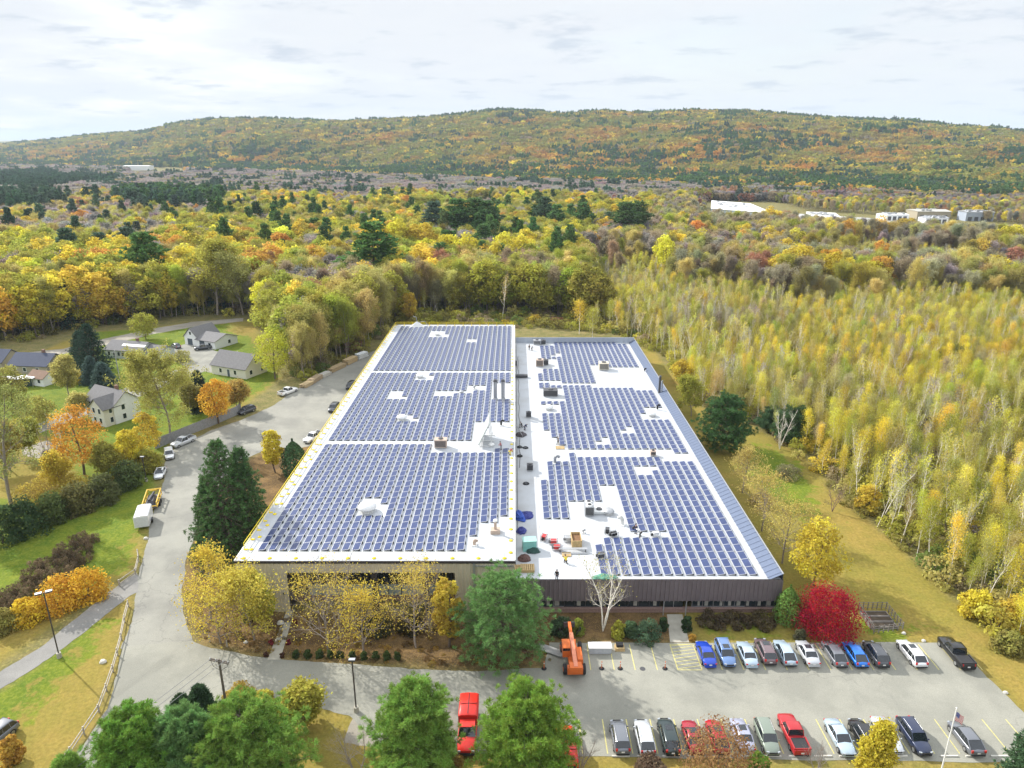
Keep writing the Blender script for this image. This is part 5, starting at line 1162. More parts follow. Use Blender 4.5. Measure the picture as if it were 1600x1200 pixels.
lump('tool_heap', 'heap of dark tools and buckets in the shaded strip below the crouching workers', 'tools', rp(814, 680, ZR), (2.4, 2.6, .7), mat('dark_tools', (.08, .07, .075), .8, var=.5, scale=5), 21)

# ------------------------------------------------------------------ vehicles
def paint(name, c): return mat('car_paint_' + name, c, .28, .25, var=.03, spec=.5, coat=.6)
CGL = mat('car_glass', (.015, .02, .025), .06, 0, var=.1, spec=.8); TYRE = mat('tyre_rubber', (.025, .025, .026), .8); RIM = mat('wheel_alloy', (.45, .46, .47), .3, .8); LAMPR = mat('tail_lamp_red', (.45, .02, .02), .2, coat=.5); LAMPW = mat('head_lamp_clear', (.34, .37, .4), .15, coat=.6); PLATE = mat('number_plate', (.7, .7, .68), .5); TRIM = mat('black_trim', (.03, .03, .032), .5)
CARS = {}
def wheels(e, W, ys, r=.34, wd=.22):
    for y in ys:
        for s in (-1, 1):
            x = s * (W / 2 - wd / 2 + .015); m = MB(); m.cyl((x - wd / 2, y, r), (x + wd / 2, y, r), r, n=18); w_ = m.build('wheel', TYRE, e)
            m = MB(); m.cyl((x + s * wd / 2, y, r), (x + s * (wd / 2 + .012), y, r), r * .64, n=14); m.build('rim', RIM, w_)
            m = MB(); pts = [(x + s * .03, y + (r + .09) * math.cos(a), r + (r + .09) * math.sin(a)) for a in np.linspace(-.15, math.pi + .15, 14)]
            m.tube(pts, .035, 5); m.build('wheel_arch', TRIM, e)
def car(kind, col, loc, rz, lab, W=1.80, L=4.6, roofcol=None, sunroof=False, rails=False, group='cars parked in the marked car park', name=None, cat=None):
    """nose towards +Y"""
    e = thing(name or {'sedan': 'sedan_car', 'suv': 'sport_utility_car', 'hatch': 'hatchback_car', 'wagon': 'estate_car', 'pickup': 'pickup_truck', 'coupe': 'coupe_car'}[kind], lab, cat or {'pickup': 'pickup truck'}.get(kind, 'car'), loc, rz, group)
    tall = kind in ('suv', 'pickup'); gc = .24 if tall else .18; belt = 1.05 if tall else .90; roof = {'suv': 1.72, 'pickup': 1.80, 'wagon': 1.52, 'hatch': 1.50, 'sedan': 1.44, 'coupe': 1.36}[kind]
    # lower body stations: y, half width, deck height
    h = L / 2
    if kind == 'sedan' or kind == 'coupe': hood = .80; deck = .98; st = [(-h, .78, .72), (-h + .12, .86, deck - .06), (-h + .9, .97, deck), (-.9, 1, belt), (.6, 1, belt), (1.05, 1, belt - .01), (h - .7, .95, hood), (h - .2, .84, .70), (h, .70, .56)]
    elif kind == 'pickup': hood = 1.10; st = [(-h, .95, belt), (-h + .1, 1, belt + .03), (-h + 1.7, 1, belt + .03), (-.3, 1, belt + .02), (.9, 1, belt + .02), (1.2, 1, hood), (h - .5, .97, hood - .04), (h - .12, .90, .95), (h, .82, .75)]
    else: hood = belt - .08; st = [(-h, .84, belt - .22), (-h + .1, .92, belt), (-h + .6, .98, belt), (-.9, 1, belt), (.6, 1, belt), (1.05, 1, belt), (h - .7, .95, hood), (h - .2, .86, hood - .18), (h, .72, .58)]
    w2 = W / 2; rings = []
    for y, k_, z in st:
        w_ = w2 * k_; zb = gc + (.12 if abs(y) > h - .3 else 0)
        rings.append([(-w_ * .94, y, zb), (-w_, y, zb + .2), (-w_, y, (zb + z) / 2 + .05), (-w_ * .97, y, z - .06), (-w_ * .86, y, z), (0, y, z + .045), (w_ * .86, y, z), (w_ * .97, y, z - .06), (w_, y, (zb + z) / 2 + .05), (w_, y, zb + .2), (w_ * .94, y, zb)])
    m = MB(); m.loft(rings, 0)
    if kind == 'pickup':   # open bed
        bl = 1.65; y0, y1 = -h + .1, -h + .1 + bl; ti = w2 - .12
        bm = MB(); bm.box((0, (y0 + y1) / 2, belt + .075), (2 * ti - .1, bl - .12, .03)); 
        for s in (-1, 1): m.box((s * (w2 - .08), (y0 + y1) / 2, belt + .10), (.12, bl, .22))
        m.box((0, y0 + .03, belt + .10), (W - .2, .07, .22)); gh = [(1.18, belt), (.62, roof - .05), (.45, roof), (-.35, roof), (-.55, roof - .06), (-.72, belt)]
    elif kind in ('sedan',): gh = [(1.15, belt - .03), (.42, roof - .06), (.2, roof), (-.55, roof), (-.85, roof - .04), (-1.55, belt + .02)]
    elif kind == 'coupe': gh = [(1.05, belt - .03), (.25, roof - .05), (.0, roof), (-.55, roof - .02), (-.8, roof - .06), (-1.65, belt + .04)]
    elif kind == 'hatch': gh = [(1.25, belt - .03), (.5, roof - .06), (.3, roof), (-1.0, roof - .01), (-1.25, roof - .06), (-h + .22, belt + .02)]
    else: gh = [(1.2, belt - .02), (.6, roof - .07), (.42, roof), (-1.4, roof - .01), (-1.7, roof - .06), (-h + .14, belt + .04)]
    wb_, wt_ = w2 * .90, w2 * (.76 if not tall else .80)
    def gw(z): return wb_ + (wt_ - wb_) * (z - belt) / (roof - belt)
    gm_ = MB(); A = [[(-gw(z), y, z), (gw(z), y, z)] for y, z in gh]
    (y0_, z0_), (y1_, z1_), (y2_, z2_), (y3_, z3_), (y4_, z4_), (y5_, z5_) = gh
    V_ = [p for a in A for p in a]; V_ += [(-wb_, y1_, belt - .02), (wb_, y1_, belt - .02), (-wb_, y4_, belt - .02), (wb_, y4_, belt - .02)]
    gm_.add(V_, [(0, 1, 3, 2), (8, 9, 11, 10), (0, 2, 12), (1, 13, 3), (12, 2, 4, 6, 8, 14), (3, 13, 15, 9, 7, 5), (8, 10, 14), (9, 15, 11)])
    rf = MB(); ins = [(y1_ + .02, z1_ + .012), (y2_, z2_ + .012), (y3_, z3_ + .012), (y4_ - .02, z4_ + .012)]; rg_ = []
    for y, z in ins:
        g_ = gw(z) + .012; rg_.append([(-g_ - .005, y, z - .07), (-g_ + .02, y, z - .02), (-g_ * .7, y, z + .015), (0, y, z + .03), (g_ * .7, y, z + .015), (g_ - .02, y, z - .02), (g_ + .005, y, z - .07)])
    rf.loft(rg_, 0, caps=False, closed=False)
    def pil(a, b_, r=.04):
        for s in (-1, 1): rf.cyl((s * (gw(a[1]) + .0), a[0], a[1]), (s * (gw(b_[1]) + .0), b_[0], b_[1]), r, n=5)
    pil((y0_, z0_), (y1_, z1_)); pil((y5_, z5_), (y4_, z4_), .055); pil(((y1_ + y4_) / 2 + .1, belt), ((y1_ + y4_) / 2 + .05, roof - .05), .035)
    if kind in ('suv', 'wagon', 'hatch'): pil((y4_ + .35, belt), (y4_ + .45, roof - .05), .05)
    bd = m.build('body', col, e); gm_.build('windows', CGL, e); rf.build('cabin_roof', roofcol or col, e)
    if kind == 'pickup': bm.build('bed_floor', TRIM, e)
    if sunroof: s_ = MB(); s_.box((0, .05, roof + .045), (.8, .75, .02)); s_.build('sunroof', CGL, e)
    if rails:
        for s in (-1, 1): s_ = MB(); s_.cyl((s * (wt_ - .1), y2_ - .1, roof + .07), (s * (wt_ - .1), y3_ + .1, roof + .06), .025, n=6); s_.build('roof_rail', RIM, e)
    wheels(e, W, (-h + (.95 if kind != 'pickup' else 1.15), h - .88), .36 if tall else .32)
    hf = .72 if not tall else .86
    for s in (-1, 1):
        s_ = MB(); s_.box((s * w2 * .66, h - .10, hf - .13), (.30, .14, .11), rz=-s * .35); s_.build('headlight', LAMPW, e)
        s_ = MB(); s_.box((s * w2 * .76, -h + .055, hf + (.04 if kind in ('sedan', 'coupe') else .10)), (.22 if kind not in ('pickup',) else .14, .12, .14 if kind in ('sedan', 'coupe') else .30)); s_.build('taillight', LAMPR, e)
        s_ = MB(); s_.box((s * (w2 + .09), .95, belt + .03), (.18, .10, .13)); s_.build('wing_mirror', col, e)
    s_ = MB(); s_.box((0, -h - .012, .62 if not tall else .7), (.34, .03, .16)); s_.build('number_plate', PLATE, e)
    s_ = MB(); s_.box((0, h - .005, .5 if not tall else .65), (.9, .05, .16)); s_.build('grille', TRIM, e)
    s_ = MB(); s_.box((0, -h + .0, gc + .17), (W * .8, .10, .16)); s_.box((0, h - .03, gc + .15), (W * .7, .08, .12)); s_.build('bumper', TRIM if kind != 'sedan' else col, e)
    return e
UPY = G(1300, 1024).y - .15
def ux(px, py=1026): return G(px, py).x
SIL = paint('silver', (.50, .52, .54)); LBL = paint('light_blue', (.40, .50, .58)); BLU = paint('royal_blue', (.012, .06, .46)); BLU2 = paint('bright_blue', (.01, .16, .60)); SBL = paint('slate_blue', (.13, .22, .42)); MAR = paint('maroon', (.16, .11, .12)); WHT = paint('white', (.78, .79, .80)); BLKP = paint('black', (.012, .013, .015)); GRY = paint('grey', (.15, .16, .18)); DGP = paint('dark_grey', (.06, .065, .075)); RED = paint('red', (.42, .015, .02)); CRD = paint('crimson', (.34, .015, .03)); GRN = paint('sage_grey', (.21, .25, .20)); NVY = paint('navy', (.02, .03, .07)); LIL = paint('lilac_silver', (.36, .37, .47)); LGR = paint('blackish_green', (.02, .035, .035))
P2 = math.pi
up = [(1102, 'sedan', BLU, 0, 'deep royal blue sedan parked next to the yellow hatched bay', {}), (1132, 'suv', SBL, P2, 'slate blue estate parked nose-out between the royal blue and pale blue sedans', dict(rails=True, sunroof=True)), (1166, 'sedan', LBL, 0, 'pale ice-blue sedan in the upper row, third car from the left', {}), (1196, 'suv', MAR, 0, 'brownish maroon SUV with dark roof glass in the upper row', dict(sunroof=True, rails=True)), (1226, 'hatch', LBL, 0, 'pale blue hatchback with roof rails in the upper row', dict(rails=True)), (1261, 'sedan', SIL, 0, 'silver sedan with black sunroof in the upper row', dict(sunroof=True)),
      (1302, 'hatch', GRY, 0, 'dark grey hatchback parked in front of the red bush', {}), (1334, 'hatch', BLU2, 0, 'bright blue hatchback right of the red bush', {}), (1366, 'suv', DGP, 0, 'dark grey SUV with silver roof rails beside the bright blue hatchback', dict(rails=True)), (1423, 'wagon', WHT, 0, 'white estate car with sunroof parked alone near the fenced garden', dict(sunroof=True, rails=True, L=4.9)), (1492, 'pickup', BLKP, 0, 'black pickup truck at the right end of the upper row', dict(L=5.7, W=1.98))]
rc_ = random.Random(8)
for px_, kd, c_, rz, lb, kw in up: car(kd, c_, (ux(px_), UPY + rc_.uniform(-.25, .25), .02), rz + rc_.uniform(-.02, .02), lb, **kw)
LOY = G(1300, 1154).y - .2
def lx(px): return G(px, 1158).x
lo = [(968, 'suv', GRY, 0, 'grey SUV with ribbed roof at the left end of the lower row', dict(rails=True, L=4.5)), (1006, 'suv', SIL, 0, 'silver SUV, second car from the left in the lower row', dict(rails=True, L=4.8)), (1044, 'suv', LGR, 0, 'blackish green SUV with big glass roof in the lower row', dict(sunroof=True, L=4.9)), (1082, 'coupe', CRD, 0, 'crimson coupe partly behind the russet bush', dict(sunroof=True)), (1120, 'hatch', RED, 0, 'red hatchback mostly hidden behind the russet bush', dict(sunroof=True)), (1160, 'sedan', LIL, 0, 'lilac-silver sedan with sunroof right of the hidden red hatchback', dict(sunroof=True)),
      (1197, 'suv', GRN, P2, 'sage grey SUV parked nose-out in the lower row', dict(rails=True)), (1240, 'pickup', RED, 0, 'red pickup truck in the middle of the lower row', dict(L=5.5, W=1.9)), (1311, 'sedan', LBL, P2, 'pale blue sedan parked nose-out left of the yellow sapling', dict(L=4.8)), (1349, 'suv', BLKP, 0, 'black SUV with pale roof rails partly behind the yellow sapling', dict(rails=True)), (1387, 'sedan', SIL, P2, 'silver-white sedan with sunroof parked nose-out right of the yellow sapling', dict(sunroof=True, L=4.8)), (1427, 'suv', NVY, P2, 'navy SUV parked nose-out, second from the right in the lower row', dict(rails=True, L=4.9)), (1507, 'hatch', GRY, 0, 'grey crossover at the right end of the lower row beside the flagpole', dict(W=1.85))]
for px_, kd, c_, rz, lb, kw in lo: car(kd, c_, (lx(px_), LOY + rc_.uniform(-.25, .25), .02), rz + rc_.uniform(-.02, .02), lb, **kw)
def gcar(px, py, fx, fy, kd, c_, lb, **kw):
    a = G(px, py); f = G(fx, fy); d = f - a; return car(kd, c_, (a.x, a.y, .02), math.atan2(-d.x, d.y), lb, group='vehicles parked along the side road', **kw)
gcar(450, 615, 470, 607, 'pickup', WHT, 'white pickup truck in the rear parking area near the lumber piles', L=5.8, W=2.0)
gcar(386, 645, 370, 651, 'suv', DGP, 'dark SUV parked at the end of the grey board fence')
gcar(287, 694, 268, 702, 'pickup', SIL, 'silver pickup truck parked beside the grey board fence', L=5.6, W=1.95)
gcar(265, 714, 267, 725, 'suv', WHT, 'white van-like car behind the silver pickup on the side road')
gcar(251, 743, 245, 755, 'sedan', WHT, 'white sedan parked on the verge behind the yellow equipment trailer', sunroof=True)
gcar(490, 687, 478, 694, 'pickup', WHT, 'white pickup partly hidden behind the left roof edge', L=5.6)
gcar(522, 641, 515, 648, 'suv', DGP, 'dark SUV peeking out behind the yellow roof railing'); gcar(549, 606, 542, 612, 'suv', BLKP, 'black SUV half hidden by the roof corner near the lumber')
gcar(318, 546, 300, 548, 'pickup', DGP, 'dark pickup parked in front of the white garage house', L=5.6); gcar(275, 543, 270, 541, 'hatch', GRY, 'small grey car on the grass edge left of the white garage house'); gcar(22, 572, 10, 576, 'suv', WHT, 'white SUV beside the dark-roofed cottage at the left edge')
gcar(-6, 1160, -25, 1175, 'suv', GRY, 'grey car cut off by the left photo edge below the lamp post')

# red utility trucks seen over the pines
def utility(px, py, lab, rz=P2):
    a = G(px, py); e = thing('utility_truck', lab, 'truck', (a.x, a.y, .02), rz, 'red utility trucks'); RP = mat('bright_red_paint', (.62, .025, .015), .4, coat=.3)
    m = MB(); m.loft([[(-1.05, y, .6), (-1.08, y, 1.0), (-1.06, y, z - .1), (-.8, y, z), (0, y, z + .06), (.8, y, z), (1.06, y, z - .1), (1.08, y, 1.0), (1.05, y, .6)] for y, z in ((-4.0, 2.45), (-3.85, 2.6), (-.7, 2.6), (-.55, 2.5))]); m.build('box_body', RP, e)
    m = MB(); m.box((0, -2.2, 2.68), (.08, 3.0, .04)); m.box((0, -2.2, 2.67), (2.0, .05, .05)); m.build('roof_seam', TRIM, e)
    m = MB(); m.loft([[(-1.0 * k_, y, .55), (-1.02 * k_, y, .9), (-1.0 * k_, y, z - .08), (-.8 * k_, y, z), (0, y, z + .04), (.8 * k_, y, z), (1.0 * k_, y, z - .08), (1.02 * k_, y, .9), (1.0 * k_, y, .55)] for y, z, k_ in ((-.5, 1.3, 1), (1.1, 1.3, 1), (1.3, 1.25, 1), (2.5, 1.15, .95), (2.8, .9, .88))]); m.build('cab', RP, e)
    m = MB(); V_ = [(-.95, 1.25, 1.28), (.95, 1.25, 1.28), (-.82, .6, 2.0), (.82, .6, 2.0), (-.82, -.4, 2.05), (.82, -.4, 2.05), (-.95, -.45, 1.28), (.95, -.45, 1.28)]; m.add(V_, [(0, 1, 3, 2), (0, 2, 4, 6), (1, 7, 5, 3)]); m.build('windscreen', CGL, e)
    m = MB(); m.box((0, .1, 2.06), (1.7, 1.1, .07)); m.build('cab_roof', RP, e); wheels(e, 2.1, (-2.9, 1.9), .45, .28)
    for s in (-1, 1): m = MB(); m.box((s * .75, 2.78, .85), (.3, .1, .2)); m.build('headlight', LAMPW, e)
    m = MB(); m.box((0, 2.85, .55), (1.9, .2, .22)); m.build('bumper', TRIM, e); m = MB(); m.box((0, -4.02, 1.5), (1.7, .06, 1.6)); m.build('rear_door', TRIM, e)
utility(731, 1152, 'red utility truck with tall box body between the two round pines'); utility(883, 1175, 'red utility truck mostly hidden behind the right-hand round pine', 0)

# orange telehandler
a = G(895, 1040); ORG = mat('orange_machine_paint', (.62, .14, .025), .45, var=.08); ORP = mat('faded_orange_boom', (.66, .24, .14), .5, var=.1)
e = thing('telescopic_handler', 'orange telescopic handler parked with its boom towards the building', 'forklift', (a.x, a.y + .6, .02), .03)
m = MB(); m.box((0, 0, .95), (1.3, 5.6, .7)); m.box((0, -2.75, 1.2), (1.9, .7, .9)); m.build('chassis', ORG, e)
m = MB(); m.box((.75, -.6, 1.45), (.75, 2.6, .85), taper=.9); m.build('engine_cover', ORG, e)
m = MB(); m.box((-.85, .3, 1.65), (.95, 1.6, .9)); m.box((-.85, .3, 2.62), (1.0, 1.7, .1)); cb = m.build('cab', ORG, e); m = MB(); m.box((-.85, .3, 2.33), (.9, 1.5, .5)); m.build('window', CGL, cb)
m = MB(); m.box((.02, -.4, 2.15), (.5, 6.0, .5), rx=R(3)); m.build('boom', ORP, e); m = MB(); m.box((.02, 3.5, 2.35), (.38, 2.4, .38), rx=R(3)); m.build('boom_extension', ORG, e); m = MB(); m.box((.02, -3.1, 1.9), (1.5, 1.1, .6)); m.build('counterweight', ORG, e)
m = MB(); m.box((.02, 4.75, 2.1), (1.5, .1, .8)); m.box((-.4, 5.25, 1.72), (.12, 1.1, .06)); m.box((.44, 5.25, 1.72), (.12, 1.1, .06)); m.build('fork', DGREY, e)
for y in (-2.0, 2.1):
    for s in (-1, 1): m = MB(); m.cyl((s * .95, y, .66), (s * 1.38, y, .66), .66, n=20); w_ = m.build('wheel', TYRE, e); m = MB(); m.cyl((s * 1.38, y, .66), (s * 1.40, y, .66), .32, n=14); m.build('rim', ORG, w_)
for s in (-1, 1): m = MB(); m.tube([(s * .8, 3.3, 1.6), (s * 1.3, 3.6, 2.1)], .05); m.box((s * 1.35, 3.6, 2.3), (.25, .06, .4)); m.build('mirror', BLACK, e)

# white enclosed trailer, yellow-framed trailer
def orient(px, py, fx, fy): a = G(px, py); d = G(fx, fy) - a; return (a.x, a.y, .02), math.atan2(-d.x, d.y)
loc, rz = orient(226, 818, 236, 786)
e = thing('cargo_trailer', 'white enclosed cargo trailer at the road edge', 'trailer', loc, rz); m = MB(); m.loft([[(-1.15, y, .5), (-1.15, y, 2.4), (-1.0, y, 2.55), (0, y, 2.62), (1.0, y, 2.55), (1.15, y, 2.4), (1.15, y, .5)] for y in (-2.3, 2.3)], smooth=False); m.add([(-1.15, 2.3, .5), (1.15, 2.3, .5), (1.15, 2.3, 2.4), (-1.15, 2.3, 2.4), (0, 3.0, .5), (0, 3.0, 2.3)], [(0, 4, 5, 3), (4, 1, 2, 5), (3, 5, 2), (0, 1, 4)]); m.build('box_body', WHT, e)
m = MB(); m.box((0, -2.33, 1.45), (2.1, .05, 1.8)); m.build('rear_door', mat('trailer_door', (.55, .57, .58), .5), e); m = MB(); m.tube([(-.6, 2.4, .45), (0, 3.9, .45), (.6, 2.4, .45)], .06); m.build('drawbar', DGREY, e)
for s in (-1, 1): m = MB(); m.cyl((s * 1.16, 0, .36), (s * 1.36, 0, .36), .36, n=16); m.build('wheel', TYRE, e); m = MB(); m.box((s * 1.27, 0, .8), (.26, 1.0, .06)); m.build('mudguard', DGREY, e)
loc, rz = orient(239, 788, 246, 768)
e = thing('equipment_trailer', 'yellow-framed equipment trailer loaded with dark machinery behind the white trailer', 'trailer', loc, rz); YM = mat('machine_yellow', (.62, .40, .04), .5, var=.12); m = MB(); m.box((0, 0, .6), (2.3, 5.6, .18)); m.build('deck', DGREY, e)
m = MB()
for x in (-1.15, 1.15):
    m.cyl((x, -2.7, 1.5), (x, 2.9, 1.7), .13, n=8); m.cyl((x, -2.8, .7), (x, 2.8, .7), .10, n=8)
    for y in (-2.6, -.8, 1, 2.7): m.cyl((x, y, .65), (x, y, 1.6), .09, n=8)
m.cyl((-1.15, 2.8, 1.7), (1.15, 2.8, 1.7), .15, n=8); m.cyl((-1.15, -2.7, .9), (1.15, -2.7, .9), .1, n=8); m.cyl((-.6, 1.9, 1.9), (.6, 1.9, 1.9), .12, n=8); m.build('frame', YM, e)
m = MB(); m.box((0, -.4, 1.1), (1.3, 3.6, .8), taper=.7); m.cyl((-.2, -1.6, 1.6), (.2, 1.5, 1.7), .2); m.build('load', mat('oily_black', (.05, .05, .06), .4), e)
for s in (-1, 1):
    for y in (-.9, .3): m = MB(); m.cyl((s * 1.2, y, .4), (s * 1.45, y, .4), .4, n=16); m.build('wheel', TYRE, e)
m = MB(); m.tube([(-.5, -2.8, .5), (0, -4.1, .5), (.5, -2.8, .5)], .07); m.build('drawbar', YM, e)

# white job box and pallet stack at the lot, delineator posts
e = thing('storage_box', 'long white lidded box standing in the parking bays by the handler', 'box', tuple(G(937, 1018)), 0); m = MB(); m.box((0, 0, .5), (2.9, 1.1, .85)); m.build('case', mat('box_grey', (.42, .44, .46), .6), e); m = MB(); m.box((0, 0, .97), (3.0, 1.25, .1)); m.build('lid', WHITE, e)
m = MB()
for x in (-1.2, 1.2): m.box((x, 0, .05), (.2, 1.0, .1))
m.build('skid', DGREY, e)
e = thing('pallet_load', 'small pallet of black and tan goods right of the white box', 'pallet', tuple(G(968, 1014)), 0); m = MB(); m.box((0, 0, .08), (1.25, 1.1, .14)); m.box((0, 0, .3), (1.2, 1.0, .3)); m.build('pallet_base', WOOD, e); m = MB(); m.box((0, .1, .6), (.9, .7, .35)); m.build('load', BLACK, e)
DEL = mat('orange_plastic', (.60, .16, .06), .6)
for px_, py_, lb in ((940, 1045, 'orange post on black base, left of the middle pair'), (969, 1045, 'orange post on black base, right of the middle pair'), (1039, 1045, 'orange post on black base beside the hatched bay'), (850, 1045, 'orange post on black base left of the handler')):
    e = thing('delineator_post', lb, 'traffic post', tuple(G(px_, py_)), group='orange posts closing the bays'); m = MB(); m.lathe([(0, 0), (.34, 0), (.34, .07), (.12, .14), (0, .14)], n=12); m.build('base', BLACK, e); m = MB(); m.cyl((0, 0, .12), (0, 0, 1.15), .06, .045, 8); m.build('post', DEL, e); m = MB(); m.cyl((0, 0, .78), (0, 0, .9), .065, n=8); m.build('band', WHITE, e)
m = MB(); m.box((0, 0, .25), (3.6, 1.2, .1), rz=-.5); m.box((.4, -.2, .12), (3.2, .9, .1), rz=-.5); tag(m.build('steel_plate', mat('grey_sheet', (.30, .30, .29), .6), None, tuple(G(860, 1018))), 'grey sheets lying under the big pine beside the handler', 'sheet')
m = MB(); m.cyl((0, 0, .0), (0, 0, .03), .35, n=16); tag(m.build('manhole_cover', DGREY, None, tuple(G(1004, 1045, .022)) ), 'round iron manhole cover in the upper bays', 'manhole cover')
# concrete wheel stops along the lower row
for i in range(17):
    x = LOTX0 + 2.72 * (i + .5) - .0
    if i in (12,): continue
    m = MB(); m.loft([[(-.95 * 1.0, -.09, 0), (-.95, -.07, .13), (-.95, .07, .13), (-.95, .09, 0)], [(.95, -.09, 0), (.95, -.07, .13), (.95, .07, .13), (.95, .09, 0)]], smooth=False)
    o = m.build('wheel_stop', mat('pale_concrete', (.55, .53, .47), .85), None, (x, YL1 - .35, .024)); tag(o, 'pale concrete wheel stop at the foot of the lower parking row', 'wheel stop', 'concrete wheel stops along the lower row')
# manhole, flag, lamps, pole
e = thing('flagpole', 'tall white flagpole with a small striped flag near the lower row', 'flagpole', (43, 55, 0)); m = MB(); m.cyl((0, 0, 0), (0, 0, 10.4), .09, .05, 10); m.build('pole', WHITE, e); m = MB(); m.lathe([(0, -.1), (.1, 0), (0, .1)], (0, 0, 10.5), 10); m.build('finial', WHITE, e); m = MB(); m.cyl((0, 0, 0), (0, 0, .25), .3, .2, 12); m.build('base', GALV, e)
fm = MB(); nu, nv = 14, 13
def fl(u, v): return (u * 1.15 * .82, .18 * math.sin(u * 7) * u, 10.0 - v * .95 - .62 * u + .05 * math.sin(u * 9 + v * 3))
fo = thing('flag', 'small red white and blue striped flag hanging at the top of the white pole', 'flag', (43.08, 55, 0))
fc = [mat('flag_red', (.5, .03, .05), .8), mat('flag_white', (.72, .72, .72), .8), mat('flag_blue', (.03, .05, .25), .8)]
for i in range(nu):
    for j in range(nv):
        mi_ = 2 if (i < 6 and j < 7) else (0 if j % 2 == 0 else 1)
        fm.add([fl(i / nu, j / nv), fl((i + 1) / nu, j / nv), fl((i + 1) / nu, (j + 1) / nv), fl(i / nu, (j + 1) / nv)], [(0, 1, 2, 3)], mi_, True)
for i in range(3):
    for j in range(3):
        p = fl((i + .6) * .13, (j + .7) * .16); fm.box((p[0], p[1], p[2]), (.035, .05, .035), 1)
fm.build('cloth', fc, fo)
def lamp_post(px, py, top, lab, heads=2, rz=0):
    a = G(px, py); h = HT(a.y, top); e = thing('lamp_post', lab, 'lamp post', tuple(a), rz, 'lamp posts around the car park'); m = MB(); m.cyl((0, 0, 0), (0, 0, .7), .3, .28, 14); m.build('base', CONC, e); m = MB(); m.box((0, 0, h / 2 + .3), (.14, .14, h - .6)); m.build('post', mat('bronze_post', (.06, .05, .045), .5), e)
    for s in ((-1, 1) if heads == 2 else (0,)):
        m = MB(); m.box((s * .55, 0, h), (.75, .42, .2)); hd = m.build('lamp_head', DGREY, e); m = MB(); m.box((s * .55, 0, h - .115), (.5, .3, .03)); m.build('lens', WHITE, hd); m = MB(); m.box((s * .55, 0, h + .105), (.72, .4, .02)); m.build('cap', GALV, hd)
lamp_post(93, 1027, 926, 'tall dark lamp post with two heads by the footpath', 2, .5); lamp_post(557, 1112, 1031, 'single-headed lamp post at the corner of the lower lawn', 1)
lamp_post(229, 752, 714, 'small white-headed lamp post on the verge behind the trailers', 1)
a = G(357, 1125); hp = HT(a.y, 1030); e = thing('utility_pole', 'wooden utility pole with crossarm beside the bottom-left pines', 'utility pole', tuple(a)); WPOLE = mat('weathered_pole', (.13, .11, .09), .9, var=.3)
m = MB(); m.cyl((0, 0, 0), (0, 0, hp), .17, .12, 10); m.build('pole', WPOLE, e)
for dz, dy in ((-.25, -.12), (-.25, .12)): m = MB(); m.box((0, dy, hp + dz), (2.5, .1, .12), rz=-.25); m.build('crossarm', WPOLE, e)
for x in (-1.1, -.4, .5, 1.1): m = MB(); m.lathe([(.03, 0), (.07, .05), (.03, .1), (.06, .15), (0, .2)], (x, -x * .25, hp - .19), 8); m.build('insulator', WHITE, e)
m = MB(); m.tube([(-1.1, .25, hp - .1), (-.8, .1, hp - 1.0), (-.1, 0, hp - 1.5)], .02, 4); m.tube([(1.1, -.25, hp - .1), (.9, -.1, hp - .9), (.1, 0, hp - 1.5)], .02, 4); m.build('cable_loop', BLACK, e)
m = MB(); B = Vector((-62, 15, 11)); A_ = Vector((a.x, a.y, hp))
for k_ in (-.9, 0, .9):
    m.tube([A_.lerp(B, f) + Vector((k_, 0, -2.2 * math.sin(math.pi * f))) for f in np.linspace(0, 1, 14)], .025, 4)
tag(m.build('overhead_wires', mat('wire', (.2, .2, .2), .5)), 'thin overhead wires running from the utility pole towards the bottom-left pines', 'wires')

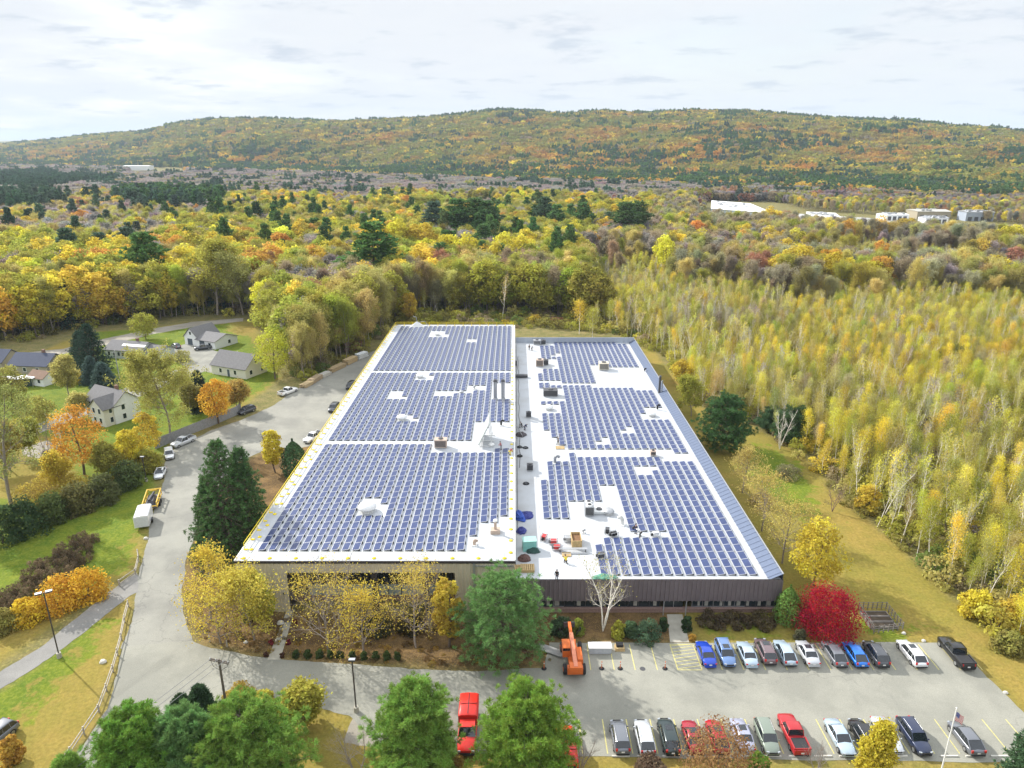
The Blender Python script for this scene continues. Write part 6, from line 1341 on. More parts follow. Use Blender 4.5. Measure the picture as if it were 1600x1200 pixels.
# ------------------------------------------------------------------ cottages and far sheds
ROOFG = mat('grey_shingles', (.17, .165, .165), .9, var=.15, scale=2); ROOFD = mat('dark_blue_shingles', (.055, .065, .10), .85, var=.15, scale=2); ROOFB = mat('brown_shingles', (.20, .13, .09), .9, var=.2, scale=2)
SIDEW = mat('white_siding', (.76, .77, .76), .7, var=.06); SIDEC = mat('cream_siding', (.66, .63, .54), .7, var=.06); SIDET = mat('tan_siding', (.34, .30, .22), .8, var=.1); SIDEG = mat('pale_green_siding', (.50, .54, .50), .7, var=.06)
def gable(e, cx, cy, L_, W, wh, rise, wallm, roofm, ridge='x', chim=False, rf_name='roof'):
    hx, hy = L_ / 2, W / 2; o_ = .35
    m = MB(); P = [(-hx, -hy), (hx, -hy), (hx, hy), (-hx, hy)]; m.prism([(cx + x, cy + y) for x, y in P], 0, wh)
    if ridge == 'x':
        for s in (-1, 1): m.add([(cx + s * hx, cy - hy, wh), (cx + s * hx, cy + hy, wh), (cx + s * hx, cy, wh + rise)], [(0, 1, 2) if s > 0 else (0, 2, 1)])
    else:
        for s in (-1, 1): m.add([(cx - hx, cy + s * hy, wh), (cx + hx, cy + s * hy, wh), (cx, cy + s * hy, wh + rise)], [(0, 1, 2) if s < 0 else (0, 2, 1)])
    m.build('wall', wallm, e); m = MB(); th = .14
    for s in (-1, 1):
        if ridge == 'x':
            k = rise / hy; a, b_ = (hx + o_, hy + o_); V_ = [(cx - a, cy + s * b_, wh - k * o_), (cx + a, cy + s * b_, wh - k * o_), (cx + a, cy, wh + rise), (cx - a, cy, wh + rise)]
        else:
            k = rise / hx; a, b_ = (hx + o_, hy + o_); V_ = [(cx + s * a, cy - b_, wh - k * o_), (cx + s * a, cy + b_, wh - k * o_), (cx, cy + b_, wh + rise), (cx, cy - b_, wh + rise)]
        V_ = [(x, y, z + .03) for x, y, z in V_] + [(x, y, z + th + .03) for x, y, z in V_]; m.add(V_, [(0, 1, 2, 3), (7, 6, 5, 4), (0, 4, 5, 1), (1, 5, 6, 2), (2, 6, 7, 3), (3, 7, 4, 0)])
    r = m.build(rf_name, roofm, e)
    if chim: m = MB(); m.box((cx + L_ * .18, cy + .4, wh + rise + .2), (.7, .7, 1.6)); m.build('chimney', BRICK, r)
    return r
def win(e, x, y, z, w_, h_, axis_='y', s=-1, door=False):
    m = MB(); f = MB(); d = .05
    if axis_ == 'y': m.box((x, y + s * d, z), (w_, .04, h_)); f.box((x, y + s * .03, z), (w_ + .22, .05, h_ + .22))
    else: m.box((x + s * d, y, z), (.04, w_, h_)); f.box((x + s * .03, y, z), (.05, w_ + .22, h_ + .22))
    o = f.build('door' if door else 'window', WHITE, e); m.build('leaf' if door else 'pane', GLASS if not door else mat('dark_door', (.08, .10, .12), .6), o)
def house(px, py, rz, lab, name='house', cat='house'):
    a = G(px, py); return thing(name, lab, cat, (a.x, a.y, 0), R(rz), 'cottages beyond the side road')
h = house(216, 556, -14, 'long pale-green ranch cottage with grey roof and white roof strip'); gable(h, -2, 0, 13, 8, 2.7, 2.0, SIDEG, ROOFG, chim=True); gable(h, 7.6, .6, 6, 6.5, 2.3, 1.5, SIDEG, ROOFG, rf_name='wing_roof')
for x in (-7, -5, -3.4, -1.8, .6, 2.6): win(h, x, -4, 1.5, .9, 1.2)
for y in (-2, 0, 2): win(h, -8.5, y, 1.5, .9, 1.2, 'x', -1)
win(h, -.4, -4, 1.05, .9, 2.1, door=True); m = MB(); m.box((.8, -1.9, 3.95), (8.4, 1.0, .08), rx=math.atan2(2.0, 4)); m.build('white_roof_strip', WHITE, h)
h = house(332, 537, -25, 'white garage house with steep grey gable and long lower wing'); gable(h, -4.5, 0, 6, 9, 3.0, 2.8, SIDEW, ROOFG, 'y'); gable(h, 2.6, -.2, 8.4, 9.6, 2.5, 1.6, SIDEW, ROOFG, rf_name='wing_roof')
win(h, -4.5, -4.5, 4.2, .8, 1.0); win(h, -5, -4.5, 1.2, 2.2, 2.2, door=True); win(h, 1, -5, 1.3, 2.2, 2.0, door=True); win(h, 4.4, -5, 1.4, 1.0, 1.1); win(h, 6.8, 1, 1.4, 1.0, 1.1, 'x', 1)
h = house(375, 582, -24, 'cream cottage with plain grey roof and gable facing the lumber piles'); gable(h, 0, 0, 13, 8.4, 2.9, 3.3, SIDEC, ROOFG)
win(h, 6.5, 0, 4.4, .9, 1.2, 'x', 1); win(h, 6.5, -2.2, 1.5, .9, 1.2, 'x', 1); win(h, 6.5, 2.2, 1.5, .9, 1.2, 'x', 1); win(h, -3, -4.2, 1.5, .9, 1.2); win(h, 2.5, -4.2, 1.5, .9, 1.2); win(h, 0, -4.2, 1.05, .9, 2.1, door=True)
h = house(180, 650, -28, 'white two-storey farmhouse with crossing grey gables behind the orange tree'); gable(h, 0, 0, 11, 6.6, 4.6, 2.6, SIDEW, ROOFG, chim=True); gable(h, 2.6, -3.2, 5.2, 5, 4.4, 2.2, SIDEC, ROOFG, 'y', rf_name='cross_roof')
for z in (1.4, 3.7):
    win(h, 1.6, -5.7, z, .8, 1.2); win(h, 3.7, -5.7, z, .8, 1.2); win(h, -3.6, -3.3, z, .8, 1.2); win(h, 5.5, -1, z, .8, 1.2, 'x', 1); win(h, 5.2, -4, z, .7, 1.2, 'x', 1)
h = house(62, 578, -6, 'tan cottage with dark blue-black roof left of the tall spruces'); gable(h, 0, 0, 12, 8.5, 2.6, 2.6, SIDET, ROOFD, chim=True)
for x in (-4, -1, 3): win(h, x, -4.25, 1.4, .9, 1.1)
h = house(-2, 572, -10, 'dark-roofed house cut off by the left photo edge'); gable(h, 0, 0, 11, 8, 2.6, 2.8, SIDET, ROOFD)
win(h, 3, -4, 1.4, .9, 1.1)
h = house(69, 599, -18, 'little white shed with brown roof and dark green door', 'garden_shed', 'shed'); gable(h, 0, 0, 5.6, 4.6, 2.3, 1.4, SIDEW, ROOFB, 'x'); win(h, -1.6, -2.3, 1.0, .9, 1.9, door=True); win(h, 1.3, -2.3, 1.4, .9, .9)
e = thing('carport', 'long white flat-roofed carport at the left edge beside the shed', 'carport', tuple(G(18, 604)), R(12)); m = MB(); m.box((0, 0, 2.5), (13, 3.6, .16)); m.build('roof', WHITE, e)
for x in (-6, 0, 6):
    for y in (-1.6, 1.6): m = MB(); m.cyl((x, y, 0), (x, y, 2.42), .07, n=6); m.build('post', GALV, e)
m = MB(); m.box((0, .2, 1.0), (11, 2.2, 1.9)); m.build('back_screen', mat('dark_green_screen', (.05, .07, .06), .8), e)
a = G(186, 640); e = thing('utility_pole', 'pale utility pole between the ranch cottage and the farmhouse', 'utility pole', tuple(G(188, 598))); m = MB(); m.cyl((0, 0, 0), (0, 0, 9.5), .16, .11, 8); m.build('pole', GALV, e); m = MB(); m.box((-.1, 0, 8.8), (2.0, .1, .12)); m.build('crossarm', GALV, e)

def shed(name, lab, x, y, L_, W, h_, wallm, roofm, rz=0, z=0, feats=True):
    e = thing(name, lab, 'industrial building', (x, y, z), rz, 'distant industrial sheds'); m = MB(); m.box((0, 0, h_ / 2), (L_, W, h_)); m.build('wall', wallm, e)
    m = MB(); m.add([(-L_ / 2 - .5, -W / 2 - .5, h_ + .05), (L_ / 2 + .5, -W / 2 - .5, h_ + .05), (L_ / 2 + .5, W / 2 + .5, h_ + .05), (-L_ / 2 - .5, W / 2 + .5, h_ + .05), (-L_ / 2 - .5, 0, h_ + 1.3), (L_ / 2 + .5, 0, h_ + 1.3)], [(0, 1, 5, 4), (4, 5, 2, 3), (0, 4, 3), (1, 2, 5), (3, 2, 1, 0)]); r = m.build('roof', roofm, e)
    if feats:
        m = MB(); rg = random.Random(int(abs(x)))
        for i in range(8): m.box((rg.uniform(-.4, .4) * L_, rg.uniform(-.4, .1) * W, h_ + 1.2), (2.4, 2.4, 1.2))
        m.build('roof_vent', GALV, r); m = MB()
        for i in range(4): m.box((-L_ * .35 + i * L_ * .23, -W / 2 - .04, 2), (3.4, .1, 3.6))
        m.build('roller_door', DGREY, e)
    return e
def far_roof(corners, h_, lab, wallm):
    P = [G(x, y, h_) for x, y in corners]; c = sum(P, Vector()) / len(P); e = thing('industrial_shed', lab, 'industrial building', (c.x, c.y, 0), 0, 'distant industrial sheds'); Q = [(p.x - c.x, p.y - c.y) for p in P]
    m = MB(); m.prism(Q, 0, h_ - .1); m.build('wall', wallm, e); m = MB(); m.prism([(x * 1.01, y * 1.01) for x, y in Q], h_ - .08, h_ + .25); r = m.build('roof', WHITE, e); rg = random.Random(int(c.x)); m = MB()
    for i in range(16): a_, b_ = rg.uniform(.15, .85), rg.uniform(.3, .9); p0 = Vector(Q[0]).lerp(Vector(Q[1]), a_).lerp(Vector(Q[3]).lerp(Vector(Q[2]), a_), b_); m.box((p0.x, p0.y, h_ + .7), (3, 3, 1.0))
    m.build('roof_vent', GALV, r); m = MB()
    for i in range(4): p0 = Vector(Q[0]).lerp(Vector(Q[1]), .2 + .2 * i); m.box((p0.x, p0.y - .1, 2), (4, .3, 3.6))
    m.build('roller_door', DGREY, e)
far_roof([(1111, 326), (1210, 334), (1172, 318), (1112, 313.5)], 8, 'large white-roofed shed with pale blue wall among the far trees', mat('pale_blue_shed_wall', (.30, .45, .66), .6))
far_roof([(1259, 337), (1320, 344), (1305, 333), (1260, 331)], 6, 'long low white-roofed shed right of the large blue-walled one', SIDEC)
shed('industrial_shed', 'beige flat shed in the middle of the far yard', 395, 690, 30, 26, 7, SIDET, mat('beige_roof', (.42, .41, .36), .7), -.1)
shed('industrial_shed', 'grey and blue two-storey works building at the far yard', 425, 665, 24, 16, 8, mat('slate_wall', (.33, .37, .44), .6), GALV, -.1)
shed('industrial_shed', 'small white flat shed between the two long far roofs', 352, 672, 22, 16, 5, SIDEW, WHITE, .1)
shed('industrial_shed', 'low grey shed right of the beige one', 372, 640, 20, 12, 5, SIDEW, GALV, .0)
shed('industrial_shed', 'tiny white-roofed building at the foot of the hill, far left', -1190, 2330, 80, 40, 14, SIDEW, WHITE, .1, feats=False)
shed('industrial_shed', 'second tiny white building at the foot of the hill, far left', -1330, 2380, 60, 30, 10, SIDEW, WHITE, -.1, feats=False)
yd = sheet('yard', [(1105, 331), (1250, 334), (1400, 343), (1480, 347), (1548, 356), (1545, 366), (1480, 366), (1430, 360), (1350, 350), (1250, 345), (1110, 338)], .03, mat('pale_yard', (.42, .42, .41), .9), 1.0, 2, 31)
fd = sheet('field', [(1505, 368), (1560, 361), (1700, 363), (1700, 372), (1600, 378), (1510, 376)], .03, mat('far_green_field', (.16, .25, .05), .9, var=.3, scale=.1), 1.0, 2, 32)
fd = sheet('field', [(1545, 354), (1700, 356), (1700, 363), (1560, 361)], .04, mat('far_tan_field', (.42, .34, .16), .9), 1.0, 2, 33)
rg = random.Random(3); cs = [WHT, SIL, GRY, BLKP, SBL, RED, WHT, SIL]
for i in range(26):
    px_ = rg.uniform(1440, 1540); py_ = 352 + (px_ - 1440) * .06 + rg.uniform(0, 8); a = G(px_, py_); e = thing('parked_car', 'tiny %s vehicle parked in the far industrial yard' % ['white', 'silver', 'grey', 'black', 'blue', 'red', 'white', 'silver'][i % 8], 'car', (a.x, a.y, .03), rg.uniform(-.3, .3) + (1.57 if i % 3 else 0), 'vehicles in the far yard')
    m = MB(); m.box((0, 0, .75), (1.9, 4.8, .8), taper=.95); m.build('body', cs[i % 8], e); m = MB(); m.box((0, -.2, 1.45), (1.7, 2.6, .7), taper=.8); m.build('windows', CGL, e)

# ------------------------------------------------------------------ fences
FWOOD = mat('grey_weathered_wood', (.25, .25, .25), .9, var=.25, scale=2); RWOOD = mat('pale_rail_wood', (.40, .36, .30), .9, var=.3, scale=3)
def board_fence(pts, h_, lab):
    e = thing('board_fence', lab, 'fence', (pts[0][0], pts[0][1], 0)); m = MB(); q = MB(); o = Vector((*pts[0], 0))
    for a, b_ in zip(pts[:-1], pts[1:]):
        a = Vector((*a, 0)) - o; b_ = Vector((*b_, 0)) - o; n = max(1, int((b_ - a).length / .3)); rz = math.atan2((b_ - a).y, (b_ - a).x)
        for i in range(n): p = a.lerp(b_, (i + .5) / n); m.box((p.x, p.y, h_ / 2 + .02 * (i % 2)), (.28, .04, h_), rz=rz)
        for i in range(int((b_ - a).length / 2.4) + 1): p = a + (b_ - a).normalized() * 2.4 * i; q.box((p.x, p.y + .06, h_ / 2 + .05), (.12, .12, h_ + .1), rz=rz)
    m.build('boards', FWOOD, e); q.build('post', FWOOD, e)
board_fence([tuple(G(x, y)[:2]) for x, y in ((243, 702), (290, 682), (335, 664), (372, 648), (377, 640))], 2.3, 'grey weathered board fence between the cottages and the parking area')
def split_rail(px, lab, h_=1.15, rails_=(.45, .95)):
    P = [G(x, y) for x, y in px]; o = P[0].copy(); e = thing('split_rail_fence', lab, 'fence', tuple(o)); rg = random.Random(len(px))
    for p in P: m = MB(); m.box((0, 0, h_ / 2), (.16, .16, h_), rz=rg.uniform(0, 1)); m.build('post', RWOOD, e, tuple(p - o))
    for a, b_ in zip(P[:-1], P[1:]):
        for z in rails_: m = MB(); m.cyl(a - o + Vector((0, .05, z + rg.uniform(-.05, .05))), b_ - o + Vector((0, -.05, z + rg.uniform(-.05, .05))), .075, .06, 7); m.build('rail', RWOOD, e)
split_rail([(201, 948), (195, 972), (190, 1000), (184, 1024), (177, 1050), (167, 1080), (155, 1113), (132, 1148), (111, 1180), (88, 1210), (60, 1245)], 'long pale split-rail fence along the left side of the road')
split_rail([(187, 916), (212, 898), (217, 878), (216, 868)], 'short dark split-rail fence at the upper corner of footpath and road')
GW = mat('garden_grey_wood', (.20, .18, .16), .9, var=.3); P = [G(1341, 952), G(1384, 952), G(1410, 984), G(1365, 990)]; o = P[0].copy(); e = thing('garden_fence', 'low wooden fence around the vegetable beds by the red bush', 'fence', tuple(o))
for a, b_ in zip(P, P[1:] + P[:1]):
    n = 6
    for i in range(n): p = a.lerp(b_, i / n) - o; m = MB(); m.box((p.x, p.y, .6), (.1, .1, 1.2)); m.build('post', GW, e)
    for z in (.35, .75, 1.1): m = MB(); m.cyl(a - o + Vector((0, 0, z)), b_ - o + Vector((0, 0, z)), .04, n=5); m.build('rail', GW, e)
for i, (x, y) in enumerate(((1366, 962), (1372, 970), (1378, 979))):
    a = G(x, y); e = thing('raised_bed', '%s timber-edged vegetable bed inside the low garden fence' % ['farthest', 'middle', 'nearest'][i], 'garden bed', tuple(a), 0, 'raised beds in the fenced garden'); m = MB()
    for s in (-1, 1): m.box((0, s * .5, .2), (3.6, .1, .4)); m.box((s * 1.8, 0, .2), (.1, 1.1, .4))
    m.build('side', GW, e); m = MB(); m.box((0, 0, .17), (3.5, .9, .3)); m.build('soil', mat('soil', (.06, .045, .03), .95), e)
# low board posts lining the island kerb
for i, (x, y) in enumerate(((293, 974), (306, 990), (328, 1003), (355, 1010))):
    m = MB(); m.box((0, 0, .45), (.14, .14, .9)); m.box((0, 0, .92), (.18, .18, .05)); o = m.build('marker_post', RWOOD, None, tuple(G(x, y))); tag(o, 'short wooden post on the planted corner, %s from the road mouth' % ['first', 'second', 'third', 'fourth'][i], 'post', 'wooden posts on the planted corner')
for (x, y, lb, s) in ((438, 974, 'pale boulder left of the long walkway', .5), (384, 1004, 'small pale stone on the leafy bed', .3), (228, 842, 'pale rock beside the road below the trailers', .4), (161, 1035, 'flat pale stone in the triangular lawn', .45), (1443, 1002, 'white bucket-sized stone behind the parking row', .3), (1412, 990, 'white stone at the garden fence corner', .3), (1571, 1083, 'white stone on the verge at the right edge', .3)):
    rg = np.random.default_rng(int(x)); m = MB(); m.loft([[(s * k * math.cos(a) * rg.uniform(.8, 1.1), s * k * .8 * math.sin(a) * rg.uniform(.8, 1.1), s * z) for a in np.linspace(0, 2 * math.pi, 9, endpoint=False)] for k, z in ((1, -.1), (1.05, .3), (.7, .75), (.15, .9))], smooth=False); tag(m.build('boulder', mat('pale_stone', (.55, .53, .48), .85, var=.2), None, tuple(G(x, y))), lb, 'stone')

# lumber bundles along the rear parking edge
for i, (x0, y0, x1, y1, lb, hh) in enumerate(((472, 607, 487, 599, 'nearest tan lumber bundle of the row beyond the white pickup', .9), (485, 600, 501, 590, 'second lumber bundle of the row, brownish', 1.1), (500, 591, 515, 584, 'third bundle of the row, pale grey boards', 1.0), (514, 583, 538, 572, 'long fourth bundle of stacked boards', 1.3), (539, 571, 556, 563, 'fifth bundle of tan boards near the roof edge', 1.6), (557, 562, 573, 556, 'last bundle wrapped in white sheeting at the lot tip', 1.7))):
    a, b_ = G(x0, y0), G(x1, y1); L_ = (b_ - a).length; c = (a + b_) / 2; rz = math.atan2((b_ - a).y, (b_ - a).x); e = thing('lumber_bundle', lb, 'lumber', tuple(c), rz, 'lumber bundles at the rear parking edge'); wm_ = mat('bundle_wood_%d' % i, [(.42, .32, .18), (.33, .25, .16), (.45, .43, .38), (.36, .27, .15), (.48, .36, .2), (.66, .68, .68)][i], .85, var=.25, scale=3)
    m = MB()
    for k_ in range(int(hh / .22)):
        for j in range(4): m.box((rc_.uniform(-.1, .1), -.75 + .5 * j, .2 + .22 * k_), (L_ - rc_.uniform(.2, 1.2), .44, .19))
    m.build('boards', wm_, e); m = MB()
    for x in (-L_ * .3, L_ * .3): m.box((x, 0, .05), (.15, 2.0, .1))
    m.build('bearer', WOOD, e)

# ------------------------------------------------------------------ trees and shrubs that stand on their own
def setcol(o, c): o['tcol'] = [float(x) for x in c]
def bright(c): c = np.array(c, float); return c if max(c) < 0 else np.clip((c * .92 + .08 * c.mean()) * 1.3, 0, .9)
def wpx(Y, h_, px): return px / F * (Y * CP + (CAM_H - h_ / 2) * SP)
NT = []
def near(kind, bx, by, ty, width, col, lab, seed, name=None, cat='tree', group=None, bark=None, dens=1.0, crown=None, size=None):
    a = G(bx, by); h_ = max(.8, HT(a.y, ty)) * (.86 if kind == 'pine' and by > 1100 else .94 if kind == 'pine' else 1); r = wpx(a.y, h_, width) / 2 * (1.12 if kind == 'pine' and by > 1100 else 1.15 if kind == 'pine' else 1.35 if kind == 'spruce' else 1); rg = np.random.default_rng(seed)
    e = thing(name or {'pine': 'pine_tree', 'spruce': 'spruce_tree', 'leafy': 'broadleaf_tree', 'open': 'open_crowned_tree', 'bare': 'bare_tree', 'bush': 'shrub', 'cone': 'evergreen_shrub'}[kind], lab, cat, (a.x, a.y, 0), rg.uniform(0, 6), group)
    if kind == 'pine':
        tm, cm = conifer_mesh('near_pine', seed, h_, r, size or .34, .17, True, levels=int(22 * dens), per=9, tuft=(58 if by > 1100 else 44), nsz=.42, droop=-.02, sub=(11 if by > 1100 else 8), base=.10, prof=lambda f: (1 - f) ** .48 * min(1, .70 + f * 1.6) * (1 + .18 * math.sin(f * 17 + seed)), upn=.75)
    elif kind == 'spruce':
        tm, cm = conifer_mesh('near_spruce', seed, h_, r, size or .34, .3, True, levels=int(32 * dens), per=10, tuft=18, nsz=.3, droop=.20, sub=6, base=.03, prof=lambda f: (1 - f) ** .72 * (1 + .1 * math.sin(f * 31)), upn=.25)
    elif kind == 'leafy':
        S, tp = skeleton(rg, h_ * .95, h_ * .017, .22, r / h_ * .75, 12, 1, .5); lf = clumpset(rg, h_ * .95, r * .75, crown if crown is not None else .15, int(34 * dens), 130, size or .30, r * .34, .85); tm, cm = tree_mesh('near_leafy', rg, S, lf, bark or BARK, split=True, k=5)
    elif kind == 'open':
        S, tp = skeleton(rg, h_, h_ * .014, crown if crown is not None else .2, r / h_ * .72, 22, 2, .38, .03, sub=3); lf = leafset(rg, tp, max(1, int(7 * dens)), .32, size or .24); tm, cm = tree_mesh('near_open', rg, S, lf, bark or GBARK, split=True, k=5)
    elif kind == 'bare':
        S, tp = skeleton(rg, h_, h_ * .010, .25, r / h_ * .62, 22, 2, .7, .03, stems=3, sub=3); lf = leafset(rg, tp[::5], 1, .2, .14) if dens > 1 else None; tm, cm = tree_mesh('near_bare', rg, S, lf, bark or WBARK, split=True, k=5)
    elif kind == 'bush':
        S = np.array([(0, 0, 0, rg.normal() * r * .4, rg.normal() * r * .4, h_ * .6, .04, .015) for _ in range(6)]); lf = clumpset(rg, h_ * .8, r * .78, -.35, int(22 * dens), 120, size or .24, min(r, h_) * .42, .85); tm, cm = tree_mesh('near_bush', rg, S, lf, BARK, split=True, k=4)
    elif kind == 'cone':
        S = np.array([(0, 0, 0, 0, 0, h_ * .9, .12, .03)]); n = int(2600 * dens); f = rg.random(n) ** .8; az = rg.random(n) * 6.283; rr_ = r * np.sin(np.pi * np.clip(f * .82 + .24, 0, 1)) ** .7 * rg.uniform(.75, 1.05, n) * (1 + .08 * np.sin(az * 5 + f * 9))
        C = np.stack([rr_ * np.cos(az), rr_ * np.sin(az), f * h_], 1); Nn = unit(np.stack([np.cos(az), np.sin(az), .4 + 0 * az], 1) + rg.normal(size=(n, 3)) * .45); tm, cm = tree_mesh('near_cone', rg, S, (C, Nn, (size or .22) * rg.uniform(.6, 1.3, n), rg.random(n)), BARK, NEEDLE, split=True)
    o = bpy.data.objects.new('trunk' if kind not in ('bush', 'cone') else 'stem', tm); link(o, e)
    if cm is not None: o = bpy.data.objects.new('crown' if kind not in ('bush', 'cone') else 'foliage', cm); link(o, e); setcol(o, PAL[col] if isinstance(col, str) else bright(col))
    return e
LP, LPD, SPG = (.19, .31, .05), (.15, .27, .08), (.055, .10, .045)
near('pine', 785, 1022, 898, 150, LPD, 'big soft blue-green pine in front of where the two wings meet', 1)
near('pine', 652, 1215, 1056, 138, LP, 'round bright green pine left of the red utility truck', 2)
near('pine', 822, 1225, 1066, 160, (.20, .32, .04), 'round yellow-green pine between the red utility trucks', 3)
near('pine', 395, 1245, 1090, 180, LP, 'wide green pine at the bottom edge right of the leftmost pines', 4); near('pine', 228, 1262, 1102, 150, (.16, .29, .04), 'green pine at the bottom-left over the road mouth', 5); near('pine', 305, 1250, 1100, 120, LPD, 'shaded green pine between the two wide bottom-left pines', 6); near('pine', 128, 1290, 1172, 50, LP, 'small green pine at the bottom beside the split-rail fence', 7)
near('spruce', 318, 1130, 1076, 34, SPG, 'dark pointed spruce tip behind the bottom-left pines, taller one', 8); near('spruce', 288, 1135, 1092, 34, SPG, 'dark pointed spruce tip behind the bottom-left pines, shorter one', 9)
near('spruce', 362, 868, 686, 92, (.085, .16, .05), 'tall dense dark spruce at the left corner of the beige wing', 10); near('spruce', 392, 855, 700, 70, (.08, .15, .05), 'dark spruce leaning against the taller one on its right', 11); near('spruce', 338, 862, 745, 52, (.08, .145, .05), 'shorter dark spruce on the road side of the tall one', 12)
near('cone', 462, 742, 686, 40, (.06, .11, .045), 'dark bushy conifer against the left wall of the warehouse', 13, cat='tree', name='conifer_tree', size=.35); near('leafy', 430, 738, 666, 40, 'yel', 'lemon yellow young tree on the grass left of the warehouse', 14, size=.28)
near('open', 330, 970, 860, 90, 'gold', 'golden-leaved tree on the planted corner by the road', 15, dens=.22, size=.19); near('open', 345, 1005, 918, 135, (.52, .40, .04), 'broad golden yellow crown low on the planted corner', 16, crown=.08, dens=.15, size=.17); near('open', 398, 1000, 895, 110, (.50, .42, .06), 'thin-leaved yellow tree on the planted corner near the beige wall', 17, dens=.3, size=.2); near('open', 415, 985, 900, 50, (.42, .42, .04), 'lime-yellow tree against the beige wall corner', 18, dens=.4)
near('open', 512, 1015, 910, 175, (.52, .40, .05), 'gnarled sparse golden tree in front of the glazed recess', 19, size=.14, dens=.15, crown=.12); near('open', 568, 1018, 925, 115, (.54, .41, .04), 'low sparse golden tree beside the gnarled one', 20, size=.16, dens=.15, crown=.12); near('bare', 530, 985, 868, 90, 'tan', 'leafless grey-white birch rising before the beige wall', 21, bark=GBARK)
near('leafy', 702, 1010, 890, 58, 'gold', 'dense golden tree touching the big soft pine', 22, crown=.05); near('open', 650, 1012, 906, 140, (.50, .38, .06), 'sparse golden-brown tree left of the dense golden one', 23, size=.15, dens=.15); near('bare', 672, 985, 872, 80, 'tan', 'bare grey branches rising above the golden trees', 24, bark=GBARK)
near('bare', 942, 986, 874, 105, 'tan', 'white-stemmed bare birch clump in front of the dark brown fascia', 25, name='birch_tree', dens=1.2)
near('cone', 1228, 972, 914, 40, (.13, .22, .04), 'upright green arborvitae at the right corner of the office wing', 26, name='arborvitae', cat='shrub')
near('bush', 1289, 984, 913, 116, (.32, .008, .03), 'huge scarlet burning bush beside the office wing', 27, dens=6, size=.16, name='burning_bush')
near('leafy', 1272, 915, 812, 104, (.52, .42, .03), 'golden yellow tree behind the scarlet bush', 28, dens=.9, crown=.1); near('open', 1222, 880, 790, 110, (.42, .34, .08), 'pale sparse tree between the golden tree and the side parapet', 29, dens=.15, size=.18); near('open', 1190, 830, 745, 90, (.44, .34, .09), 'pale tan sparse tree halfway down the side wall', 30, dens=.15, size=.18); near('open', 1160, 770, 700, 62, (.42, .33, .09), 'pale sparse tree below the round dark pine', 31, dens=.15, size=.18); near('open', 1080, 650, 590, 50, 'yg', 'thin yellow-green tree left of the round dark pine', 32, dens=.5); near('leafy', 1066, 600, 562, 44, 'gold', 'golden shrub-tree by the side parapet near the dark flue', 33)
near('pine', 1130, 702, 616, 82, (.075, .15, .05), 'round dark green pine right of the side parapet', 34, size=.4); near('pine', 1236, 690, 636, 60, (.085, .15, .06), 'dark green pine at the top of the grassy strip', 35, size=.4); near('pine', 1205, 672, 640, 40, (.085, .15, .07), 'small blue-green pine behind the leaning white birch', 36, size=.4)
near('bare', 1218, 702, 634, 44, 'tan', 'lone white bare birch at the top of the grassy strip', 37, name='birch_tree'); near('bush', 1270, 700, 668, 36, 'lyel', 'bright yellow-green shrub at the wood edge by the small pines', 38); near('bare', 1300, 800, 762, 64, 'grey', 'low leafless purple-brown tree on the grassy strip', 39, bark=mat('purple_bark', (.22, .15, .14), .9)); near('bush', 1355, 800, 745, 44, 'gold', 'orange-gold shrub at the wood edge beside the lawn', 40, size=.3); near('bush', 1520, 960, 915, 60, 'yel', 'wide bright yellow shrub at the wood edge above the car park', 41, size=.3); near('bush', 1580, 985, 920, 60, 'gold', 'orange-yellow shrub at the right photo edge', 42, size=.3); near('bush', 1575, 1015, 985, 60, 'olive', 'green-brown shrub below the yellow ones at the right edge', 43, size=.3)
# bottom edge shrubs
near('bush', 1122, 1215, 1134, 150, (.28, .16, .065), 'big russet brown bush hiding the middle of the lower row', 44, dens=2.4, size=.17); near('open', 1358, 1225, 1134, 40, (.50, .42, .03), 'yellow sapling in front of the black SUV', 45, dens=1.6, size=.2, crown=.1); near('bush', 1182, 1212, 1172, 40, (.16, .26, .03), 'small fresh green shrub right of the russet bush', 46)
near('spruce', 1598, 1270, 1122, 80, (.07, .13, .06), 'dark green conifer cut off at the bottom-right corner', 47); near('bare', 560, 1225, 1140, 130, 'tan', 'low leafless grey shrub at the bottom between the pines', 48, bark=GBARK); near('bare', 905, 1215, 1150, 60, 'tan', 'leafless grey twiggy shrub right of the yellow-green pine', 49, bark=GBARK); near('bush', 1015, 1212, 1185, 60, (.16, .11, .07), 'low dull brown shrub below the silver SUV', 50); near('bare', 1275, 1215, 1168, 60, 'tan', 'leafless grey shrub behind the red pickup bed', 51, bark=GBARK); near('bush', 700, 1215, 1180, 60, (.30, .20, .05), 'russet undergrowth shrub between the round pines', 52); near('bush', 410, 1100, 1078, 40, 'lyel', 'lime shrub on the lawn edge above the bottom-left pines', 53); near('bush', 375, 1100, 1072, 60, (.36, .26, .05), 'autumn-brown shrub beside the utility pole', 54)
near('open', 470, 1135, 1080, 60, (.38, .35, .05), 'thin yellow-green sapling at the right side of the wide pine', 55, dens=1.5)
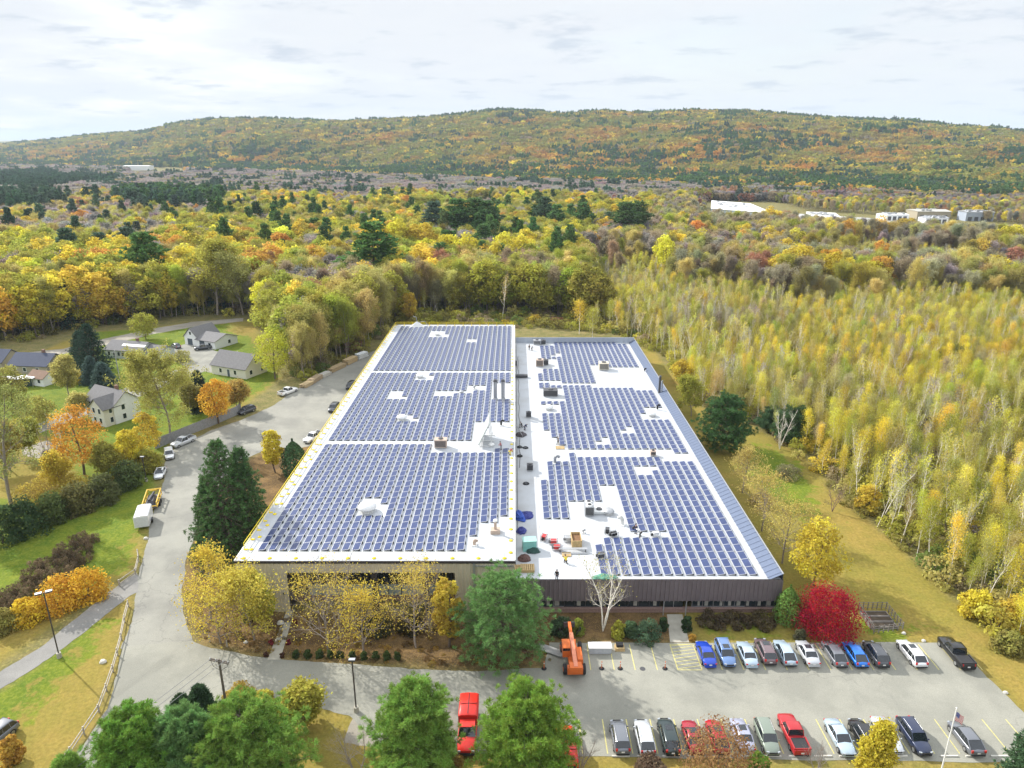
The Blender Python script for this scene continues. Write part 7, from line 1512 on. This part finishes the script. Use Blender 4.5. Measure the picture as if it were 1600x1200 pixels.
# left side
near('leafy', 132, 742, 628, 92, (.52, .27, .03), 'glowing orange maple in front of the white farmhouse', 60, dens=.9); near('leafy', 206, 735, 668, 50, 'yel', 'yellow tree at the foot of the white farmhouse', 61); near('leafy', 235, 712, 640, 56, 'gold', 'golden-brown tree right of the farmhouse', 62, dens=.7); near('open', 266, 680, 552, 120, (.34, .32, .07), 'large spreading olive-yellow tree behind the board fence', 63, dens=1.0, crown=.25); near('leafy', 342, 662, 588, 64, (.56, .32, .03), 'orange tree behind the board fence, left of the cream cottage', 64); near('spruce', 315, 640, 580, 30, (.06, .09, .06), 'thin dark conifer beside the orange tree', 65)
near('spruce', 148, 580, 506, 46, (.04, .075, .05), 'tall blue-black spruce left of the ranch cottage, taller of the pair', 66); near('spruce', 132, 570, 518, 36, (.045, .08, .05), 'blue-black spruce just left of the taller one', 67); near('spruce', 146, 598, 558, 26, (.09, .14, .12), 'small blue spruce before the tall pair, left one', 68); near('spruce', 164, 605, 568, 30, (.09, .14, .12), 'small blue spruce before the tall pair, right one', 69)
near('leafy', 430, 592, 512, 66, (.42, .42, .03), 'lime-yellow rounded tree right of the cream cottage', 70); near('leafy', 228, 530, 488, 48, 'yg', 'round olive tree behind the ranch cottage', 71); near('leafy', 25, 640, 570, 60, 'olive', 'olive tree at the left edge near the carport', 72); near('open', 18, 790, 590, 110, (.24, .26, .07), 'tall half-leafless tree at the left photo edge', 73, dens=.4); near('bare', 84, 746, 660, 50, 'tan', 'thin leafless tree with twin grey trunks left of the orange maple', 74, bark=GBARK)
near('open', 108, 620, 560, 40, 'tan', 'small thin tree beside the white shed', 75); near('bush', 86, 722, 700, 44, (.11, .08, .07), 'dark purple-brown low tree on the sandy patch', 76); near('leafy', 60, 668, 620, 70, (.30, .28, .06), 'yellow-olive tree by the residential street', 77, dens=.7)
for i, (x, y, ty, w_, c_, lb, kd) in enumerate(((48, 712, 660, 44, 'yg', 'yellow-green thin tree left of the sandy patch', 'open'), (100, 770, 712, 50, 'gold', 'golden scrub tree below the orange maple', 'open'), (172, 748, 700, 44, (.30, .28, .05), 'olive scrub tree right of the orange maple trunk', 'open'), (16, 735, 660, 60, (.34, .28, .06), 'ochre half-bare tree at the left edge above the hedge', 'open'),
    (300, 648, 600, 36, (.30, .27, .08), 'thin tan tree between the spreading tree and the orange one', 'open'), (122, 655, 618, 36, 'tan', 'pale thin tree on the street bank', 'open'), (222, 620, 575, 36, (.28, .26, .06), 'slim olive tree behind the farmhouse', 'open'), (95, 700, 640, 30, 'tan', 'thin bare birch beside the twin grey trunks', 'bare'), (60, 790, 745, 70, (.40, .30, .05), 'yellow-brown shrub band along the hedge, left', 'bush'), (120, 775, 738, 60, (.42, .32, .05), 'yellow-brown shrub band along the hedge, middle', 'bush'),
    (190, 745, 705, 50, (.36, .30, .05), 'ochre shrub above the hedge, right', 'bush'), (118, 598, 575, 34, (.42, .32, .05), 'ochre shrub between the dark-roofed cottage and the spruces', 'bush'), (285, 565, 545, 30, (.30, .28, .08), 'small olive shrub below the ranch driveway', 'bush'), (370, 640, 600, 40, (.40, .28, .07), 'russet thin tree left of the cream cottage lawn', 'open'), (455, 585, 548, 50, (.28, .25, .08), 'brown thicket right of the lime-yellow tree', 'bush'), (500, 572, 540, 60, (.24, .22, .07), 'olive-brown thicket beyond the lumber bundles', 'bush'))):
    near(kd, x, y, ty, w_, c_, lb, 200 + i, dens=.5 if kd != 'bush' else 1)
HG = 'dark green hedge trees between lawn and cottages'
for i, (x, y, ty, w_, c_) in enumerate(((5, 850, 765, 70, (.07, .11, .04)), (45, 835, 765, 66, (.06, .10, .04)), (85, 815, 762, 60, (.10, .13, .04)), (125, 800, 745, 60, (.16, .15, .05)), (165, 785, 730, 56, (.12, .13, .05)), (200, 762, 712, 56, (.09, .12, .04)), (232, 735, 695, 44, (.30, .27, .04)))):
    near('bush', x, y, ty, w_, c_, '%s clump of the shaggy hedge across the left lawn, counting from the left edge' % ['first', 'second', 'third', 'fourth', 'fifth', 'sixth', 'seventh'][i], 80 + i, group=HG, size=.32, dens=1.3, name='hedge_shrub')
near('bush', 140, 935, 884, 70, (.58, .36, .02), 'blazing orange-yellow shrub above the footpath, right one', 90, size=.26, dens=1.3); near('bush', 95, 950, 895, 70, (.56, .33, .025), 'blazing orange-yellow shrub above the footpath, middle one', 91, size=.26, dens=1.3); near('bush', 48, 968, 928, 62, (.55, .38, .02), 'yellow shrub above the footpath, left one', 92, size=.26, dens=1.2); near('bush', 10, 985, 950, 50, 'olive', 'olive weedy shrub at the left end of the footpath', 93)
near('bush', 22, 1190, 1140, 40, (.45, .28, .04), 'orange twiggy shrub next to the car at the left edge', 94)
# clipped shrubs and beds by the buildings
BX = near('bush', 463, 1026, 1014, 13, (.07, .10, .03), 'dark rounded shrub in the row edging the driveway', 100, group='low rounded shrubs edging the driveway', size=.16, dens=.6, name='rounded_shrub')
for i, x in enumerate((481, 499, 516, 532, 551, 569, 587, 604, 621)): a = G(x, 1026 + i * .45); r = copy_thing(BX, (a.x, a.y, 0), i * 1.1, 'dark rounded shrub in the row edging the driveway', (1 + .1 * math.sin(i * 2), 1 + .1 * math.cos(i), 1))
for i, (x, y, c_, lb) in enumerate(((424, 1006, (.25, .03, .04), 'left of the walkway'), (451, 1006, (.22, .03, .04), 'right of the walkway'), (416, 1026, (.12, .06, .04), 'at the walkway foot, left'), (441, 1027, (.12, .06, .04), 'at the walkway foot, right'), (461, 975, (.22, .03, .04), 'halfway up the walkway'))): near('bush', x, y, y - 9, 9, c_, 'little dark red bush ' + lb, 110 + i, size=.12, dens=.4, name='red_dwarf_shrub')
near('bush', 1036, 985, 956, 17, (.05, .085, .035), 'clipped dark yew left of the office entrance', 120, name='clipped_yew', cat='shrub', size=.15); near('bush', 1073, 984, 956, 19, (.05, .085, .035), 'clipped dark yew right of the office entrance', 121, name='clipped_yew', cat='shrub', size=.15)
for i, (x, y, ty, w_, c_, lb) in enumerate(((1012, 998, 966, 52, (.09, .15, .08), 'bluish rhododendron mass left of the entrance'), (985, 992, 966, 30, (.10, .16, .07), 'rhododendron beside the bare birch'), (965, 996, 965, 26, (.36, .36, .04), 'yellow-green shrub right of the bare birch'), (902, 990, 962, 28, (.24, .28, .04), 'yellow-green shrub left of the bare birch'), (876, 988, 962, 40, (.08, .13, .06), 'dark rhododendron near the big pine'), (1112, 975, 960, 62, (.12, .09, .05), 'low brown hedge right of the entrance, first'), (1152, 975, 960, 62, (.12, .09, .05), 'low brown hedge right of the entrance, second'), (1192, 975, 960, 62, (.13, .10, .05), 'low brown hedge right of the entrance, third'), (1082, 1000, 990, 12, (.45, .28, .04), 'tiny orange bush at the walkway edge'), (390, 968, 950, 26, (.05, .07, .035), 'dark low shrub at the beige wall corner'), (1250, 1000, 980, 24, (.10, .10, .05), 'brown shrub in front of the arborvitae'), (590, 985, 965, 70, (.07, .07, .03), 'clipped dark hedge below the recess window, left'), (640, 985, 965, 60, (.08, .07, .03), 'clipped dark hedge below the recess window, right'), (1190, 790, 770, 40, (.30, .24, .08), 'dry brown shrub on the grass beside the side wall'), (1230, 745, 725, 44, (.22, .20, .10), 'grey-green dry shrub at the wood end of the grassy strip'))):
    near('bush', x, y, ty, w_, c_, lb, 130 + i, size=.2, dens=.9)
# dry goldenrod patch
GP = [(150, 838), (155, 860), (120, 900), (60, 925), (20, 965), (-40, 1010), (-40, 970), (10, 930), (60, 885), (110, 850)]
B_ = hexgrid(60, 125, 1.25, x0=-150, x1=-60); bx_, by_ = PX(B_[:, 0], B_[:, 1], 0); B_ = B_[inpoly(bx_, by_, GP)]; n_ = len(B_); k_ = rs.uniform(.3, .55, n_); zf = np.zeros(n_); c_ = np.array([(.20, .15, .09)]) * (1 + rs.normal(size=(n_, 1)) * .2)
o = scatter('dry_goldenrod', np.stack([B_[:, 0], B_[:, 1], zf - .05], 1), np.array(PROTO['bush'])[rs.integers(0, 4, n_)], np.stack([k_ * .8, k_ * .8, k_ * 1.3], 1), np.stack([zf, zf, rs.uniform(0, 6.28, n_)], 1), np.clip(c_, .02, .9)); tag(o, 'patch of dry brown goldenrod stalks in the left lawn', 'weeds', kind='stuff')
# leaf litter and tufts that break up the lawns and the bed
def scatter_small(name, lab, poly, step, y0, y1, x0, x1, k0, k1, cols):
    B_ = hexgrid(y0, y1, step, x0=x0, x1=x1); bx_, by_ = PX(B_[:, 0], B_[:, 1], 0); ok = inpoly(bx_, by_, poly); B_ = B_[ok & (rs.random(len(B_)) < .6)]; n_ = len(B_); k_ = rs.uniform(k0, k1, n_); zf = np.zeros(n_)
    c_ = np.array(cols)[rs.integers(0, len(cols), n_)] * (1 + rs.normal(size=(n_, 1)) * .15)
    o = scatter(name, np.stack([B_[:, 0], B_[:, 1], zf - .04], 1), np.array(PROTO['bush'])[rs.integers(0, 4, n_)], np.stack([k_, k_, k_ * .5], 1), np.stack([zf, zf, rs.uniform(0, 6.28, n_)], 1), np.clip(c_, .02, .9)); tag(o, lab, 'ground cover', kind='stuff')
scatter_small('leaf_litter', 'brown and golden ground cover on the beds around the building', [(290, 900), (330, 800), (372, 940), (440, 958), (860, 962), (860, 1038), (740, 1044), (560, 1032), (450, 1026), (410, 1020), (320, 1000), (292, 965)], 1.5, 68, 110, -50, 8, .12, .3, [(.40, .26, .06), (.22, .14, .06), (.16, .12, .06), (.30, .22, .05)])

# ------------------------------------------------------------------ the air between
hzm = bpy.data.materials.new('thin_autumn_haze'); hzm.use_nodes = True; t = hzm.node_tree; t.nodes.clear()
vo = t.nodes.new('ShaderNodeVolumePrincipled'); vo.inputs['Density'].default_value = .000065; vo.inputs['Color'].default_value = (.72, .86, 1.0, 1); vo.inputs['Anisotropy'].default_value = 0.0
om = t.nodes.new('ShaderNodeOutputMaterial'); t.links.new(vo.outputs[0], om.inputs['Volume'])
m = MB(); m.box((-1000, 6900, 174), (17200, 14800, 350)); o = m.build('haze', hzm); tag(o, kind='stuff')
